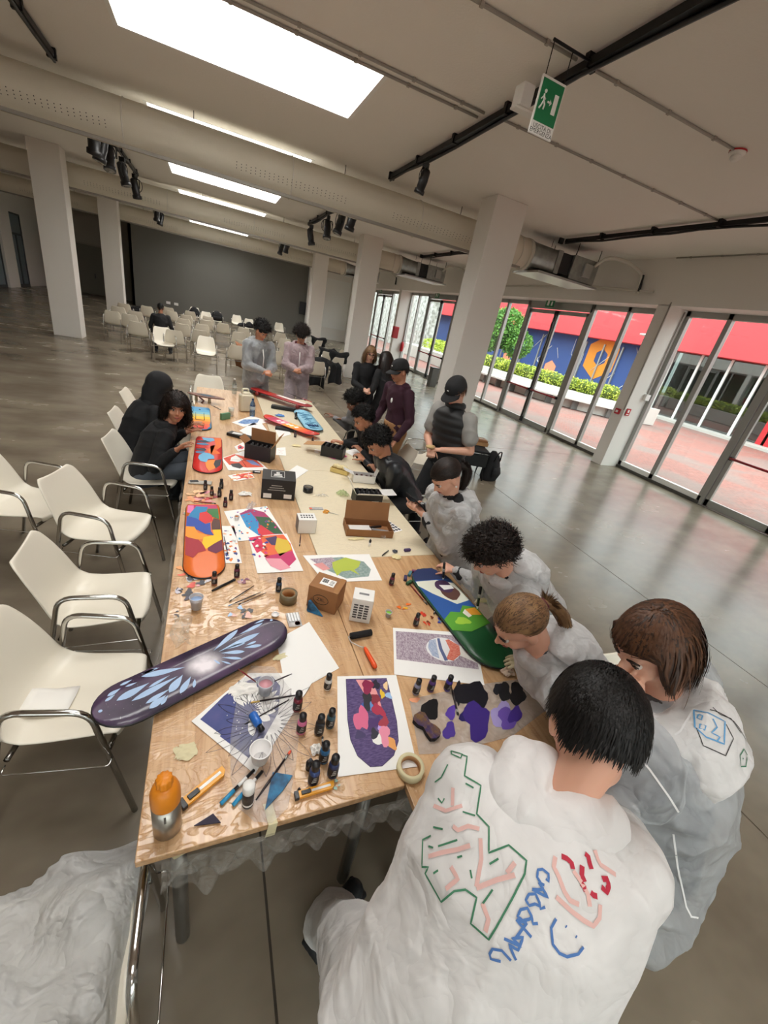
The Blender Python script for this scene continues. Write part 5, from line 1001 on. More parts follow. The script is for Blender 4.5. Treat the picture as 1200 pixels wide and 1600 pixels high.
# --- boxes
def local_box(name, label, px, py, w, d, h, rz, m, cat='box', z=SZ, bevel=.0015):
    t = thing(name, label, cat, at(px, py, z), rz); t.scale = [{'parcel_box': 1.3, 'carton': 1.75, 'small_carton': 1.45, 'black_carton': 1.35}.get(name, 1)]*3; b = MB(); b.box((0, 0, h/2), (w, d, h), m); b.build('box_body', t, bevel=bevel); return t
t = local_box('parcel_box', 'brown cardboard cube box with oval stamp and white label', 508, 942, .125, .105, .105, -.62, CARD)
b = MB(); b.box((.0, -.0, .1056), (.06, .045, .001), WHITE); b.build('white_label', t)
b = MB()
for k in range(9): b.box((-.024+k*.0027, .004, .1065), (.0012+.0006*(k % 3), .024, .0006), BLACK)
for k in range(4): b.box((.016, -.012+k*.008, .1065), (.018-.003*(k % 2), .0025, .0006), BLACK)
b.build('barcode', t)
b = MB(); b.tube([(-.062*0-.005+.032*math.cos(a), -.0533, .052+.022*math.sin(a)) for a in np.linspace(0, 2*PI, 25)], .001, BLACK, 4); b.text('ZIIL', .022, BLACK, Matrix.Translation((-.005, -.0534, .052))@Matrix.Rotation(PI/2, 4, 'X')); b.build('oval_stamp', t)
b = MB(); b.box((0.05, 0, .1055), (.02, .1052, .0008), mat('packing_tape', 'A8794E', .25)); b.build('packing_tape', t)
t = local_box('carton', 'white carton with a hang slot and grey printed panel', 562, 963, .062, .055, .085, -.4, WPLAST); b = MB(); b.box((0, 0, .0855), (.03, .008, .0008), mat('slot_grey', '7A7A7C', .5)); b.build('hang_slot', t)
b = MB(); 
for i in range(3):
    for j in range(6): b.box((-.018+.016*i, -.028, .018+j*.009), (.012, .0008, .005), mat('print_dark_grey', '4A4A4C', .5))
for j in range(7): b.box((.0315, 0, .014+j*.009), (.0008, .042, .0025), mat('print_dark_grey'))
b.build('printed_panel', t)
t = local_box('small_carton', 'small white carton with open lid lettering on the cream sheet', 477, 828, .085, .07, .075, -.02, WPLAST); b = MB()
for j in range(2):
    for i in range(5): b.box((-.026+.013*i, -.01+.02*j, .0755), (.008, .011, .0008), mat('print_dark_grey'))
b.build('printed_panel', t)
for s in (-1, 1): b = MB(); b.box((s*.043, 0, .0375), (.001, .066, .07), mat('slot_grey')); b.build('dark_flap', t)
BBOX = mat('black_card', '1C1A1B', .45)
t = local_box('black_carton', 'closed black carton with a framed figure printed on its lid', 434, 772, .19, .155, .125, -.14, BBOX); b = MB()
fr = [(-.045, -.04), (.03, -.04), (.03, .055), (-.045, .055)]
for i in range(4): b.tube([fr[i]+(.1265,), fr[(i+1) % 4]+(.1265,)], .0012, WPLAST, 4)
b.box((-.007, .025, .1262), (.02, .022, .001), WPLAST); b.box((-.007, .0, .1262), (.045, .014, .001), WPLAST); b.box((-.007, -.022, .1262), (.05, .01, .001), WPLAST); b.build('lid_print', t)
b = MB(); b.box((-.06, -.0782, .022), (.045, .001, .028), WPLAST); b.box((.055, -.0782, .024), (.045, .001, .026), WPLAST)
for j in range(3): b.box((-.01, -.0782, .06+.014*j), (.1-.02*j, .001, .003), mat('label_print'))
b.build('front_labels', t)
def open_box(label, px, py, w, d, h, rz, m, inner, flaps, name='open_box', th=.003, cat='box'):
    """walls, floor and raised or folded flaps; flaps: list of (side, length, angle from vertical)"""
    t = thing(name, label, cat, at(px, py, SZ), rz); t.scale = (1.25, 1.25, 1.25); b = MB()
    b.bx(-w/2, w/2, -d/2, d/2, 0, th, m)
    for x0, x1, y0, y1 in ((-w/2, w/2, -d/2, -d/2+th), (-w/2, w/2, d/2-th, d/2), (-w/2, -w/2+th, -d/2+th, d/2-th), (w/2-th, w/2, -d/2+th, d/2-th)): b.bx(x0, x1, y0, y1, 0, h, m)
    b.build('box_body', t)
    for s, L, ang, fm in flaps:
        b = MB(); R = np.array((Matrix.Rotation({'S': 0, 'E': PI/2, 'N': PI, 'W': -PI/2}[s], 3, 'Z'))); ww = w if s in 'SN' else d; dd = d/2 if s in 'SN' else w/2
        c = [(-ww/2+.004, -dd, h), (ww/2-.004, -dd, h), (ww/2-.006, -dd-L*math.sin(ang), h+L*math.cos(ang)), (-ww/2+.006, -dd-L*math.sin(ang), h+L*math.cos(ang))]
        P = [R@V3(p) for p in c]; n = unit(np.cross(P[1]-P[0], P[3]-P[0]))*.0012
        b.add([p+n for p in P]+[p-n for p in P], [(0, 1, 2, 3), (7, 6, 5, 4)]+[(i, 4+i, 4+(i+1) % 4, (i+1) % 4) for i in range(4)], fm or m, False); b.build('flap', t)
    return t
def minis(t, w, d, h, nx, ny, m=BLACK, name='bottle', hh=.06):
    for i in range(nx):
        for j in range(ny):
            b = MB(); b.lathe([(.013, 0), (.014, hh*.6), (.009, hh*.7), (.009, hh), (0, hh)], m, ((i+.5)/nx*w-w/2, (j+.5)/ny*d-d/2, .004), 10); b.build(name, t)
t = open_box('open black carton of paint bottles with brown inner flaps, behind the closed one', 406, 716, .2, .12, .115, -.45, BBOX, None, [('E', .12, .5, CARDL), ('N', .1, -.1, CARD), ('W', .06, .9, CARD)]); minis(t, .18, .1, .1, 5, 3, hh=.1)
t = open_box('open carton of bottles with a large brown flap folded towards the camera', 520, 712, .19, .13, .09, -.5, BBOX, None, [('W', .16, 1.75, CARDL)]); minis(t, .17, .11, .1, 4, 3, hh=.09)
t = open_box('open black carton of black bottles with white inner flaps at the right table edge', 572, 784, .19, .11, .075, -.05, BBOX, None, [('E', .1, 1.5, WPLAST), ('W', .1, .5, WPLAST), ('S', .03, .9, WPLAST)]); minis(t, .17, .09, .1, 5, 2, hh=.085)
b = MB(); b.box((-.05, -.0562, .02), (.05, .001, .022), WPLAST); b.box((.045, -.0562, .02), (.05, .001, .022), WPLAST); b.build('front_labels', t)
t = open_box('second open carton with white flaps behind the first at the table edge', 567, 752, .17, .08, .06, -.15, WPLAST, None, [('E', .08, .3, WPLAST), ('W', .08, 1.2, WPLAST)]); minis(t, .15, .07, .1, 4, 1, mat('dark_red_plastic', '4A1F22', .4), hh=.05)
t = open_box('long brown mailing box open on the cream sheet with tools inside', 574, 830, .28, .14, .045, -.14, CARD, None, [('N', .11, .25, CARD)])
b = MB(); b.box((-.05, -.0, .02), (.13, .055, .006), WPLAST, rz=.1); b.build('white_card', t); b = MB(); b.box((.07, -.02, .02), (.1, .02, .01), mat('grey_tool', '8A8A8C', .4), rz=-.2); b.box((.05, .02, .022), (.08, .012, .01), BLACK, rz=.3); b.build('tools', t)
t = open_box('small yellow and white box of gloves behind the mailing box', 531, 738, .14, .075, .035, -.62, mat('yellow_card', 'D8C07A', .7), None, []); b = MB()
for k in range(7): b.ell((-.045+.015*k, .01*math.sin(k*2), .045), (.018, .02, .018), mat('latex_cream', 'E8D9A8', .6), nu=8, nv=6, jit=.2)
b.build('gloves', t)
t = local_box('black_tray', 'flat black foam tray lying left of the open carton', 375, 683, .26, .1, .03, -.6, BBOX); b = MB(); b.box((-.03, 0, .031), (.1, .05, .006), WPLAST, rz=.2); b.build('white_insert', t)
t = local_box('sticker_sheet', 'white sheet with black stickers at the right table edge', 612, 823, .09, .16, .0015, .35, WHITE, 'stickers', bevel=0)
for i in range(3):
    for j in range(4): b = MB(); b.box((-.028+.028*i, -.055+.036*j, .002), (.019, .024, .001), mat('sticker_dark', '2F3440', .4), rz=.3); b.build('sticker', t)
t = local_box('dark_case', 'flat dark tray with cables beyond the open carton', 445, 672, .22, .09, .03, -.25, BBOX); t = local_box('black_pouch', 'black mesh pouch at the far middle of the tables', 443, 640, .34, .1, .045, -.25, mat('black_mesh', '1B1B1D', .7, bump=.5, bscale=90), 'pouch', bevel=.01)
b = MB(); b.tube([(-.15, -.04, .05), (0, -.05, .055), (.15, -.03, .05)], .004, mat('zip_grey', '7A7A7A', .4), 5); b.build('zip', t)
t = local_box('green_eraser_block', 'green and wooden brush box standing near the sunset board', 352, 655, .13, .03, .075, .75, mat('green_box', '5E8A6A', .6)); b = MB(); b.box((0, .018, .035), (.132, .006, .07), mat('wood_pale', 'B08A5E', .6)); b.build('wooden_side', t)
t = local_box('small_pouch', 'black card holder beside the black carton', 401, 738, .07, .045, .008, -.1, BBOX, 'card holder'); b = MB(); b.box((.005, -.005, .0085), (.045, .018, .001), WPLAST); b.build('white_label', t)
t = local_box('foil_packet', 'silver and black packet lying left of the paint bottles', 313, 755, .17, .06, .012, -.1, mat('foil', 'B9B4AC', .35, .5, var=.5, vscale=20), 'packet', bevel=.005); b = MB(); b.box((-.045, .005, .0125), (.06, .04, .001), BLACK, rz=.3); b.build('printed_label', t)
t = local_box('blister_pack', 'clear blister packet with orange sticker beside the galaxy board tip', 459, 969, .068, .1, .008, .02, sheer('blister', 'E9E9EA', .6, .15, 20, .4, .2), 'packet', bevel=.003); b = MB()
for k in range(4): b.bx(-.026+.014*k, -.017+.014*k, -.02, .04, .008, .014, mat('blister_ridge', 'D8DADC', .2))
b.build('ridges', t); b = MB(); b.lathe([(0, .0145), (.014, .0145)], C('E85A2E'), (.012, -.034, -.005), 14); b.build('orange_sticker', t)
t = local_box('blister_pack', 'clear packet with orange corner beyond the small white carton', 494, 795, .11, .045, .006, 0, sheer('blister2', 'DADADC', .6, .15, 20, .4, .2), 'packet', bevel=.003); b = MB(); b.box((-.045, -.005, .0065), (.02, .02, .001), C('E8602E')); b.build('orange_sticker', t)
# scissors
t = thing('scissors', 'yellow handled scissors on the cream sheet', 'scissors', at(516, 801, SZ+.004), -.55); b = MB()
for s in (-1, 1): b.tube([(-.035+.02*math.cos(a), s*.015+.012*math.sin(a), 0) for a in np.linspace(0, 2*PI, 14)], .0035, mat('yellow_plastic'), 6)
b.build('handles', t); b = MB(); b.prism([(-.015, -.004), (.075, 0), (-.015, .004)], -.001, .001, ALU); b.build('blades', t)
# cut triangular pieces
def tri(label, pts, z=SZ+.002, m=None, h=.004, lift=0):
    P = [V3(at(x, y, z)) for x, y in pts]; b = MB(); b.prism([(p[0], p[1]) for p in P], z, z+h, m); o = b.build('board_offcut'); tag(o, label, 'offcut')
GB = mat('offcut_blue', '14304E', .6, var=.9, vscale=25, col2='2A7AA8')
tri('dark triangular offcut with star specks near the front table edge', [(303, 1291), (333, 1272), (345, 1286)], m=mat('offcut_dark', '2A2438', .7)); tri('blue and black triangular offcut lying on the tracing film', [(414, 1266), (426, 1208), (457, 1213), (442, 1236)], m=GB, h=.006)
t = thing('glossy_offcut', 'glossy dark blue curved offcut leaning on the parcel box', 'offcut', at(489, 956, SZ), -.3); b = MB(); b.add([(-.028, 0, .0), (.055, -.03, 0), (.03, -.01, .02), (-.02, .02, .062), (-.03, .015, .06), (-.033, .01, 0)], [(0, 1, 2, 3, 4, 5)], GB, False); o = b.build('offcut_blade', t, solid=.006)
# roller
t = thing('paint_roller', 'small paint roller with black foam and orange handle', 'roller'); a, c_ = V3(at(548, 994, SZ+.018)), V3(at(580, 988, SZ+.018)); b = MB(); b.tube([a, c_], .0165, mat('black_foam', '1E1E20', .95, bump=.4, bscale=120), 18); b.build('foam_roll', t)
h0, h1 = V3(at(570, 1012, SZ+.014)), V3(at(587, 1043, SZ+.014)); b = MB(); q = V3(at(548, 1003, SZ+.01)); b.tube(arc([a, a+(a-c_)*.12, q, V3(at(562, 1010, SZ+.012)), h0], .01), .0024, ALU, 6); b.build('wire_frame', t)
b = MB(); b.tube([h0, h0+(h1-h0)*.1, h0+(h1-h0)*.9, h1], [.007, .0095, .0115, .008], C('F0561E', .35), 14); b.build('orange_handle', t)
# sponge
t = thing('sponge', 'dark sponge with bumps soaked in violet and gold paint', 'sponge', at(665, 1138, SZ), .35); b = MB(); ol = [(-.03, -.05), (-.01, -.062), (.02, -.06), (.033, -.045), (.03, -.02), (.02, 0), (.028, .02), (.034, .045), (.02, .06), (-.012, .062), (-.032, .048), (-.03, .02), (-.018, 0), (-.026, -.022)]
b.prism(ol, 0, .022, mat('sponge_dark', '1F1A1E', .9, bump=.8, bscale=150), mat('sponge_violet', '33245E', .8, var=.9, vscale=30, col2='7A5A2E', bump=.8, bscale=150)); b.build('sponge_body', t, bevel=.003)
# chalk blocks
for k, (x, y, c, rz, l) in enumerate(((633, 905, '3A2F55', 1.1, 'dark violet'), (640, 898, '4F7F8A', .9, 'teal'), (649, 895, '7A3F6A', -.3, 'plum'), (639, 912, '2F5A3A', .5, 'dark green'), (660, 922, '3F5F3A', -.8, 'olive'), (668, 925, '8A3A5A', -.9, 'rose'), (636, 861, '4A3A6A', .1, 'indigo'))):
    t = local_box('pastel_block', '%s pastel block among the colour blocks right of centre' % l, x, y, .05, .02, .018, rz, C(c, .7), 'pastel', bevel=.003); b = MB(); b.box((0, 0, .0185), (.034, .014, .001), C(c, .3)); b.build('worn_face', t)
# bottles and jerrycan at the far end
def pet(label, px, py, r, h, tint, capc, z=SZ):
    t = thing('plastic_bottle', label, 'bottle', at(px, py, z)); m = thin_glass('pet_'+tint, tint, .15, .05); b = MB(); b.lathe([(r*.9, 0), (r, .01), (r, h*.3), (r*.93, h*.34), (r, h*.38), (r, h*.62), (r*.85, h*.72), (r*.4, h*.88), (r*.38, h*.93)], m, n=18); b.build('bottle_body', t)
    b = MB(); b.lathe([(r*1.01, h*.4), (r*1.01, h*.58)], C('B8C4C8' if tint != 'A8C8E8' else '6FA8D8', .4), n=18, cap=False); b.build('label_wrap', t)
    b = MB(); b.lathe([(r*.42, h*.92), (r*.42, h), (0, h)], C(capc, .4), n=12); b.build('cap', t)
pet('clear plastic bottle standing near the left far corner of the tables', 366, 615, .033, .22, 'E0E8EA', 'E8E8E8'); pet('blue tinted water bottle beside the white jerrycan', 394, 650, .034, .22, '9CC0E8', '1F2A55')
cup('tall clear plastic cup with green leaves in it beside the jerrycan', 361, 650, .04, .11, sheer('clear_cup', 'E8ECEC', .35, .1, 5, 0, .2), C('A8C8A0', .3))
t = thing('jerrycan', 'milky white plastic jerrycan with black cap', 'jerrycan', at(384, 642, SZ), .3); b = MB(); JM = mat('milky_plastic', 'DAD3BC', .45, sss=.1); b.box((0, 0, .11), (.17, .11, .22), JM); b.box((0, 0, .235), (.14, .09, .035), JM, taper=.6); b.build('can_body', t, bevel=.02)
b = MB(); b.tube(arc([(-.06, 0, .23), (-.05, 0, .285), (.02, 0, .285), (.03, 0, .24)], .02), .012, JM, 8); b.build('handle', t); b = MB(); b.lathe([(.022, .24), (.022, .275), (0, .277)], BLACK, (.055, 0, 0), 14); b.build('cap', t)
t = thing('wooden_fish_board', 'pointed brown board with a dark oval design at the far left of the tables', 'board', at(322, 618, .84), -.35); b = MB(); ol = [(-.24+.48*k/20, .085*math.sin(PI*k/20)**.8) for k in range(21)]; ol += [(x, -y) for x, y in reversed(ol[1:-1])]
b.prism(ol, -.012, .0, mat('brown_board', '7A4A3C', .4, var=.4, vscale=8)); b.build('board_body', t); b = MB(); b.prism([(x*.5, y*.6) for x, y in ol], .0, .002, BLACK); b.prism([(x*.28, y*.3) for x, y in ol], .002, .004, C('3F5A70')); b.build('oval_design', t)
b = MB(); b.tube([(-.05, -.09, -.01), (.02, -.13, -.04), (.0, -.15, -.07)], .012, C('4A2A24'), 7); b.tube([(.05, -.02, -.01), (.05, -.02, -.083)], .02, C('B8B49A'), 8); b.tube([(-.12, -.02, -.01), (-.12, -.02, -.083)], .02, C('B8B49A'), 8); b.build('support_blocks', t)
# gloves, rags and film scraps
def crumple(name, label, px, py, rx, ry, h, m, cat, seed=1, z=SZ, rz=0):
    r = random.Random(seed); n = 16; vs = []; fs = []; ph = [r.uniform(0, 6) for _ in range(8)]
    for i in range(n+1):
        for j in range(n+1):
            u, v = i/n*2-1, j/n*2-1; e = max(0, 1-(u*u+v*v)/1.6); rr = 1+.15*math.sin(5*u+ph[0])*math.cos(4*v+ph[1])
            vs.append((u*rx*rr, v*ry*rr, .001+h*e*(.45+.55*abs(math.sin(4*u+ph[2]+2*v)*math.cos(5*v+ph[3]-u)))))
    for i in range(n):
        for j in range(n):
            if math.hypot(i/n*2-1, j/n*2-1) < 1.15+.1*math.sin(i*j+seed): a = i*(n+1)+j; fs.append((a, a+n+1, a+n+2, a+1))
    b = MB(); b.add(vs, fs, m); o = b.build(name, None, at(px, py, z), rz); return tag(o, label, cat)
LAT = mat('latex_cream', 'E8D9A8', .6); TIS = mat('tissue', 'EDEAE4', .8)
crumple('latex_glove', 'cream latex glove lying by the mailing box', 557, 842, .06, .018, .012, LAT, 'glove', 2, rz=.1); crumple('latex_glove', 'crumpled cream glove right of the marker', 619, 871, .035, .028, .02, LAT, 'glove', 3); crumple('latex_glove', 'cream glove lying beyond the open cardboard box', 463, 697, .05, .03, .02, LAT, 'glove', 4)
crumple('tissue', 'white crumpled tissue behind the spattered drawings', 383, 773, .05, .03, .03, TIS, 'tissue', 5); crumple('tissue', 'grey white rag on the galaxy print beside the pink cup', 380, 1078, .055, .03, .02, TIS, 'rag', 6); crumple('tissue', 'small tissue among the front bottle cluster', 494, 1172, .02, .02, .025, TIS, 'tissue', 7)
crumple('tissue', 'rolled petal shaped tissue at the end of the green board', 792, 1050, .035, .03, .03, mat('tissue_pink', 'E0C8B4', .8), 'tissue', 8); crumple('plastic_bag', 'pale green plastic bag on the cream sheet', 535, 773, .05, .045, .05, sheer('green_bag', 'B4C88A', .6, .3), 'bag', 9); crumple('plastic_wrap', 'clear crumpled wrap beside the black tape', 503, 775, .05, .02, .02, sheer('wrap', 'D8D8D8', .35, .15), 'plastic wrap', 10)
crumple('plastic_wrap', 'clear crumpled wrap by the sticker sheet', 598, 855-18, .04, .05, .04, sheer('wrap2', 'D8D4D0', .3, .15), 'plastic wrap', 11); crumple('plastic_wrap', 'loose clear wrap at the left table edge near the blue cup', 283, 985, .04, .1, .025, sheer('wrap3', 'E0DCCC', .35, .15), 'plastic wrap', 12); crumple('plastic_wrap', 'crumpled wrap in the middle of the spattered drawings', 392, 792, .025, .06, .04, sheer('wrap4', 'E0E0E4', .4, .15), 'plastic wrap', 13, rz=-.4)
crumple('masking_tape_scrap', 'pale masking tape scrap near the orange flask', 290, 1175, .035, .03, .006, mat('masking_tape'), 'tape', 14); crumple('masking_tape_scrap', 'masking tape scrap by the blank sheet', 437, 1027, .03, .015, .008, mat('masking_tape'), 'tape', 15, rz=.3); crumple('clear_film_cover', 'clear film tracing with ink lines below the patchwork drawings', 425, 902, .07, .05, .004, TRF, 'film', 16)
crumple('black_glove', 'black and white crumpled label by the right table edge', 617, 862, .02, .02, .015, mat('sticker_dark'), 'label', 17); crumple('blue_rag', 'small blue crumpled rag beyond the pink board', 437, 650, .06, .04, .03, C('4A7FC0'), 'rag', 18); crumple('pink_rag', 'pink and white crumpled paper by the hands of the seated people', 509, 693, .06, .05, .03, C('E8C8D0'), 'paper', 19); crumple('yellow_rag', 'pale yellow crumpled rag near the pink board tail', 486, 684, .05, .04, .02, mat('latex_cream'), 'rag', 20)
for k, (p, q, l) in enumerate((((418, 1255), (424, 1306), 'strip of pale masking tape hanging over the near table edge'),)):
    a, c_ = V3(at(p[0], p[1], SZ+.002)), V3((at(*q)[0], .682, .70)); b = MB(); w = V3((.014, 0, 0)); e = V3((a[0]+.01, .687, SZ+.002)); b.add([a-w, a+w, e+w, e-w, c_+w*1.2, c_-w*.9], [(0, 1, 2, 3), (3, 2, 4, 5)], mat('masking_tape'), False); tag(b.build('tape_strip', solid=.0006), l, 'tape')
# napkin on the near chair
b = MB(); vs = []; fs = []
for i in range(7):
    for j in range(7): u, v = i/6, j/6; vs.append((-.1+.17*u, -.06-.14*v+.02*u, .444+.02*(1-u)**2+.003*math.sin(u*9+v*5)))
for i in range(6):
    for j in range(6): a = i*7+j; fs.append((a, a+7, a+8, a+1))
b.add(vs, fs, TIS); o = b.build('napkin', None, (-.6, 1.66, .008), -.14, solid=.002); tag(o, 'folded white napkin lying on the seat of the near left chair', 'napkin')
# --- far objects: bags, coats, chair with parcel, backpack
def bag(label, px, py, z, sx_, sy_, h, rz=0, m=None, name='black_bag'):
    p = px.location if py is None else at(px, py, z); t = thing(name, label, 'bag', (p[0], p[1], z), rz); m = m or mat('black_cloth', '17171A', .85)
    b = MB(); b.loft([((0, 0, 0), (sx_*.5, 0, 0), (0, sy_*.5, 0)), ((0, 0, h*.1), (sx_*.56, 0, 0), (0, sy_*.58, 0)), ((.01, .01, h*.5), (sx_*.52, 0, 0), (0, sy_*.5, 0)), ((0, .02, h*.85), (sx_*.36, 0, 0), (0, sy_*.36, 0)), ((-.01, .03, h), (sx_*.14, 0, 0), (0, sy_*.15, 0))], m, 16); b.build('bag_body', t)
    b = MB(); b.tube(arc([(-sx_*.25, -sy_*.3, h*.7), (-sx_*.15, -sy_*.4, h*1.05), (sx_*.15, -sy_*.35, h*1.05), (sx_*.25, -sy_*.3, h*.7)], .05), .012, BLACK, 6); b.build('strap', t)
    b = MB(); b.loft([((0, -sy_*.5, h*.15), (sx_*.3, 0, 0), (0, sy_*.1, 0)), ((0, -sy_*.56, h*.3), (sx_*.36, 0, 0), (0, sy_*.12, 0)), ((0, -sy_*.46, h*.5), (sx_*.3, 0, 0), (0, sy_*.08, 0))], m, 12); b.build('front_pocket', t); return t
for k, (x, y, z, a_, b_, h, l) in enumerate(((CHP['far chair holding a bl'], None, .44, .45, .35, .4, 'black bag on the far chair, left one before the grey wall'), (CHP['far chair with a big b'], None, .44, .55, .4, .42, 'big black bag on the far chair before the grey wall'), (CHP['chair facing the camer'], None, .44, .35, .3, .26, 'small black bag with white print on a far chair'), (CHP['chair with a tall blac'], None, .44, .45, .35, .34, 'tall black bag on the chair behind the left painter'), (380, 510, .46, .5, .3, .15, 'flat black coat on a chair of the rows'), (222, 489, .5, .9, .5, .22, 'black coat lying over chairs beside the seated far person'))): bag(l, x, y, z, a_, b_, h)
bag('black backpack standing on the floor behind the man in the vest', 762, 748, 0.0, .34, .24, .5, .3, name='backpack'); 
t = thing('parcel', 'flat brown cardboard parcel on a black chair behind the man in the vest', 'box', at(745, 693, .52), -.3); b = MB(); b.box((0, 0, .03), (.33, .25, .06), CARDL); b.box((.0, 0, .08), (.3, .22, .03), CARD); b.build('box_body', t, bevel=.004); b = MB(); b.box((0, 0, .097), (.3, .04, .002), mat('packing_tape')); b.build('packing_tape', t)
p = at(743, 700, .5); t = thing('folding_chair', 'black folding chair carrying the cardboard parcel', 'chair', (p[0], p[1], 0), -.3); b = MB(); b.box((0, 0, .49), (.42, .4, .04), mat('black_cloth')); b.build('seat', t, bevel=.01)
for s in (-1, 1):
    b = MB(); b.tube(arc([(s*.2, -.2, 0), (s*.2, .12, .5), (s*.2, .16, .52), (s*.2, .22, .0)], .04), .012, BLACKM, 6); b.build('leg', t); b = MB(); b.tube([(s*.2, -.2, .46), (s*.2, .2, .1)], .01, BLACKM, 6); b.build('brace', t)
b = MB(); b.box((0, -.18, .35), (.4, .015, .22), BLACKM); b.build('front_panel', t)
def coat(label, px, py, z, w, h, seed):
    p = at(px, py, z); r = random.Random(seed); vs = []; fs = []; n = 14; ph = [r.uniform(0, 6) for _ in range(5)]
    for i in range(n+1):
        for j in range(n+1):
            u, v = i/n, j/n; vs.append(((u-.5)*w*(1+.1*math.sin(v*4+ph[0]))+.015*math.sin(v*9+ph[1]), -.08-.06*v+.02*math.sin(u*14+ph[2]+v*2)+(.16*max(0, .15-v)/.15), .06-h*v+.03*math.sin(u*7+ph[3])))
    for i in range(n):
        for j in range(n): a = i*(n+1)+j; fs.append((a, a+n+1, a+n+2, a+1))
    b = MB(); b.add(vs, fs, mat('coat_cloth', '121214', .9)); o = b.build('draped_coat', None, (p[0], p[1], z), r.uniform(-.6, .6), solid=.015); return tag(o, label, 'coat')
coat('black jacket over the back of a chair right of the pink clad painter', 498, 530, .8, .6, .35, 1); coat('dark coat thrown over a chair back beyond the painter', 512, 548, .8, .65, .55, 2); coat('long black coat hanging to the floor from a chair', 499, 563, .75, .6, .75, 3); coat('black scarf like coat on the chair right of the coats', 529, 553, .82, .6, .35, 4); coat('black coat with white lining on the rightmost coat chair', 522, 570, .7, .5, .55, 5)
coat('brown jacket on the chair left of the far painter', 381, 541, .75, .45, .6, 6).data.materials[0] = mat('tan_coat', '8A5A3A', .8)
t = thing('wall_socket', 'pair of white wall sockets low on the grey wall', 'socket'); p = aty(263, 473, 29.98); b = MB(); b.box(p, (.22, .03, .14), WPLAST); b.box(p+Vector((.42, 0, 0)), (.22, .03, .14), WPLAST); b.build('socket_plate', t)
b = MB(); b.bx(5.35, 5.8, 29.9, 30.0, 1.25, 2.0, BLACK); tag(b.build('fire_hose_cabinet'), 'small black unit on the right end of the grey wall', 'unit')
# ================================================================ PEOPLE
Z3 = V3((0, 0, 1))
def baked(name, mb, voxel, smooth=2, parent=None, m=None, folds=0, ff=14, seed=0, folddir=None, factor=.5):
    """merge rough shapes into one continuous skin, soften it, then press folds into it"""
    me = mb.mesh(name); o = bpy.data.objects.new(name, me); COL.objects.link(o)
    q = o.modifiers.new('r', 'REMESH'); q.mode = 'VOXEL'; q.voxel_size = voxel; q.use_smooth_shade = True
    if smooth: q = o.modifiers.new('s', 'SMOOTH'); q.factor = factor; q.iterations = smooth
    dg = bpy.context.evaluated_depsgraph_get(); nm = bpy.data.meshes.new_from_object(o.evaluated_get(dg)); o.modifiers.clear(); o.data = nm; bpy.data.meshes.remove(me)
    if folds:
        n = len(nm.vertices); co = np.empty(n*3); no = np.empty(n*3); nm.vertices.foreach_get('co', co); nm.vertices.foreach_get('normal', no); co = co.reshape(-1, 3); no = no.reshape(-1, 3)
        r = np.random.default_rng(seed+11); d = np.zeros(n)
        warp = sum(np.sin(co@(r.normal(size=3)*ff*.45)+r.uniform(0, 6))[:, None]*r.normal(size=3)*.035 for _ in range(4)); P = co+warp
        for k in range(6):
            dr = r.normal(size=3); 
            if folddir is not None: dr = dr-V3(folddir)*(dr@V3(folddir))*.85
            dr = unit(dr); f = ff*(.7+.35*k); x = P@(dr*f)+r.uniform(0, 6); msk = .5+.5*np.sin(co@(r.normal(size=3)*4)+r.uniform(0, 6)); d += ((1-np.abs(np.sin(x)))**3.2*1.6-.3)*msk/(1+.45*k)
        co += no*(d*folds)[:, None]; nm.vertices.foreach_set('co', co.ravel()); nm.update()
    nm.materials.clear()
    if m: nm.materials.append(m)
    nm.polygons.foreach_set('material_index', [0]*len(nm.polygons)); nm.polygons.foreach_set('use_smooth', [True]*len(nm.polygons))
    if parent: o.parent = parent
    return o
DUMMY = mat('dummy_fill', '888888')
def caps(b, p, q, r0, r1, n=12):
    """tapered limb with round ends"""
    p, q = V3(p), V3(q); d = unit(q-p); pts = []; rs = []
    for t in (-.95, -.6, -.2): pts.append(p+d*r0*t); rs.append(r0*math.sqrt(1-t*t))
    for t in np.linspace(0, 1, 4): pts.append(p+(q-p)*t); rs.append(r0+(r1-r0)*t)
    for t in (.2, .6, .95): pts.append(q+d*r1*t); rs.append(r1*math.sqrt(1-t*t))
    b.tube(pts, rs, DUMMY, n)
def ik(a, t, l0, l1, pole):
    a, t = V3(a), V3(t); d = t-a; L = np.linalg.norm(d); L2 = min(L, (l0+l1)*.998); d = d/L; t = a+d*L2
    x = (l0*l0-l1*l1+L2*L2)/(2*L2); h = math.sqrt(max(0, l0*l0-x*x)); p = V3(pole)-d*(V3(pole)@d); return a+d*x+unit(p)*h, t
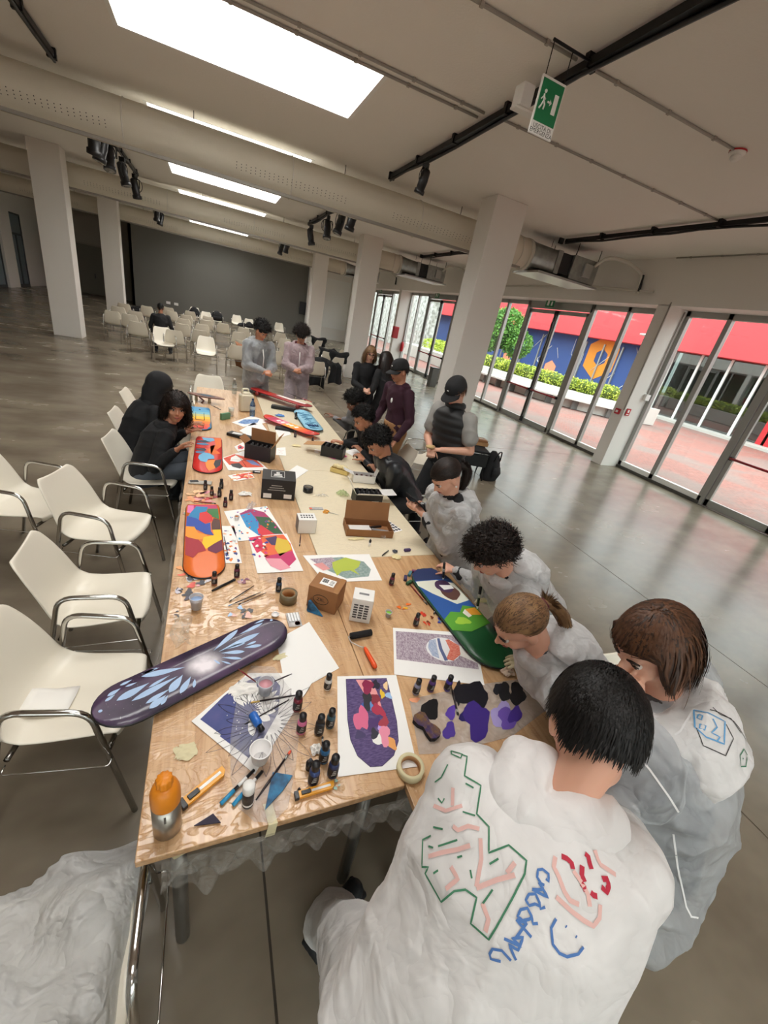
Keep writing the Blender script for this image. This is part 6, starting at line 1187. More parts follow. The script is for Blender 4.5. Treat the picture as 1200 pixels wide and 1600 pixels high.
def hand(b, wr, d, nrm, side, S=1, curl=.35, glove=0):
    """palm, four fingers of different length and a thumb leaving the side of the palm"""
    d = unit(d); nrm = unit(V3(nrm)-d*(V3(nrm)@d)); s = np.cross(d, nrm)*side; g = glove
    k = S; W = lambda x, y, z: wr+(s*x+d*y+nrm*z)*k
    b.loft([(W(0, -.01, 0), s*(.027+g)*k, nrm*(.019+g)*k), (W(0, .03, 0), s*(.036+g)*k, nrm*(.016+g)*k), (W(0, .07, 0), s*(.041+g)*k, nrm*(.014+g)*k), (W(0, .09, .002), s*(.038+g)*k, nrm*(.011+g)*k)], DUMMY, 12)
    for i, (x, L, a) in enumerate(((-.031, .058, -.2), (-.011, .074, -.06), (.011, .08, .05), (.032, .072, .18))):
        p = W(x, .083, 0); dr = unit(d+s*a*.8); c = curl*(1+.12*i); r = .0088+g
        for sg, f in enumerate((.45, .32, .26)):
            ang = c*(.6 if sg == 0 else 1)*(sg+1)*.9; v = dr*math.cos(ang)+nrm*math.sin(ang); q = p+v*L*f*k; caps(b, p, q, r*k*(1-.1*sg), r*k*(.9-.1*sg), 8); p = q
    p = W(.026, .02, .006); v = unit(s*.75+d*.55+nrm*.35); q = p+v*.04*k; caps(b, p, q, (.013+g)*k, (.011+g)*k, 8); v2 = unit(s*.35+d*.8+nrm*.45); q2 = q+v2*.032*k; caps(b, q, q2, (.0105+g)*k, (.0085+g)*k, 8); caps(b, q2, q2+unit(v2+nrm*.3)*.02*k, .0085*k, .007*k, 8)
def head_shapes(b, hp, R, S):
    W = lambda *p: hp+R@(V3(p)*S); E = lambda c, r, nu=18, nv=12: b.ell(W(*c), V3(r)*S, DUMMY, R=R, nu=nu, nv=nv)
    E((0, -.014, .03), (.077, .097, .087)); E((0, .024, -.03), (.062, .068, .078)); E((0, .05, -.085), (.034, .034, .026)); E((0, .01, -.06), (.058, .06, .045))
    E((0, .076, .022), (.048, .017, .011)); E((.036, .062, -.03), (.024, .022, .022), 10, 8); E((-.036, .062, -.03), (.024, .022, .022), 10, 8)
    b.tube([W(0, .082, .018), W(0, .1, -.008), W(0, .111, -.03)], [.007*S, .0095*S, .0125*S], DUMMY, 8); b.ell(W(.011, .097, -.034), .0085*S, DUMMY, nu=8, nv=6); b.ell(W(-.011, .097, -.034), .0085*S, DUMMY, nu=8, nv=6)
    E((0, .086, -.057), (.023, .011, .006), 10, 8); E((0, .084, -.066), (.019, .011, .006), 10, 8)
    for s in (-1, 1): E((s*.079, -.008, -.008), (.010, .021, .031), 10, 8); E((s*.077, .0, -.028), (.009, .012, .013), 8, 6)
def face_parts(t, hp, R, S, skin, lips, browc='2A1C16'):
    W = lambda *p: tuple(hp+R@(V3(p)*S)-V3(t.location))
    b = MB()
    for s in (-1, 1): b.ell(W(s*.031, .077, .002), V3((.0115, .0105, .0068))*S, mat('eye_white', 'CFC6BE', .4), R=R, nu=10, nv=8); b.ell(W(s*.031, .0852, .002), V3((.0064, .0035, .0062))*S, mat('eye_iris', '2A1A12', .2), R=R, nu=10, nv=6)
    b.build('eyes', t)
    b = MB()
    for s in (-1, 1):
        b.tube([W(s*.014, .0915, .021), W(s*.03, .09, .026), W(s*.046, .08, .021)], [.0028*S, .004*S, .002*S], mat('brow_'+browc, browc, .8), 6); b.tube([W(s*.019, .087, .009), W(s*.031, .0905, .0115), W(s*.043, .083, .008)], .0016*S, mat('lash_line', '1E1410', .6), 5)
    b.build('eyebrows', t)
    b = MB(); b.tube([W(-.022, .088, -.062), W(-.009, .0965, -.0575), (W(0, .0965, -.0588)), W(.009, .0965, -.0575), W(.022, .088, -.062)], [.001*S, .0042*S, .0038*S, .0042*S, .001*S], lips, 7); b.tube([W(-.019, .088, -.0635), W(0, .0955, -.0675), W(.019, .088, -.0635)], [.001*S, .005*S, .001*S], lips, 7); b.build('lips', t)
def hair(t, hp, R, S, style, m, seed=0, n=1500, length=.06, vol=1.0, wdt=.0022, tail=None, front=.45, part=0):
    """scalp shell plus combed or curled locks"""
    r = np.random.default_rng(seed); base = V3(t.location); rad = V3((.081, .102, .091))*S*vol; cen = V3((0, -.014, .032))*S
    def ok(d): 
        lim = front if d[1] > .45 else (front-(.45-d[1])*1.35 if d[1] > 0 else (-.12 if d[1] > -.35 else -.62)); return d[2] > max(lim, -.62)
    b = MB(); vs = []; fs = []; nu, nv = 40, 26
    for i in range(nv+1):
        ph = PI*i/nv
        for j in range(nu):
            a = 2*PI*j/nu; d = V3((math.sin(ph)*math.cos(a), math.sin(ph)*math.sin(a), math.cos(ph))); k = (.985+.02*r.random()) if ok(d) else .86; vs.append(hp+R@(cen+d*rad*k)-base)
    for i in range(nv):
        for j in range(nu): fs.append((i*nu+j, (i+1)*nu+j, (i+1)*nu+(j+1) % nu, i*nu+(j+1) % nu))
    b.add(vs, fs, m); ho = b.build('hair', t)
    Rt = R.T; gl = Rt@V3((0, 0, -1)); V = []; F = []; nb = 0; T = V3(tail)*S if tail is not None else None; K = 7
    for q in range(n):
        for _ in range(20):
            d = unit(r.normal(size=3))
            if ok(d): break
        P = cen+d*rad*1.02; hor = V3((d[0]-part, d[1], 0)); ln = length*S*(.7+.5*r.random()); step = ln/(K-1)
        if style == 'tail': comb = unit(T-P)
        elif style == 'curly': comb = unit(r.normal(size=3)*.8+d*1.2+gl*.3)
        else: comb = unit(unit(hor)*.5+V3((0, .15 if d[1] > 0 else -.1, -1))*.9+r.normal(size=3)*.18)
        pts = []; ph = r.uniform(0, 6.28); cr = (.007 if style == 'curly' else .012)*S*(.6+.8*r.random()) if style in ('curly', 'longcurl') else .0
        dr = comb
        for k in range(K):
            off = V3((0, 0, 0))
            if cr: off = V3((math.cos(ph+k*1.9), math.sin(ph+k*1.9), math.cos(ph*2+k*1.9)))*cr
            pts.append(P+off)
            if style == 'tail': dr = unit(T-P) if np.linalg.norm(T-P) > step else dr
            elif style != 'curly': dr = unit(dr*.75+gl*.35)
            P = P+dr*step; e = (P-cen)/rad; L = np.linalg.norm(e); mn = 1.03+.045*vol*r.random()
            if style == 'curly': mn = 1.0+.02*k
            if L < mn: P = cen+e/L*mn*rad
            if P[1] > .02*S and P[2] < .055*S and style != 'tail': P = V3((math.copysign(max(abs(P[0]), (.07+.012*r.random())*S), P[0]), min(P[1], .05*S), P[2]))
        if style != 'tail' and any(p[1] > .035*S and p[2] < .05*S and abs(p[0]) < .056*S for p in pts): continue
        pts = [hp+R@p-base for p in pts]; pts = np.array(pts); tn = np.gradient(pts, axis=0); nn = pts-(hp+R@cen-base); sd = np.cross(tn, nn); sd /= np.linalg.norm(sd, axis=1)[:, None]+1e-9
        w = wdt*S*(.6+.7*r.random()); 
        for k in range(K):
            ww = w*(1-.75*(k/(K-1))**2); V.append(pts[k]-sd[k]*ww); V.append(pts[k]+sd[k]*ww)
        for k in range(K-1): a = nb+2*k; F.append((a, a+1, a+3, a+2))
        nb += 2*K
    me = bpy.data.meshes.new('locks'); me.from_pydata([tuple(p) for p in V], [], F); me.materials.append(m); bc = [x**.4545 for x in m.diffuse_color[:3]]
    for k_ in (.72, 1.2): me.materials.append(mat('%s_%d' % (m.name, int(k_*100)), [min(1, x*k_+.015) for x in bc], .5, spec=.3))
    me.polygons.foreach_set('material_index', np.repeat(r.choice([0, 0, 1, 2], nb//(2*K)), K-1).astype(int).tolist()); me.polygons.foreach_set('use_smooth', [True]*len(F))
    o = bpy.data.objects.new('locks', me); COL.objects.link(o); o.parent = ho; o['kind'] = 'stuff'; return ho
def flow(t, pts, r, m, name, seed=0, n=220, wdt=.002, wave=.012):
    """a bunch of long strands following a path (pony tail or long hair)"""
    rr = np.random.default_rng(seed); base = V3(t.location); P = np.array([V3(p) for p in pts]); k = len(P); R_ = np.array(r if hasattr(r, '__len__') else [r]*k); ts = np.linspace(0, k-1, 12); C0 = np.array([[np.interp(x, range(k), P[:, i]) for i in range(3)] for x in ts]); RR = np.interp(ts, range(k), R_)
    b = MB(); b.tube([tuple(c-base) for c in C0], list(RR*.75), m, 10); ho = b.build(name, t); tn = np.gradient(C0, axis=0); tn /= np.linalg.norm(tn, axis=1)[:, None]; V = []; F = []; nb = 0
    for q in range(n):
        a0 = rr.uniform(0, 6.28); rad = rr.uniform(.7, 1.08); tw = rr.uniform(-.6, .6); ph = rr.uniform(0, 6)
        for i in range(12):
            u = unit(np.cross(tn[i], (0, 0, 1) if abs(tn[i][2]) < .9 else (1, 0, 0))); v = np.cross(tn[i], u); a = a0+tw*i/12; d = u*math.cos(a)+v*math.sin(a); p = C0[i]+d*RR[i]*rad+d*wave*math.sin(i*.9+ph)*(i/12); s = np.cross(tn[i], d)*wdt*(1-.7*(i/11)**2); V.append(p-s-base); V.append(p+s-base)
        for i in range(11): a = nb+2*i; F.append((a, a+1, a+3, a+2))
        nb += 24
    me = bpy.data.meshes.new('locks'); me.from_pydata([tuple(p) for p in V], [], F); me.materials.append(m); o = bpy.data.objects.new('locks', me); COL.objects.link(o); o.parent = ho; o['kind'] = 'stuff'; return ho
def rotm(yaw, pitch, roll=0):
    """columns: right, forward, up; pitch > 0 looks down"""
    F = V3((math.cos(yaw)*math.cos(pitch), math.sin(yaw)*math.cos(pitch), -math.sin(pitch))); Rg = V3((math.sin(yaw), -math.cos(yaw), 0)); U = np.cross(Rg, F); 
    Rg2 = Rg*math.cos(roll)+U*math.sin(roll); U2 = np.cross(Rg2, F); return np.stack([Rg2, F, U2], 1)
PEOPLE = {}
def figure(key, label, head, z, yaw, lean=0, hyaw=0, hpitch=.3, hroll=0, lw=None, rw=None, S=1.0, sit=False, skin='fair', top=None, pants=None, cover=None, hood=False, vox=.008, cvox=.012, folds=.008, puff=1.0, sleeves='long', hairm=None, hstyle='short', hkw={}, lelp=None, relp=None, face=True, lhd=None, rhd=None, curl=.4, glove=None, twist=0, feet=None, tors=.52, group=None, hz=None, shw=.175, pouch=1, hoodpts=None, nr=.058, shoe='141416', spread=.1, lips='A0564E', pal=(0, 0, -1)):
    yaw, lean, hyaw, hpitch, hroll, twist = [math.radians(a) if abs(a) > 6.3 or a == int(a) else a for a in (yaw, lean, hyaw, hpitch, hroll, twist)]
    hp = V3(head) if len(head) == 3 else V3(at(head[0], head[1], z)); F = V3((math.cos(yaw), math.sin(yaw), 0)); Rg = V3((math.sin(yaw), -math.cos(yaw), 0)); U = Z3*math.cos(lean)+F*math.sin(lean)
    RT = unit(Rg*math.cos(twist)+F*math.sin(twist))
    HR = rotm(yaw+hyaw, hpitch, hroll); nk = hp-HR@V3((0, .01, 0))*S-unit(U*.9+Z3*.6+F*.3)*.165*S
    hip = nk-U*tors*S-F*.02; lsh = nk-U*.055*S-RT*shw*S; rsh = nk-U*.055*S+RT*shw*S
    if isinstance(lw, str): lw, rw = nk+F*.33-U*.36-Rg*.02, nk+F*.32-U*.37+Rg*.06
    lh, rh = hip-Rg*.09*S, hip+Rg*.09*S
    root = thing('person', label, 'person', (hip[0], hip[1], 0), 0, group); base = V3(root.location)
    if feet: lf, rf = V3(feet[0]), V3(feet[1])
    elif sit: lf, rf = lh+F*.36*S-Rg*spread, rh+F*.36*S+Rg*spread
    else: lf, rf = lh-Rg*.03, rh+Rg*.03+F*.08
    lf[2] = rf[2] = .085*S; pole = F+Z3*(.8 if sit else .1)
    lk, lf = ik(lh, lf, .43*S, .43*S, pole-Rg*.1); rk, rf = ik(rh, rf, .43*S, .43*S, pole+Rg*.1)
    if lw is None: lw = lsh+F*.12-Rg*.08-Z3*.5*S
    if rw is None: rw = rsh+F*.12+Rg*.08-Z3*.5*S
    lw, rw = V3(lw), V3(rw)
    le, lw = ik(lsh, lw, .29*S, .265*S, lelp if lelp is not None else (-Z3-Rg*.5-F*.3)); re_, rw = ik(rsh, rw, .29*S, .265*S, relp if relp is not None else (-Z3+Rg*.5-F*.3))
    def torso(b, k=1, g=0, low=.0):
        T = lambda t: hip+(nk-hip)*t+np.cross(U, Rg)*(-.03*math.sin(t*PI)) ; fr = np.cross(U, RT); fr0 = np.cross(U, Rg)
        b.loft([(T(-.14-low), Rg*(.12+g)*S, fr0*(.085+g)*S), (T(-.02), Rg*(.165*k+g)*S, fr0*(.115*k+g)*S), (T(.2), Rg*(.15*k+g)*S, fr0*(.108*k+g)*S), (T(.42), Rg*(.145*k+g)*S, fr0*(.105*k+g)*S), (T(.68), RT*(.165*k+g)*S, fr*(.118*k+g)*S), (T(.88), RT*(.165*k+g)*S, fr*(.1*k+g)*S), (T(.99), RT*(.09*k+g)*S, fr*(.065*k+g)*S), (T(1.05), RT*(.05*k+g*.6)*S, fr*(.045*k+g*.6)*S)], DUMMY, 20)
    L = lambda p: p-base
    def off(b): b.v = [tuple(V3(p)-base) for p in b.v]; return b
    # continuous body
    b = MB(); torso(b); caps(b, nk-U*.03*S, hp-HR@V3((0, .035, .04))*S, nr*S, nr*.92*S); head_shapes(b, hp, HR, S)
    for sh, el, wr, sd, hd in ((lsh, le, lw, -1, lhd), (rsh, re_, rw, 1, rhd)):
        caps(b, sh, el, .056*S, .041*S); caps(b, el, wr, .042*S, .027*S); d = unit(wr-el) if hd is None else unit(hd)
        hand(b, wr+unit(wr-el)*.012, d, pal, sd, S, curl)
    for h, kn, ft in ((lh, lk, lf), (rh, rk, rf)): caps(b, h, kn, .082*S, .055*S); caps(b, kn, ft, .054*S, .038*S); caps(b, ft-Z3*.03, ft+F*.13*S-Z3*.045*S, .034*S, .028*S)
    body = baked('body', off(b), vox, 2, root, SKINS[skin]); 
    if face: face_parts(root, hp, HR, S, SKINS[skin], C(lips, .45))
    # shoes
    for ft in (lf, rf): b = MB(); caps(b, ft-Z3*.035-F*.03, ft+F*.14*S-Z3*.04*S, .046*S, .04*S); b.box(ft+F*.05*S-Z3*.075*S, (.27*S, .09*S, .022), DUMMY, rz=yaw); baked('shoe', off(b), .01, 2, root, C(shoe, .6))
    def arms(b, r0, r1, r2, short=False, g=0):
        for sh, el, wr in ((lsh, le, lw), (rsh, re_, rw)):
            if short: caps(b, sh, sh+(el-sh)*.62, r0*S, r1*S*1.12); continue
            caps(b, sh, el, r0*S, r1*S); caps(b, el, el+(wr-el)*.93, r1*S, r2*S)
    def legs(b, r0, r1, r2):
        for h, kn, ft in ((lh, lk, lf), (rh, rk, rf)): caps(b, h, kn, r0*S, r1*S); caps(b, kn, ft, r1*S, r2*S)
    if pants: b = MB(); torso2 = hip+U*.12; b.loft([(hip-U*.09, Rg*.14*S, F*.1*S), (hip, Rg*.178*S, np.cross(U, Rg)*.128*S), (torso2, Rg*.165*S, np.cross(U, Rg)*.122*S)], DUMMY, 16); legs(b, .098, .072, .06); baked('trousers', off(b), cvox, 2, root, pants, folds*.5, 16, 3)
    if top:
        b = MB(); torso(b, 1.0, .018); 
        if sleeves == 'long': arms(b, .07, .056, .04)
        elif sleeves == 'short': arms(b, .076, .07, 0, True)
        baked('top', off(b), cvox, 3, root, top, folds*.8, 16, 5)
    if hood: b = MB(); b.loft([(nk-U*.06-F*.06, RT*.12*S, F*.05*S), (nk+U*.0-F*.065, RT*.115*S, F*.06*S), (nk+U*.05-F*.05, RT*.085*S, F*.05*S)], DUMMY, 14); caps(b, nk+RT*.08-F*.01, nk+F*.07-U*.03, .03, .02); caps(b, nk-RT*.08-F*.01, nk+F*.07-U*.03, .03, .02); baked('hood', off(b), cvox, 2, root, top, folds*.8, 20, 6)
    if cover:
        p = puff; b = MB(); torso(b, 1.0+.06*p, .038*p, .05); arms(b, .085*p, .077*p, .05); legs(b, .118*p, .095*p, .085*p)
        for wr, el in ((lw, le), (rw, re_)): caps(b, wr-unit(wr-el)*.02, wr, .04*S, .038*S)
        c = baked('coverall', off(b), cvox, 3, root, cover, folds*1.7, 7.5 if cvox < .01 else 10, len(label) % 17, U*.6); PEOPLE[key+'_cover'] = c
        b = MB(); q = nk-U*.02
        for k in range(10):
            a = PI*2*k/10; w = RT*math.cos(a)*.105*S+F*math.sin(a)*.1*S; back = max(0, -math.sin(a)); rr_ = (.03+.028*back)*S*p; caps(b, q+w-U*.01-F*.015+U*.03*back, q+RT*math.cos(a+.63)*.105*S+F*math.sin(a+.63)*.1*S+U*.03*max(0, -math.sin(a+.63))-F*.015, rr_, rr_)
        if hoodpts:
            b = MB()
            for (x0, y0, z0), (x1, y1, z1), r0 in hoodpts: caps(b, V3(at(x0, y0, z0)), V3(at(x1, y1, z1)), r0, r0)
        bk = np.cross(RT, U)*-1; bk = bk if bk@F < 0 else -bk; po = pouch; p = min(p, 1.0)
        if not hoodpts: b.loft([(q+bk*.10*S-U*.19*S*po, RT*.05*S, bk*.03*S), (q+bk*.125*S*po-U*.14*S*po, RT*.125*S*p, bk*.06*S*po), (q+bk*.14*S*po-U*.07*S*po, RT*.15*S*p*po, bk*.075*S*po), (q+bk*.12*S*po+U*.0*S, RT*.14*S*p, bk*.07*S*po), (q+bk*.09*S+U*.05*S, RT*.115*S*p, bk*.05*S)], DUMMY, 18)
        hd = baked('coverall_hood', off(b), cvox*.85, 3, root, SUIT if pouch > 1 or hoodpts else cover, folds*1.0, 17, 4); PEOPLE[key+'_hood'] = hd
    if hairm: hair(root, hp, HR, S, hstyle, hairm, **hkw)
    PEOPLE[key] = dict(root=root, hp=hp, HR=HR, nk=nk, hip=hip, U=U, F=F, Rg=Rg, S=S, base=base, lw=lw, rw=rw, lsh=lsh, rsh=rsh, le=le, re=re_, lk=lk, rk=rk)
    return root
def cap_hat(key, m, out=.075, logo=True):
    p = PEOPLE[key]; t, hp, R, S = p['root'], p['hp'], p['HR'], p['S']; W = lambda *q: tuple(hp+R@(V3(q)*S)-p['base']); n = 24; vs = []; fs = []; b = MB(); nv = 9
    for i in range(nv+1):
        ph = (PI*.5)*i/nv; rz = .105*math.cos(ph); rr = math.sin(ph)**.7
        for j in range(n): a = 2*PI*j/n; vs.append(W(.09*rr*math.cos(a), -.01+.112*rr*math.sin(a), .028+rz))
    for i in range(nv):
        for j in range(n): fs.append((i*n+j, (i+1)*n+j, (i+1)*n+(j+1) % n, i*n+(j+1) % n))
    b.add(vs, fs, m); o = b.build('cap_crown', t, solid=.003)
    b = MB(); vs = []; fs = []
    for i in range(6):
        for j in range(11): a = PI*(.12+.76*j/10); r_ = i/5; vs.append(W((.088+.006*r_)*math.cos(a), -.01+.11*math.sin(a)+out*r_*math.sin(a)**.6, .03-.022*r_-.015*math.cos(a)**2))
    for i in range(5):
        for j in range(10): a = i*11+j; fs.append((a, a+1, a+12, a+11))
    b.add(vs, fs, m); b.build('cap_brim', t, solid=.003)
    if logo: b = MB(); b.ell(W(.0, .098, .075), V3((.012, .003, .007)), WPLAST, R=R, nu=8, nv=5); b.build('cap_emblem', t)
HB = mat('hair_black', '0D0A09', .55, spec=.25); HBR = mat('hair_dark_brown', '1E130E', .55, spec=.3); HBR2 = mat('hair_brown', '432A1B', .55, spec=.3, var=.6, vscale=30, col2='6B452A'); HBL = mat('hair_light_brown', '6E5036', .55, spec=.3, var=.8, vscale=25, col2='98764F'); HAU = mat('hair_auburn_black', '1C100C', .45)
SUIT = sheer('coverall_white', 'F0EEED', .93, .7, 8, .33, .25); SUIT2 = sheer('coverall_sheer', 'D3D8DC', .52, .6, 9, .55, .3); SUIT3 = sheer('coverall_mid', 'E8E9EA', .74, .65, 11, .55, .3); SUIT4 = sheer('coverall_pinkish', 'E4D2D6', .66, .65, 11, .55, .3)
BLK = mat('black_cloth', '17171A', .85); DKG = mat('dark_grey_cloth', '3A3E44', .85, var=.6, vscale=10, col2='5A5048'); NAVY = mat('navy_trousers', '2A323C', .85); JEAN = mat('grey_jeans', '4A5058', .85); WIN = mat('burgundy_cloth', '3A1A2A', .85); TAN = mat('tan_trousers', '9A7048', .85); GRY = mat('grey_tshirt', '9A9894', .85); WSH = mat('white_shirt', 'D8D6D2', .85); HOODG = mat('grey_hoodie', '77777A', .85); SHINY = mat('shiny_dark_jacket', '22252A', .4); REDH = mat('red_hoodie', '5E1420', .85)
_a, _b, _c, _d, _e, _f, _g = (790, 1232, 1.375), (812, 1178, 1.39), (842, 1190, 1.40), (905, 1258, 1.41), (945, 1285, 1.40), (862, 1303, 1.375), (805, 1262, 1.37)
HP1 = [(_a, _b, .042), (_b, _c, .035), (_c, _d, .03), (_d, _e, .037), (_e, _f, .05), (_f, _g, .055), (_g, _a, .05), (_f, _d, .045), (_g, _c, .045), (_a, _f, .05)]
_a, _b, _c, _d = (1040, 1085, 1.37), (1100, 1070, 1.39), (1150, 1085, 1.34), (1176, 1117, 1.28)
HP2 = [(_a, _b, .03), (_b, _c, .042), (_c, _d, .034), ((1060, 1092, 1.36), (1150, 1106, 1.31), .04), ((1085, 1105, 1.34), (1160, 1120, 1.25), .05)]
# nearest person, back to the camera, bent over the near end of the right table
figure('P1', 'nearest person from behind in a white coverall drawn on with green, red and blue', (928, 1138), 1.5, 30, 37, 20, 48, 0.08, twist=18, shw=.15, nr=.048, lw=at(775, 1205, .83), rw=at(905, 1165, .85), S=1.06, top=WSH, pants=NAVY, cover=SUIT, vox=.007, cvox=.009, folds=.0075, puff=1.0, hoodpts=HP1, hairm=HB, hstyle='short', hkw=dict(n=6500, length=.036, wdt=.0016, front=.5, vol=1.03), feet=(at(508, 1452, 0), at(800, 1420, 0)), hz=.8, spread=.2)
figure('P2', 'person with shoulder length brown hair in a see-through coverall, hand at the mouth', (1022, 1008), 1.52, 112, 18, 62, 35, -.1, shw=.225, lw=at(985, 1108, 1.33), rw=at(1030, 1110, 1.0), S=1.04, top=DKG, pants=NAVY, cover=SUIT2, vox=.007, cvox=.009, folds=.010, puff=1.5, pouch=1.01, hairm=HBR2, hstyle='long', hkw=dict(n=5000, length=.12, wdt=.0028, front=.35, vol=.99), lhd=V3((-.2, .3, 1)), pal=(-1, .2, 0), curl=1.1)
figure('P3', 'girl with a light brown ponytail and cream gloves painting the green board', (812, 975), 1.27, 160, 50, 12, 42, 0.1, lw=at(838, 1040, .80), rw=at(765, 935, .85), S=.98, top=JEAN, pants=JEAN, cover=SUIT3, vox=.007, cvox=.011, folds=.011, puff=1.0, hairm=HBL, hstyle='tail', hkw=dict(n=3500, length=.18, wdt=.002, front=.4, tail=(.02, -.125, .0)), curl=.25, skin='fair', lhd=V3((-.7, .5, -.05)))
figure('P4', 'person with dark curly hair in a white coverall drawing with a white marker', (768, 865), 1.27, 178, 46, -5, 45, 0.0, lw=at(757, 925, .81), rw=at(712, 893, .85), S=.98, top=BLK, pants=JEAN, cover=SUIT3, vox=.008, cvox=.011, folds=.011, hairm=HBR, hstyle='curly', hkw=dict(n=2600, length=.045, wdt=.003, front=.35, vol=1.14), curl=.7)
figure('P5', 'girl with tied dark brown hair looking at a phone in her hands', (697, 745), 1.36, 182, 18, 5, 45, 0.0, lw=at(664, 808, 1.0), rw=at(655, 795, 1.02), S=.98, top=BLK, hood=True, pants=BLK, cover=SUIT3, vox=.007, cvox=.011, folds=.011, hairm=HBR, hstyle='tail', hkw=dict(n=3000, length=.18, wdt=.0022, front=.33, tail=(0, -.13, -.01)), curl=.9, pal=(0, 0, 1))
figure('P6', 'standing man in black cap, black padded vest and grey tee beside the tables', (712, 612), 1.68, 205, 8, 0, 35, 0.0, lw=at(690, 703, 1.12), rw=at(672, 700, 1.1), S=1.08, top=GRY, sleeves='short', pants=BLK, vox=.009, cvox=.014, hairm=HBR2, hkw=dict(n=900, length=.05, wdt=.003), curl=.9)
figure('P7', 'standing man in black cap, burgundy hoodie and tan trousers', (624, 580), 1.66, 195, 4, 0, 15, 0.0, S=1.05, top=WIN, hood=True, pants=TAN, skin='tan', vox=.01, cvox=.016, hairm=HB, hkw=dict(n=500, length=.04, wdt=.004), curl=.5, face=True)
figure('P8', 'standing person with long dark hair in black, back to the camera', (602, 562), 1.56, 120, 2, 0, 20, 0.0, S=1.0, top=BLK, pants=BLK, vox=.011, cvox=.016, hairm=HAU, hstyle='long', hkw=dict(n=1400, length=.3, wdt=.004, front=.3, vol=1.08), face=False)
figure('P9', 'standing woman with glasses and streaked blond hair in a black top', (579, 553), 1.60, 262, 2, 0, 12, 0.0, S=1.02, lw='belly', top=BLK, pants=BLK, vox=.009, cvox=.016, hairm=HBL, hstyle='long', hkw=dict(n=1600, length=.2, wdt=.003, front=.35, vol=1.06), curl=.8)
figure('P13', 'standing person with short curly hair in a see-through coverall, left of the pair', (409, 517), 1.66, 292, 4, 10, 38, 0.0, S=1.03, lw='belly', top=DKG, pants=NAVY, cover=SUIT2, skin='tan', vox=.009, cvox=.014, hairm=HB, hstyle='curly', hkw=dict(n=900, length=.045, wdt=.005, vol=1.1), curl=.8)
figure('P14', 'standing person with curly hair and red hoodie under a pinkish coverall, right of the pair', (471, 524), 1.64, 262, 4, 0, 35, 0.0, S=1.04, lw='belly', top=REDH, hood=True, pants=NAVY, cover=SUIT4, skin='tan', vox=.009, cvox=.014, hairm=HBR, hstyle='curly', hkw=dict(n=1300, length=.06, wdt=.005, vol=1.22), curl=.8)
figure('P10', 'seated person in grey hoodie and dark curly hair, farthest of three on the right', (553, 628), 1.16, 195, 30, 0, 30, 0.0, S=1.0, sit=True, lw=at(530, 655, .80), rw=at(522, 652, .80), top=HOODG, hood=True, pants=BLK, skin='dark', vox=.009, cvox=.014, hairm=HB, hstyle='curly', hkw=dict(n=1200, length=.05, wdt=.004, vol=1.15), tors=.5)
figure('P11', 'seated person in black hoodie reaching over a bright drawing, middle of three', (567, 655), 1.18, 188, 35, 5, 30, 0.0, S=1.02, sit=True, lw=at(566, 706, .80), rw=at(536, 692, .80), top=BLK, hood=True, pants=BLK, skin='tan', vox=.008, cvox=.014, hairm=HB, hstyle='curly', hkw=dict(n=2600, length=.035, wdt=.004, vol=1.06, front=.55), curl=.6)
figure('P12', 'seated person in shiny dark jacket bent low over the table, nearest of three', (590, 692), 1.16, 182, 38, 10, 45, 0.0, S=1.05, sit=True, lw=at(590, 738, .80), rw=at(570, 720, .80), top=SHINY, hood=True, pants=BLK, skin='tan', vox=.008, cvox=.014, folds=.01, hairm=HB, hstyle='curly', hkw=dict(n=2600, length=.04, wdt=.004, vol=1.08, front=.5), curl=.6)
figure('P15', 'seated person with long curly dark hair in black looking at the camera', (275, 638), 1.08, 5, 22, -84, 0, 0.12, S=1.05, sit=True, lw=at(290, 672, .80), rw=at(275, 704, .80), top=BLK, hood=True, pants=JEAN, skin='tan', vox=.0065, cvox=.013, hairm=HBR, hstyle='longcurl', hkw=dict(n=5500, length=.17, wdt=.0035, vol=1.16, front=.55), curl=.35, pal=(0, 0, -1))
figure('P16', 'hooded seated person in black behind the curly haired person', (252, 605), 1.15, 20, 25, 0, 25, 0.0, S=1.03, sit=True, top=BLK, hood=True, pants=BLK, skin='tan', vox=.011, cvox=.015, lw=at(296, 662, .80), rw=at(290, 676, .80), hairm=HB, hkw=dict(n=300, length=.04, wdt=.004), face=False)
figure('P17', 'far seated person in black among the rows of chairs, seen from behind', (251, 481), 1.22, 90, 0, 0, 5, 0.0, S=1.0, sit=True, top=BLK, pants=BLK, skin='tan', vox=.014, cvox=.02, hairm=HB, hkw=dict(n=200, length=.04, wdt=.006), face=False)
# --- extras worn or held
def local(key, *q): p = PEOPLE[key]; return p['hp']+p['HR']@(V3(q)*p['S'])-p['base']
p = PEOPLE['P16']; b = MB()
for k, (y_, r_) in enumerate(((-.02, .112), (-.04, .115))): b.ell(tuple(local('P16', 0, y_, .02)), V3((.1, .118, .125)), DUMMY, R=p['HR'])
caps(b, local('P16', 0, -.05, -.06), p['nk']-p['base'], .1, .11); baked('raised_hood', b, .014, 3, p['root'], BLK, .006)
cap_hat('P6', BLK); cap_hat('P7', BLK)
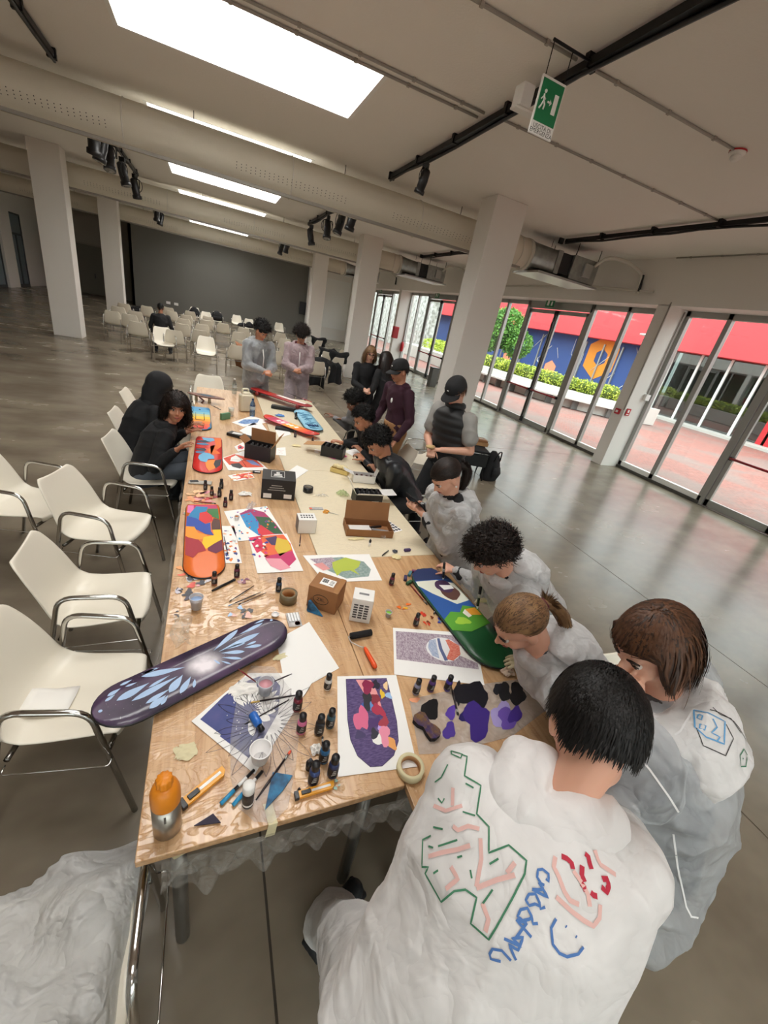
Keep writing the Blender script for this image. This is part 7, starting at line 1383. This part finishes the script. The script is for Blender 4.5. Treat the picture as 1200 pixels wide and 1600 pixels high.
# padded vest
p = PEOPLE['P6']; b = MB(); hip, nk, U, Rg, F, S = p['hip'], p['nk'], p['U'], p['Rg'], p['F'], p['S']
rings = []
for k in range(41):
    t = -.04+1.06*k/40; w = np.interp(t, [-.04, .2, .45, .7, .86, .96, 1.02], [.185, .182, .178, .195, .195, .13, .085]); d = np.interp(t, [-.04, .3, .7, .9, 1.02], [.145, .14, .15, .125, .08]); q = .012*abs(math.sin(t*PI*7)); rings.append((hip+(nk-hip)*t-p['base'], Rg*(w+q)*S, F*(d+q)*S))
b.loft(rings, mat('vest_nylon', '131316', .55, sheen=.1), 28); b.build('padded_vest', p['root'])
b = MB(); b.tube([tuple(nk-p['base']+Rg*math.cos(a)*.075+F*math.sin(a)*.07+Z3*.035) for a in np.linspace(-.9, PI+.9, 20)], .035, mat('vest_nylon'), 10); b.build('vest_collar', p['root'])
b = MB(); c_ = (p['lw']+p['rw'])/2; b.ell(tuple(c_-p['base']+p['F']*.1+Z3*.03), (.05, .035, .02), C('C8A878', .6), nu=10, nv=7, jit=.2); tag(b.build('wooden_piece', None, tuple(p['base'])), 'small pale wooden piece held by the man in the vest', 'piece')
# glasses of the woman
b = MB()
for s in (-1, 1): b.tube([tuple(local('P9', s*.033+.024*math.cos(a), .098-.004*abs(math.cos(a)), .0+.02*math.sin(a))) for a in np.linspace(0, 2*PI, 14)], .003, BLACK, 5); b.tube([tuple(local('P9', s*.057, .095, .004)), tuple(local('P9', s*.079, .0, .004))], .003, BLACK, 4)
b.tube([tuple(local('P9', -.01, .1, .004)), tuple(local('P9', .01, .1, .004))], .003, BLACK, 4); b.build('glasses', PEOPLE['P9']['root'])
# pony tails and earring
p = PEOPLE['P3']; T0 = p['hp']+p['HR']@V3((.02, -.115, .0)); flow(p['root'], [T0+V3(q) for q in ((0, 0, 0), (.04, -.01, .0), (.09, -.03, -.04), (.13, -.06, -.11), (.15, -.08, -.18))], [.018, .022, .024, .018, .008], HBL, 'ponytail', 3)
b = MB(); b.tube([tuple(local('P3', .02+.02*math.cos(a), -.125, .0+.02*math.sin(a))) for a in np.linspace(0, 2*PI, 12)], .006, C('5A2028'), 6); b.build('hair_tie', p['root'])
p = PEOPLE['P5']; T0 = p['hp']+p['HR']@V3((0, -.115, -.01)); flow(p['root'], [T0+V3(q) for q in ((0, 0, 0), (.045, 0, .0), (.075, .0, -.05), (.07, 0, -.13), (.05, 0, -.2))], [.02, .03, .034, .026, .01], HBR, 'ponytail', 5)
b = MB(); b.ell(tuple(local('P5', -.082, -.0, -.05)), .007, WPLAST, nu=8, nv=6); b.build('earring', p['root'])
c_ = (p['lw']+unit(p['lw']-p['le'])*.11+p['rw']+unit(p['rw']-p['re'])*.11)/2+Z3*.055; b = MB(); Rp = rotm(math.radians(182), 1.0); b.box((0, 0, 0), (.075, .008, .15), BLACK, R=Rp); tag(b.build('phone', None, tuple(c_)), 'black phone in the hands of the girl with tied dark hair', 'phone')
# markers in hands
for key, l, d in (('P4', 'white tipped black marker in the hand of the curly haired drawer', (-.25, -.1, .9)), ('P3', 'black marker held by the gloved girl', (-.1, .1, .95))):
    p = PEOPLE[key]; q = p['rw']+p['F']*.085+Z3*-.01; t = thing('marker', l, 'pen', tuple(q)); b = MB(); dd = unit(d); b.tube([dd*-.035, dd*.09], .008, BLACK, 10); b.build('barrel', t); b = MB(); b.tube([dd*-.055, dd*-.035], [.004, .008], WPLAST, 8); b.build('tip', t); b = MB(); b.tube([dd*.02, dd*.045], .0084, mat('label_print'), 10); b.build('print_band', t)
# cream gloves for P3
p = PEOPLE['P3']
for wr, el, sd, hd in ((p['lw'], p['le'], -1, V3((-.7, .5, -.05))), (p['rw'], p['re'], 1, None)):
    b = MB(); d = unit(wr-el); hand(b, wr+d*.012, d if hd is None else hd, (0, 0, -1), sd, p['S'], .25, .0028); caps(b, wr-d*.03, wr+d*.01, .034, .033); b.v = [tuple(V3(q)-p['base']) for q in b.v]; baked('latex_glove', b, .005, 2, p['root'], mat('latex_glove', 'DCD0AE', .5))
# small print on the burgundy hoodie and zip cord
p = PEOPLE['P7']; b = MB(); q = p['nk']-p['base']-p['U']*.16+p['F']*.148-p['Rg']*.07; b.ell(tuple(q), (.012, .02, .03), WPLAST, nu=8, nv=6); b.build('chest_print', p['root'])
for key in ('P13', 'P14'):
    p = PEOPLE[key]; b = MB(); q0 = p['nk']-p['base']+p['F']*.14; b.tube([tuple(p['nk']-p['base']+p['F']*.11-p['U']*.06), tuple(p['nk']-p['base']+p['F']*.175-p['U']*.2), tuple(p['nk']-p['base']+p['F']*.17-p['U']*.45)], .007, WPLAST, 5); b.build('zip_strip', p['root'])
# --- felt pen drawings on the coveralls: points carried onto the cloth
def on_cloth(objs, px_, lift=.0015):
    out = []
    for x, y in px_:
        d = Vector(RW@np.array([x-600, y-800, FPX])).normalized(); best = None
        for o, tr in objs:
            h = tr.ray_cast(Vector((0, 0, CAM_H))-o.parent.location, d)
            if h[0] is not None and (best is None or h[3] < best[0]): n_ = h[1]*(1 if h[1].dot(d) < 0 else -1); best = (h[3], h[0]+n_*lift, n_)
        if best: out.append((V3(best[1]), V3(best[2])))
    return out
def trees(key): return [(PEOPLE[key+s], BVHTree.FromPolygons([v.co for v in PEOPLE[key+s].data.vertices], [p.vertices for p in PEOPLE[key+s].data.polygons])) for s in ('_cover', '_hood')]
def dense(P, st=5):
    out = [P[0]]
    for a, c_ in zip(P, P[1:]):
        n = max(1, int(math.dist(a, c_)/st)); out += [(a[0]+(c_[0]-a[0])*k/n, a[1]+(c_[1]-a[1])*k/n) for k in range(1, n+1)]
    return out
def ink(key, TR, name, lines, m, r=.0016):
    b = MB()
    for ln in lines:
        P = on_cloth(TR, dense(ln))
        for a in range(len(P)-1):
            if math.dist(P[a][0], P[a+1][0]) > .06: P = P[:a+1]; break
        k = len(P)
        if k > 1:
            vs = []
            for a in range(k): tg = unit(P[min(a+1, k-1)][0]-P[max(a-1, 0)][0]); sd = np.cross(P[a][1], tg)*r; vs += [P[a][0]-sd, P[a][0]+sd]
            b.add(vs, [(2*a, 2*a+1, 2*a+3, 2*a+2) for a in range(k-1)], m)
    if b.v: b.build(name, PEOPLE[key]['root'])
K = lambda pts, sc=2.0, ox=450, oy=1120: [(ox+x/sc, oy+y/sc) for x, y in pts]
TR = trees('P1'); GI = mat('ink_green', '3F7A5A', .8); BI = mat('ink_blue', '4A72AE', .8); RI = mat('ink_red', 'B02038', .7); PI_ = mat('ink_pale_red', 'D9AFA8', .85)
ink('P1', TR, 'green_ink', [K(q) for q in ([(545, 120), (560, 125), (552, 185), (602, 215), (590, 305), (628, 345), (628, 425), (690, 402), (745, 450), (740, 490), (700, 570), (650, 660), (628, 695), (572, 645), (590, 565), (555, 540), (520, 545), (480, 578), (430, 490), (440, 470), (420, 470), (422, 385), (448, 372)], [(510, 108), (545, 118), (540, 130), (512, 118), (510, 108)], [(555, 208), (580, 222)], [(546, 298), (585, 310)], [(470, 405), (530, 385)], [(570, 478), (575, 505)], [(630, 460), (658, 443)], [(605, 590), (640, 540)], [(460, 205), (480, 190), (500, 150)], [(455, 345), (485, 352)], [(470, 255), (482, 270), (490, 255)], [(440, 405), (455, 410)], [(530, 440), (545, 435)], [(455, 490), (470, 480)])], GI)
K3 = lambda q: K(q, 3.158, 640, 1120)
ink('P1', TR, 'blue_ink', [K3(q) for q in ([(672, 798), (685, 812), (684, 775), (655, 752), (632, 755), (628, 790), (648, 822), (664, 830)], [(604, 850), (682, 890), (636, 815)], [(604, 850), (650, 852), (658, 838)], [(668, 938), (645, 946), (640, 915), (620, 872), (588, 874), (572, 903), (590, 930), (618, 922), (640, 932)], [(632, 1018), (608, 1020), (600, 980), (580, 942), (547, 950), (532, 983), (558, 1004), (588, 998), (606, 988)], [(525, 998), (560, 1040), (600, 1086)], [(578, 1015), (525, 1088)], [(530, 1000), (578, 1018)], [(465, 1092), (548, 1132), (505, 1092), (560, 1086), (535, 1150), (490, 1122), (525, 1198)], [(500, 1200), (455, 1150), (410, 1143), (396, 1168), (402, 1192), (450, 1204)], [(722, 995), (697, 1040), (705, 1120), (738, 1165), (775, 1182), (830, 1168), (856, 1134)], [(768, 1030), (773, 1036)], [(818, 1080), (823, 1086)])], BI, .0021)
ink('P1', TR, 'red_paint', [K3(q) for q in ([(748, 688), (775, 700), (798, 722), (804, 752)], [(864, 676), (880, 690), (886, 720), (896, 752)], [(892, 866), (905, 880), (924, 886)], [(948, 800), (975, 800), (980, 835), (970, 866), (945, 840)], [(850, 735), (848, 780), (862, 815)], [(845, 822), (860, 840), (868, 862)])], RI, .0042)
ink('P1', TR, 'faded_red_paint', [K3(q) for q in ([(718, 690), (710, 740), (735, 790), (762, 860), (790, 905), (835, 925)], [(806, 760), (850, 822), (880, 880), (888, 935)], [(722, 887), (800, 960), (860, 1005), (905, 1030), (935, 990), (938, 925)], [(912, 655), (925, 700), (940, 730), (1015, 780)], [(95, 690), (160, 670), (240, 655), (300, 635)], [(215, 540), (240, 560), (290, 540), (345, 555)], [(215, 350), (212, 440)], [(350, 600), (355, 700), (330, 840)], [(330, 845), (430, 805), (520, 780)], [(205, 740), (240, 800), (180, 850)], [(520, 720), (480, 770)], [(120, 440), (180, 465), (260, 440)], [(360, 920), (390, 1000), (375, 1060)])], PI_, .0036)
TR = trees('P2'); K2 = lambda pts: K(pts, 2.286, 840, 900)
ink('P2', TR, 'blue_drawing', [K2(q) for q in ([(558, 480), (562, 540), (600, 575), (665, 600), (668, 520), (610, 490), (558, 480)], [(575, 495), (590, 500), (585, 515), (570, 508), (575, 495)], [(580, 530), (600, 535), (595, 550), (578, 545), (580, 530)], [(625, 510), (640, 540), (620, 560), (650, 575), (640, 590)])], mat('ink_light_blue', '5E9AC8', .8), .0018)
ink('P2', TR, 'black_outline', [K2(q) for q in ([(568, 545), (590, 605), (670, 642), (698, 580), (672, 530)], [(615, 478), (640, 485), (670, 500), (700, 520), (720, 545), (745, 590)], [(625, 470), (650, 495), (690, 510), (725, 560)])], BLACK, .0012)
ink('P2', TR, 'green_ink', [K2(q) for q in ([(722, 640), (735, 618), (748, 640), (742, 680), (724, 680), (722, 640)], [(760, 600), (775, 590), (770, 610)], [(745, 800), (760, 850), (775, 800)], [(780, 740), (800, 760), (790, 830)], [(730, 650), (733, 652)])], GI, .0014)
ink('P2', TR, 'seam', [K2(q) for q in ([(558, 475), (510, 555), (440, 600), (390, 640)], [(335, 615), (400, 690), (470, 790), (535, 895)], [(545, 1215), (600, 1225), (640, 1235), (700, 1225)], [(485, 920), (500, 1040), (530, 1180), (548, 1215)])], mat('seam_white', 'E8E8E8', .8), .0022)
# --- clear coverall draped over the near left chair
def drape():
    n = 46; vs = []; fs = []; r = random.Random(5)
    for i in range(n+1):
        for j in range(n+1):
            u, v = i/n, j/n; x = -.92+.76*u; y = .06+.86*v
            bumps = .035*abs(math.sin(7*u+3*v+1))+.03*abs(math.sin(11*v-5*u))+.022*math.sin(17*u+9*v)+.012*math.sin(31*v+13*u)
            z = .47+.10*math.exp(-((u-.45)**2+(v-.35)**2)*6)+bumps
            if u > .9: z -= (u-.9)*1.0
            if v > .86: z -= (v-.86)*.6
            ox = max(0, -.64-x, x+.205); yb = min(1, max(0, (.42-y)/.12)); oy = max(0, .235-y); z = .462+(z-.462)*max(.25, 1-3*ox)-1.5*ox+.375*yb-2.4*oy; x -= .55*max(0, x+.205)-.55*max(0, -.64-x); y += .6*oy; z = max(.02, z)
            vs.append((x+.02*math.sin(9*v), y+.02*math.sin(8*u), z))
    for i in range(n):
        for j in range(n):
            u, v = i/n, j/n
            if v < .98-.55*max(0, .62-u) and (u < .97): a = i*(n+1)+j; fs.append((a, a+n+1, a+n+2, a+1))
    b = MB(); b.add(vs, fs, sheer('coverall_loose', 'E2E3E3', .62, .4, 9, .8, .35)); o = b.build('loose_coverall', subsurf=1, solid=.003); return tag(o, 'clear crumpled coverall piled on the chair at the bottom left', 'coverall')
drape()
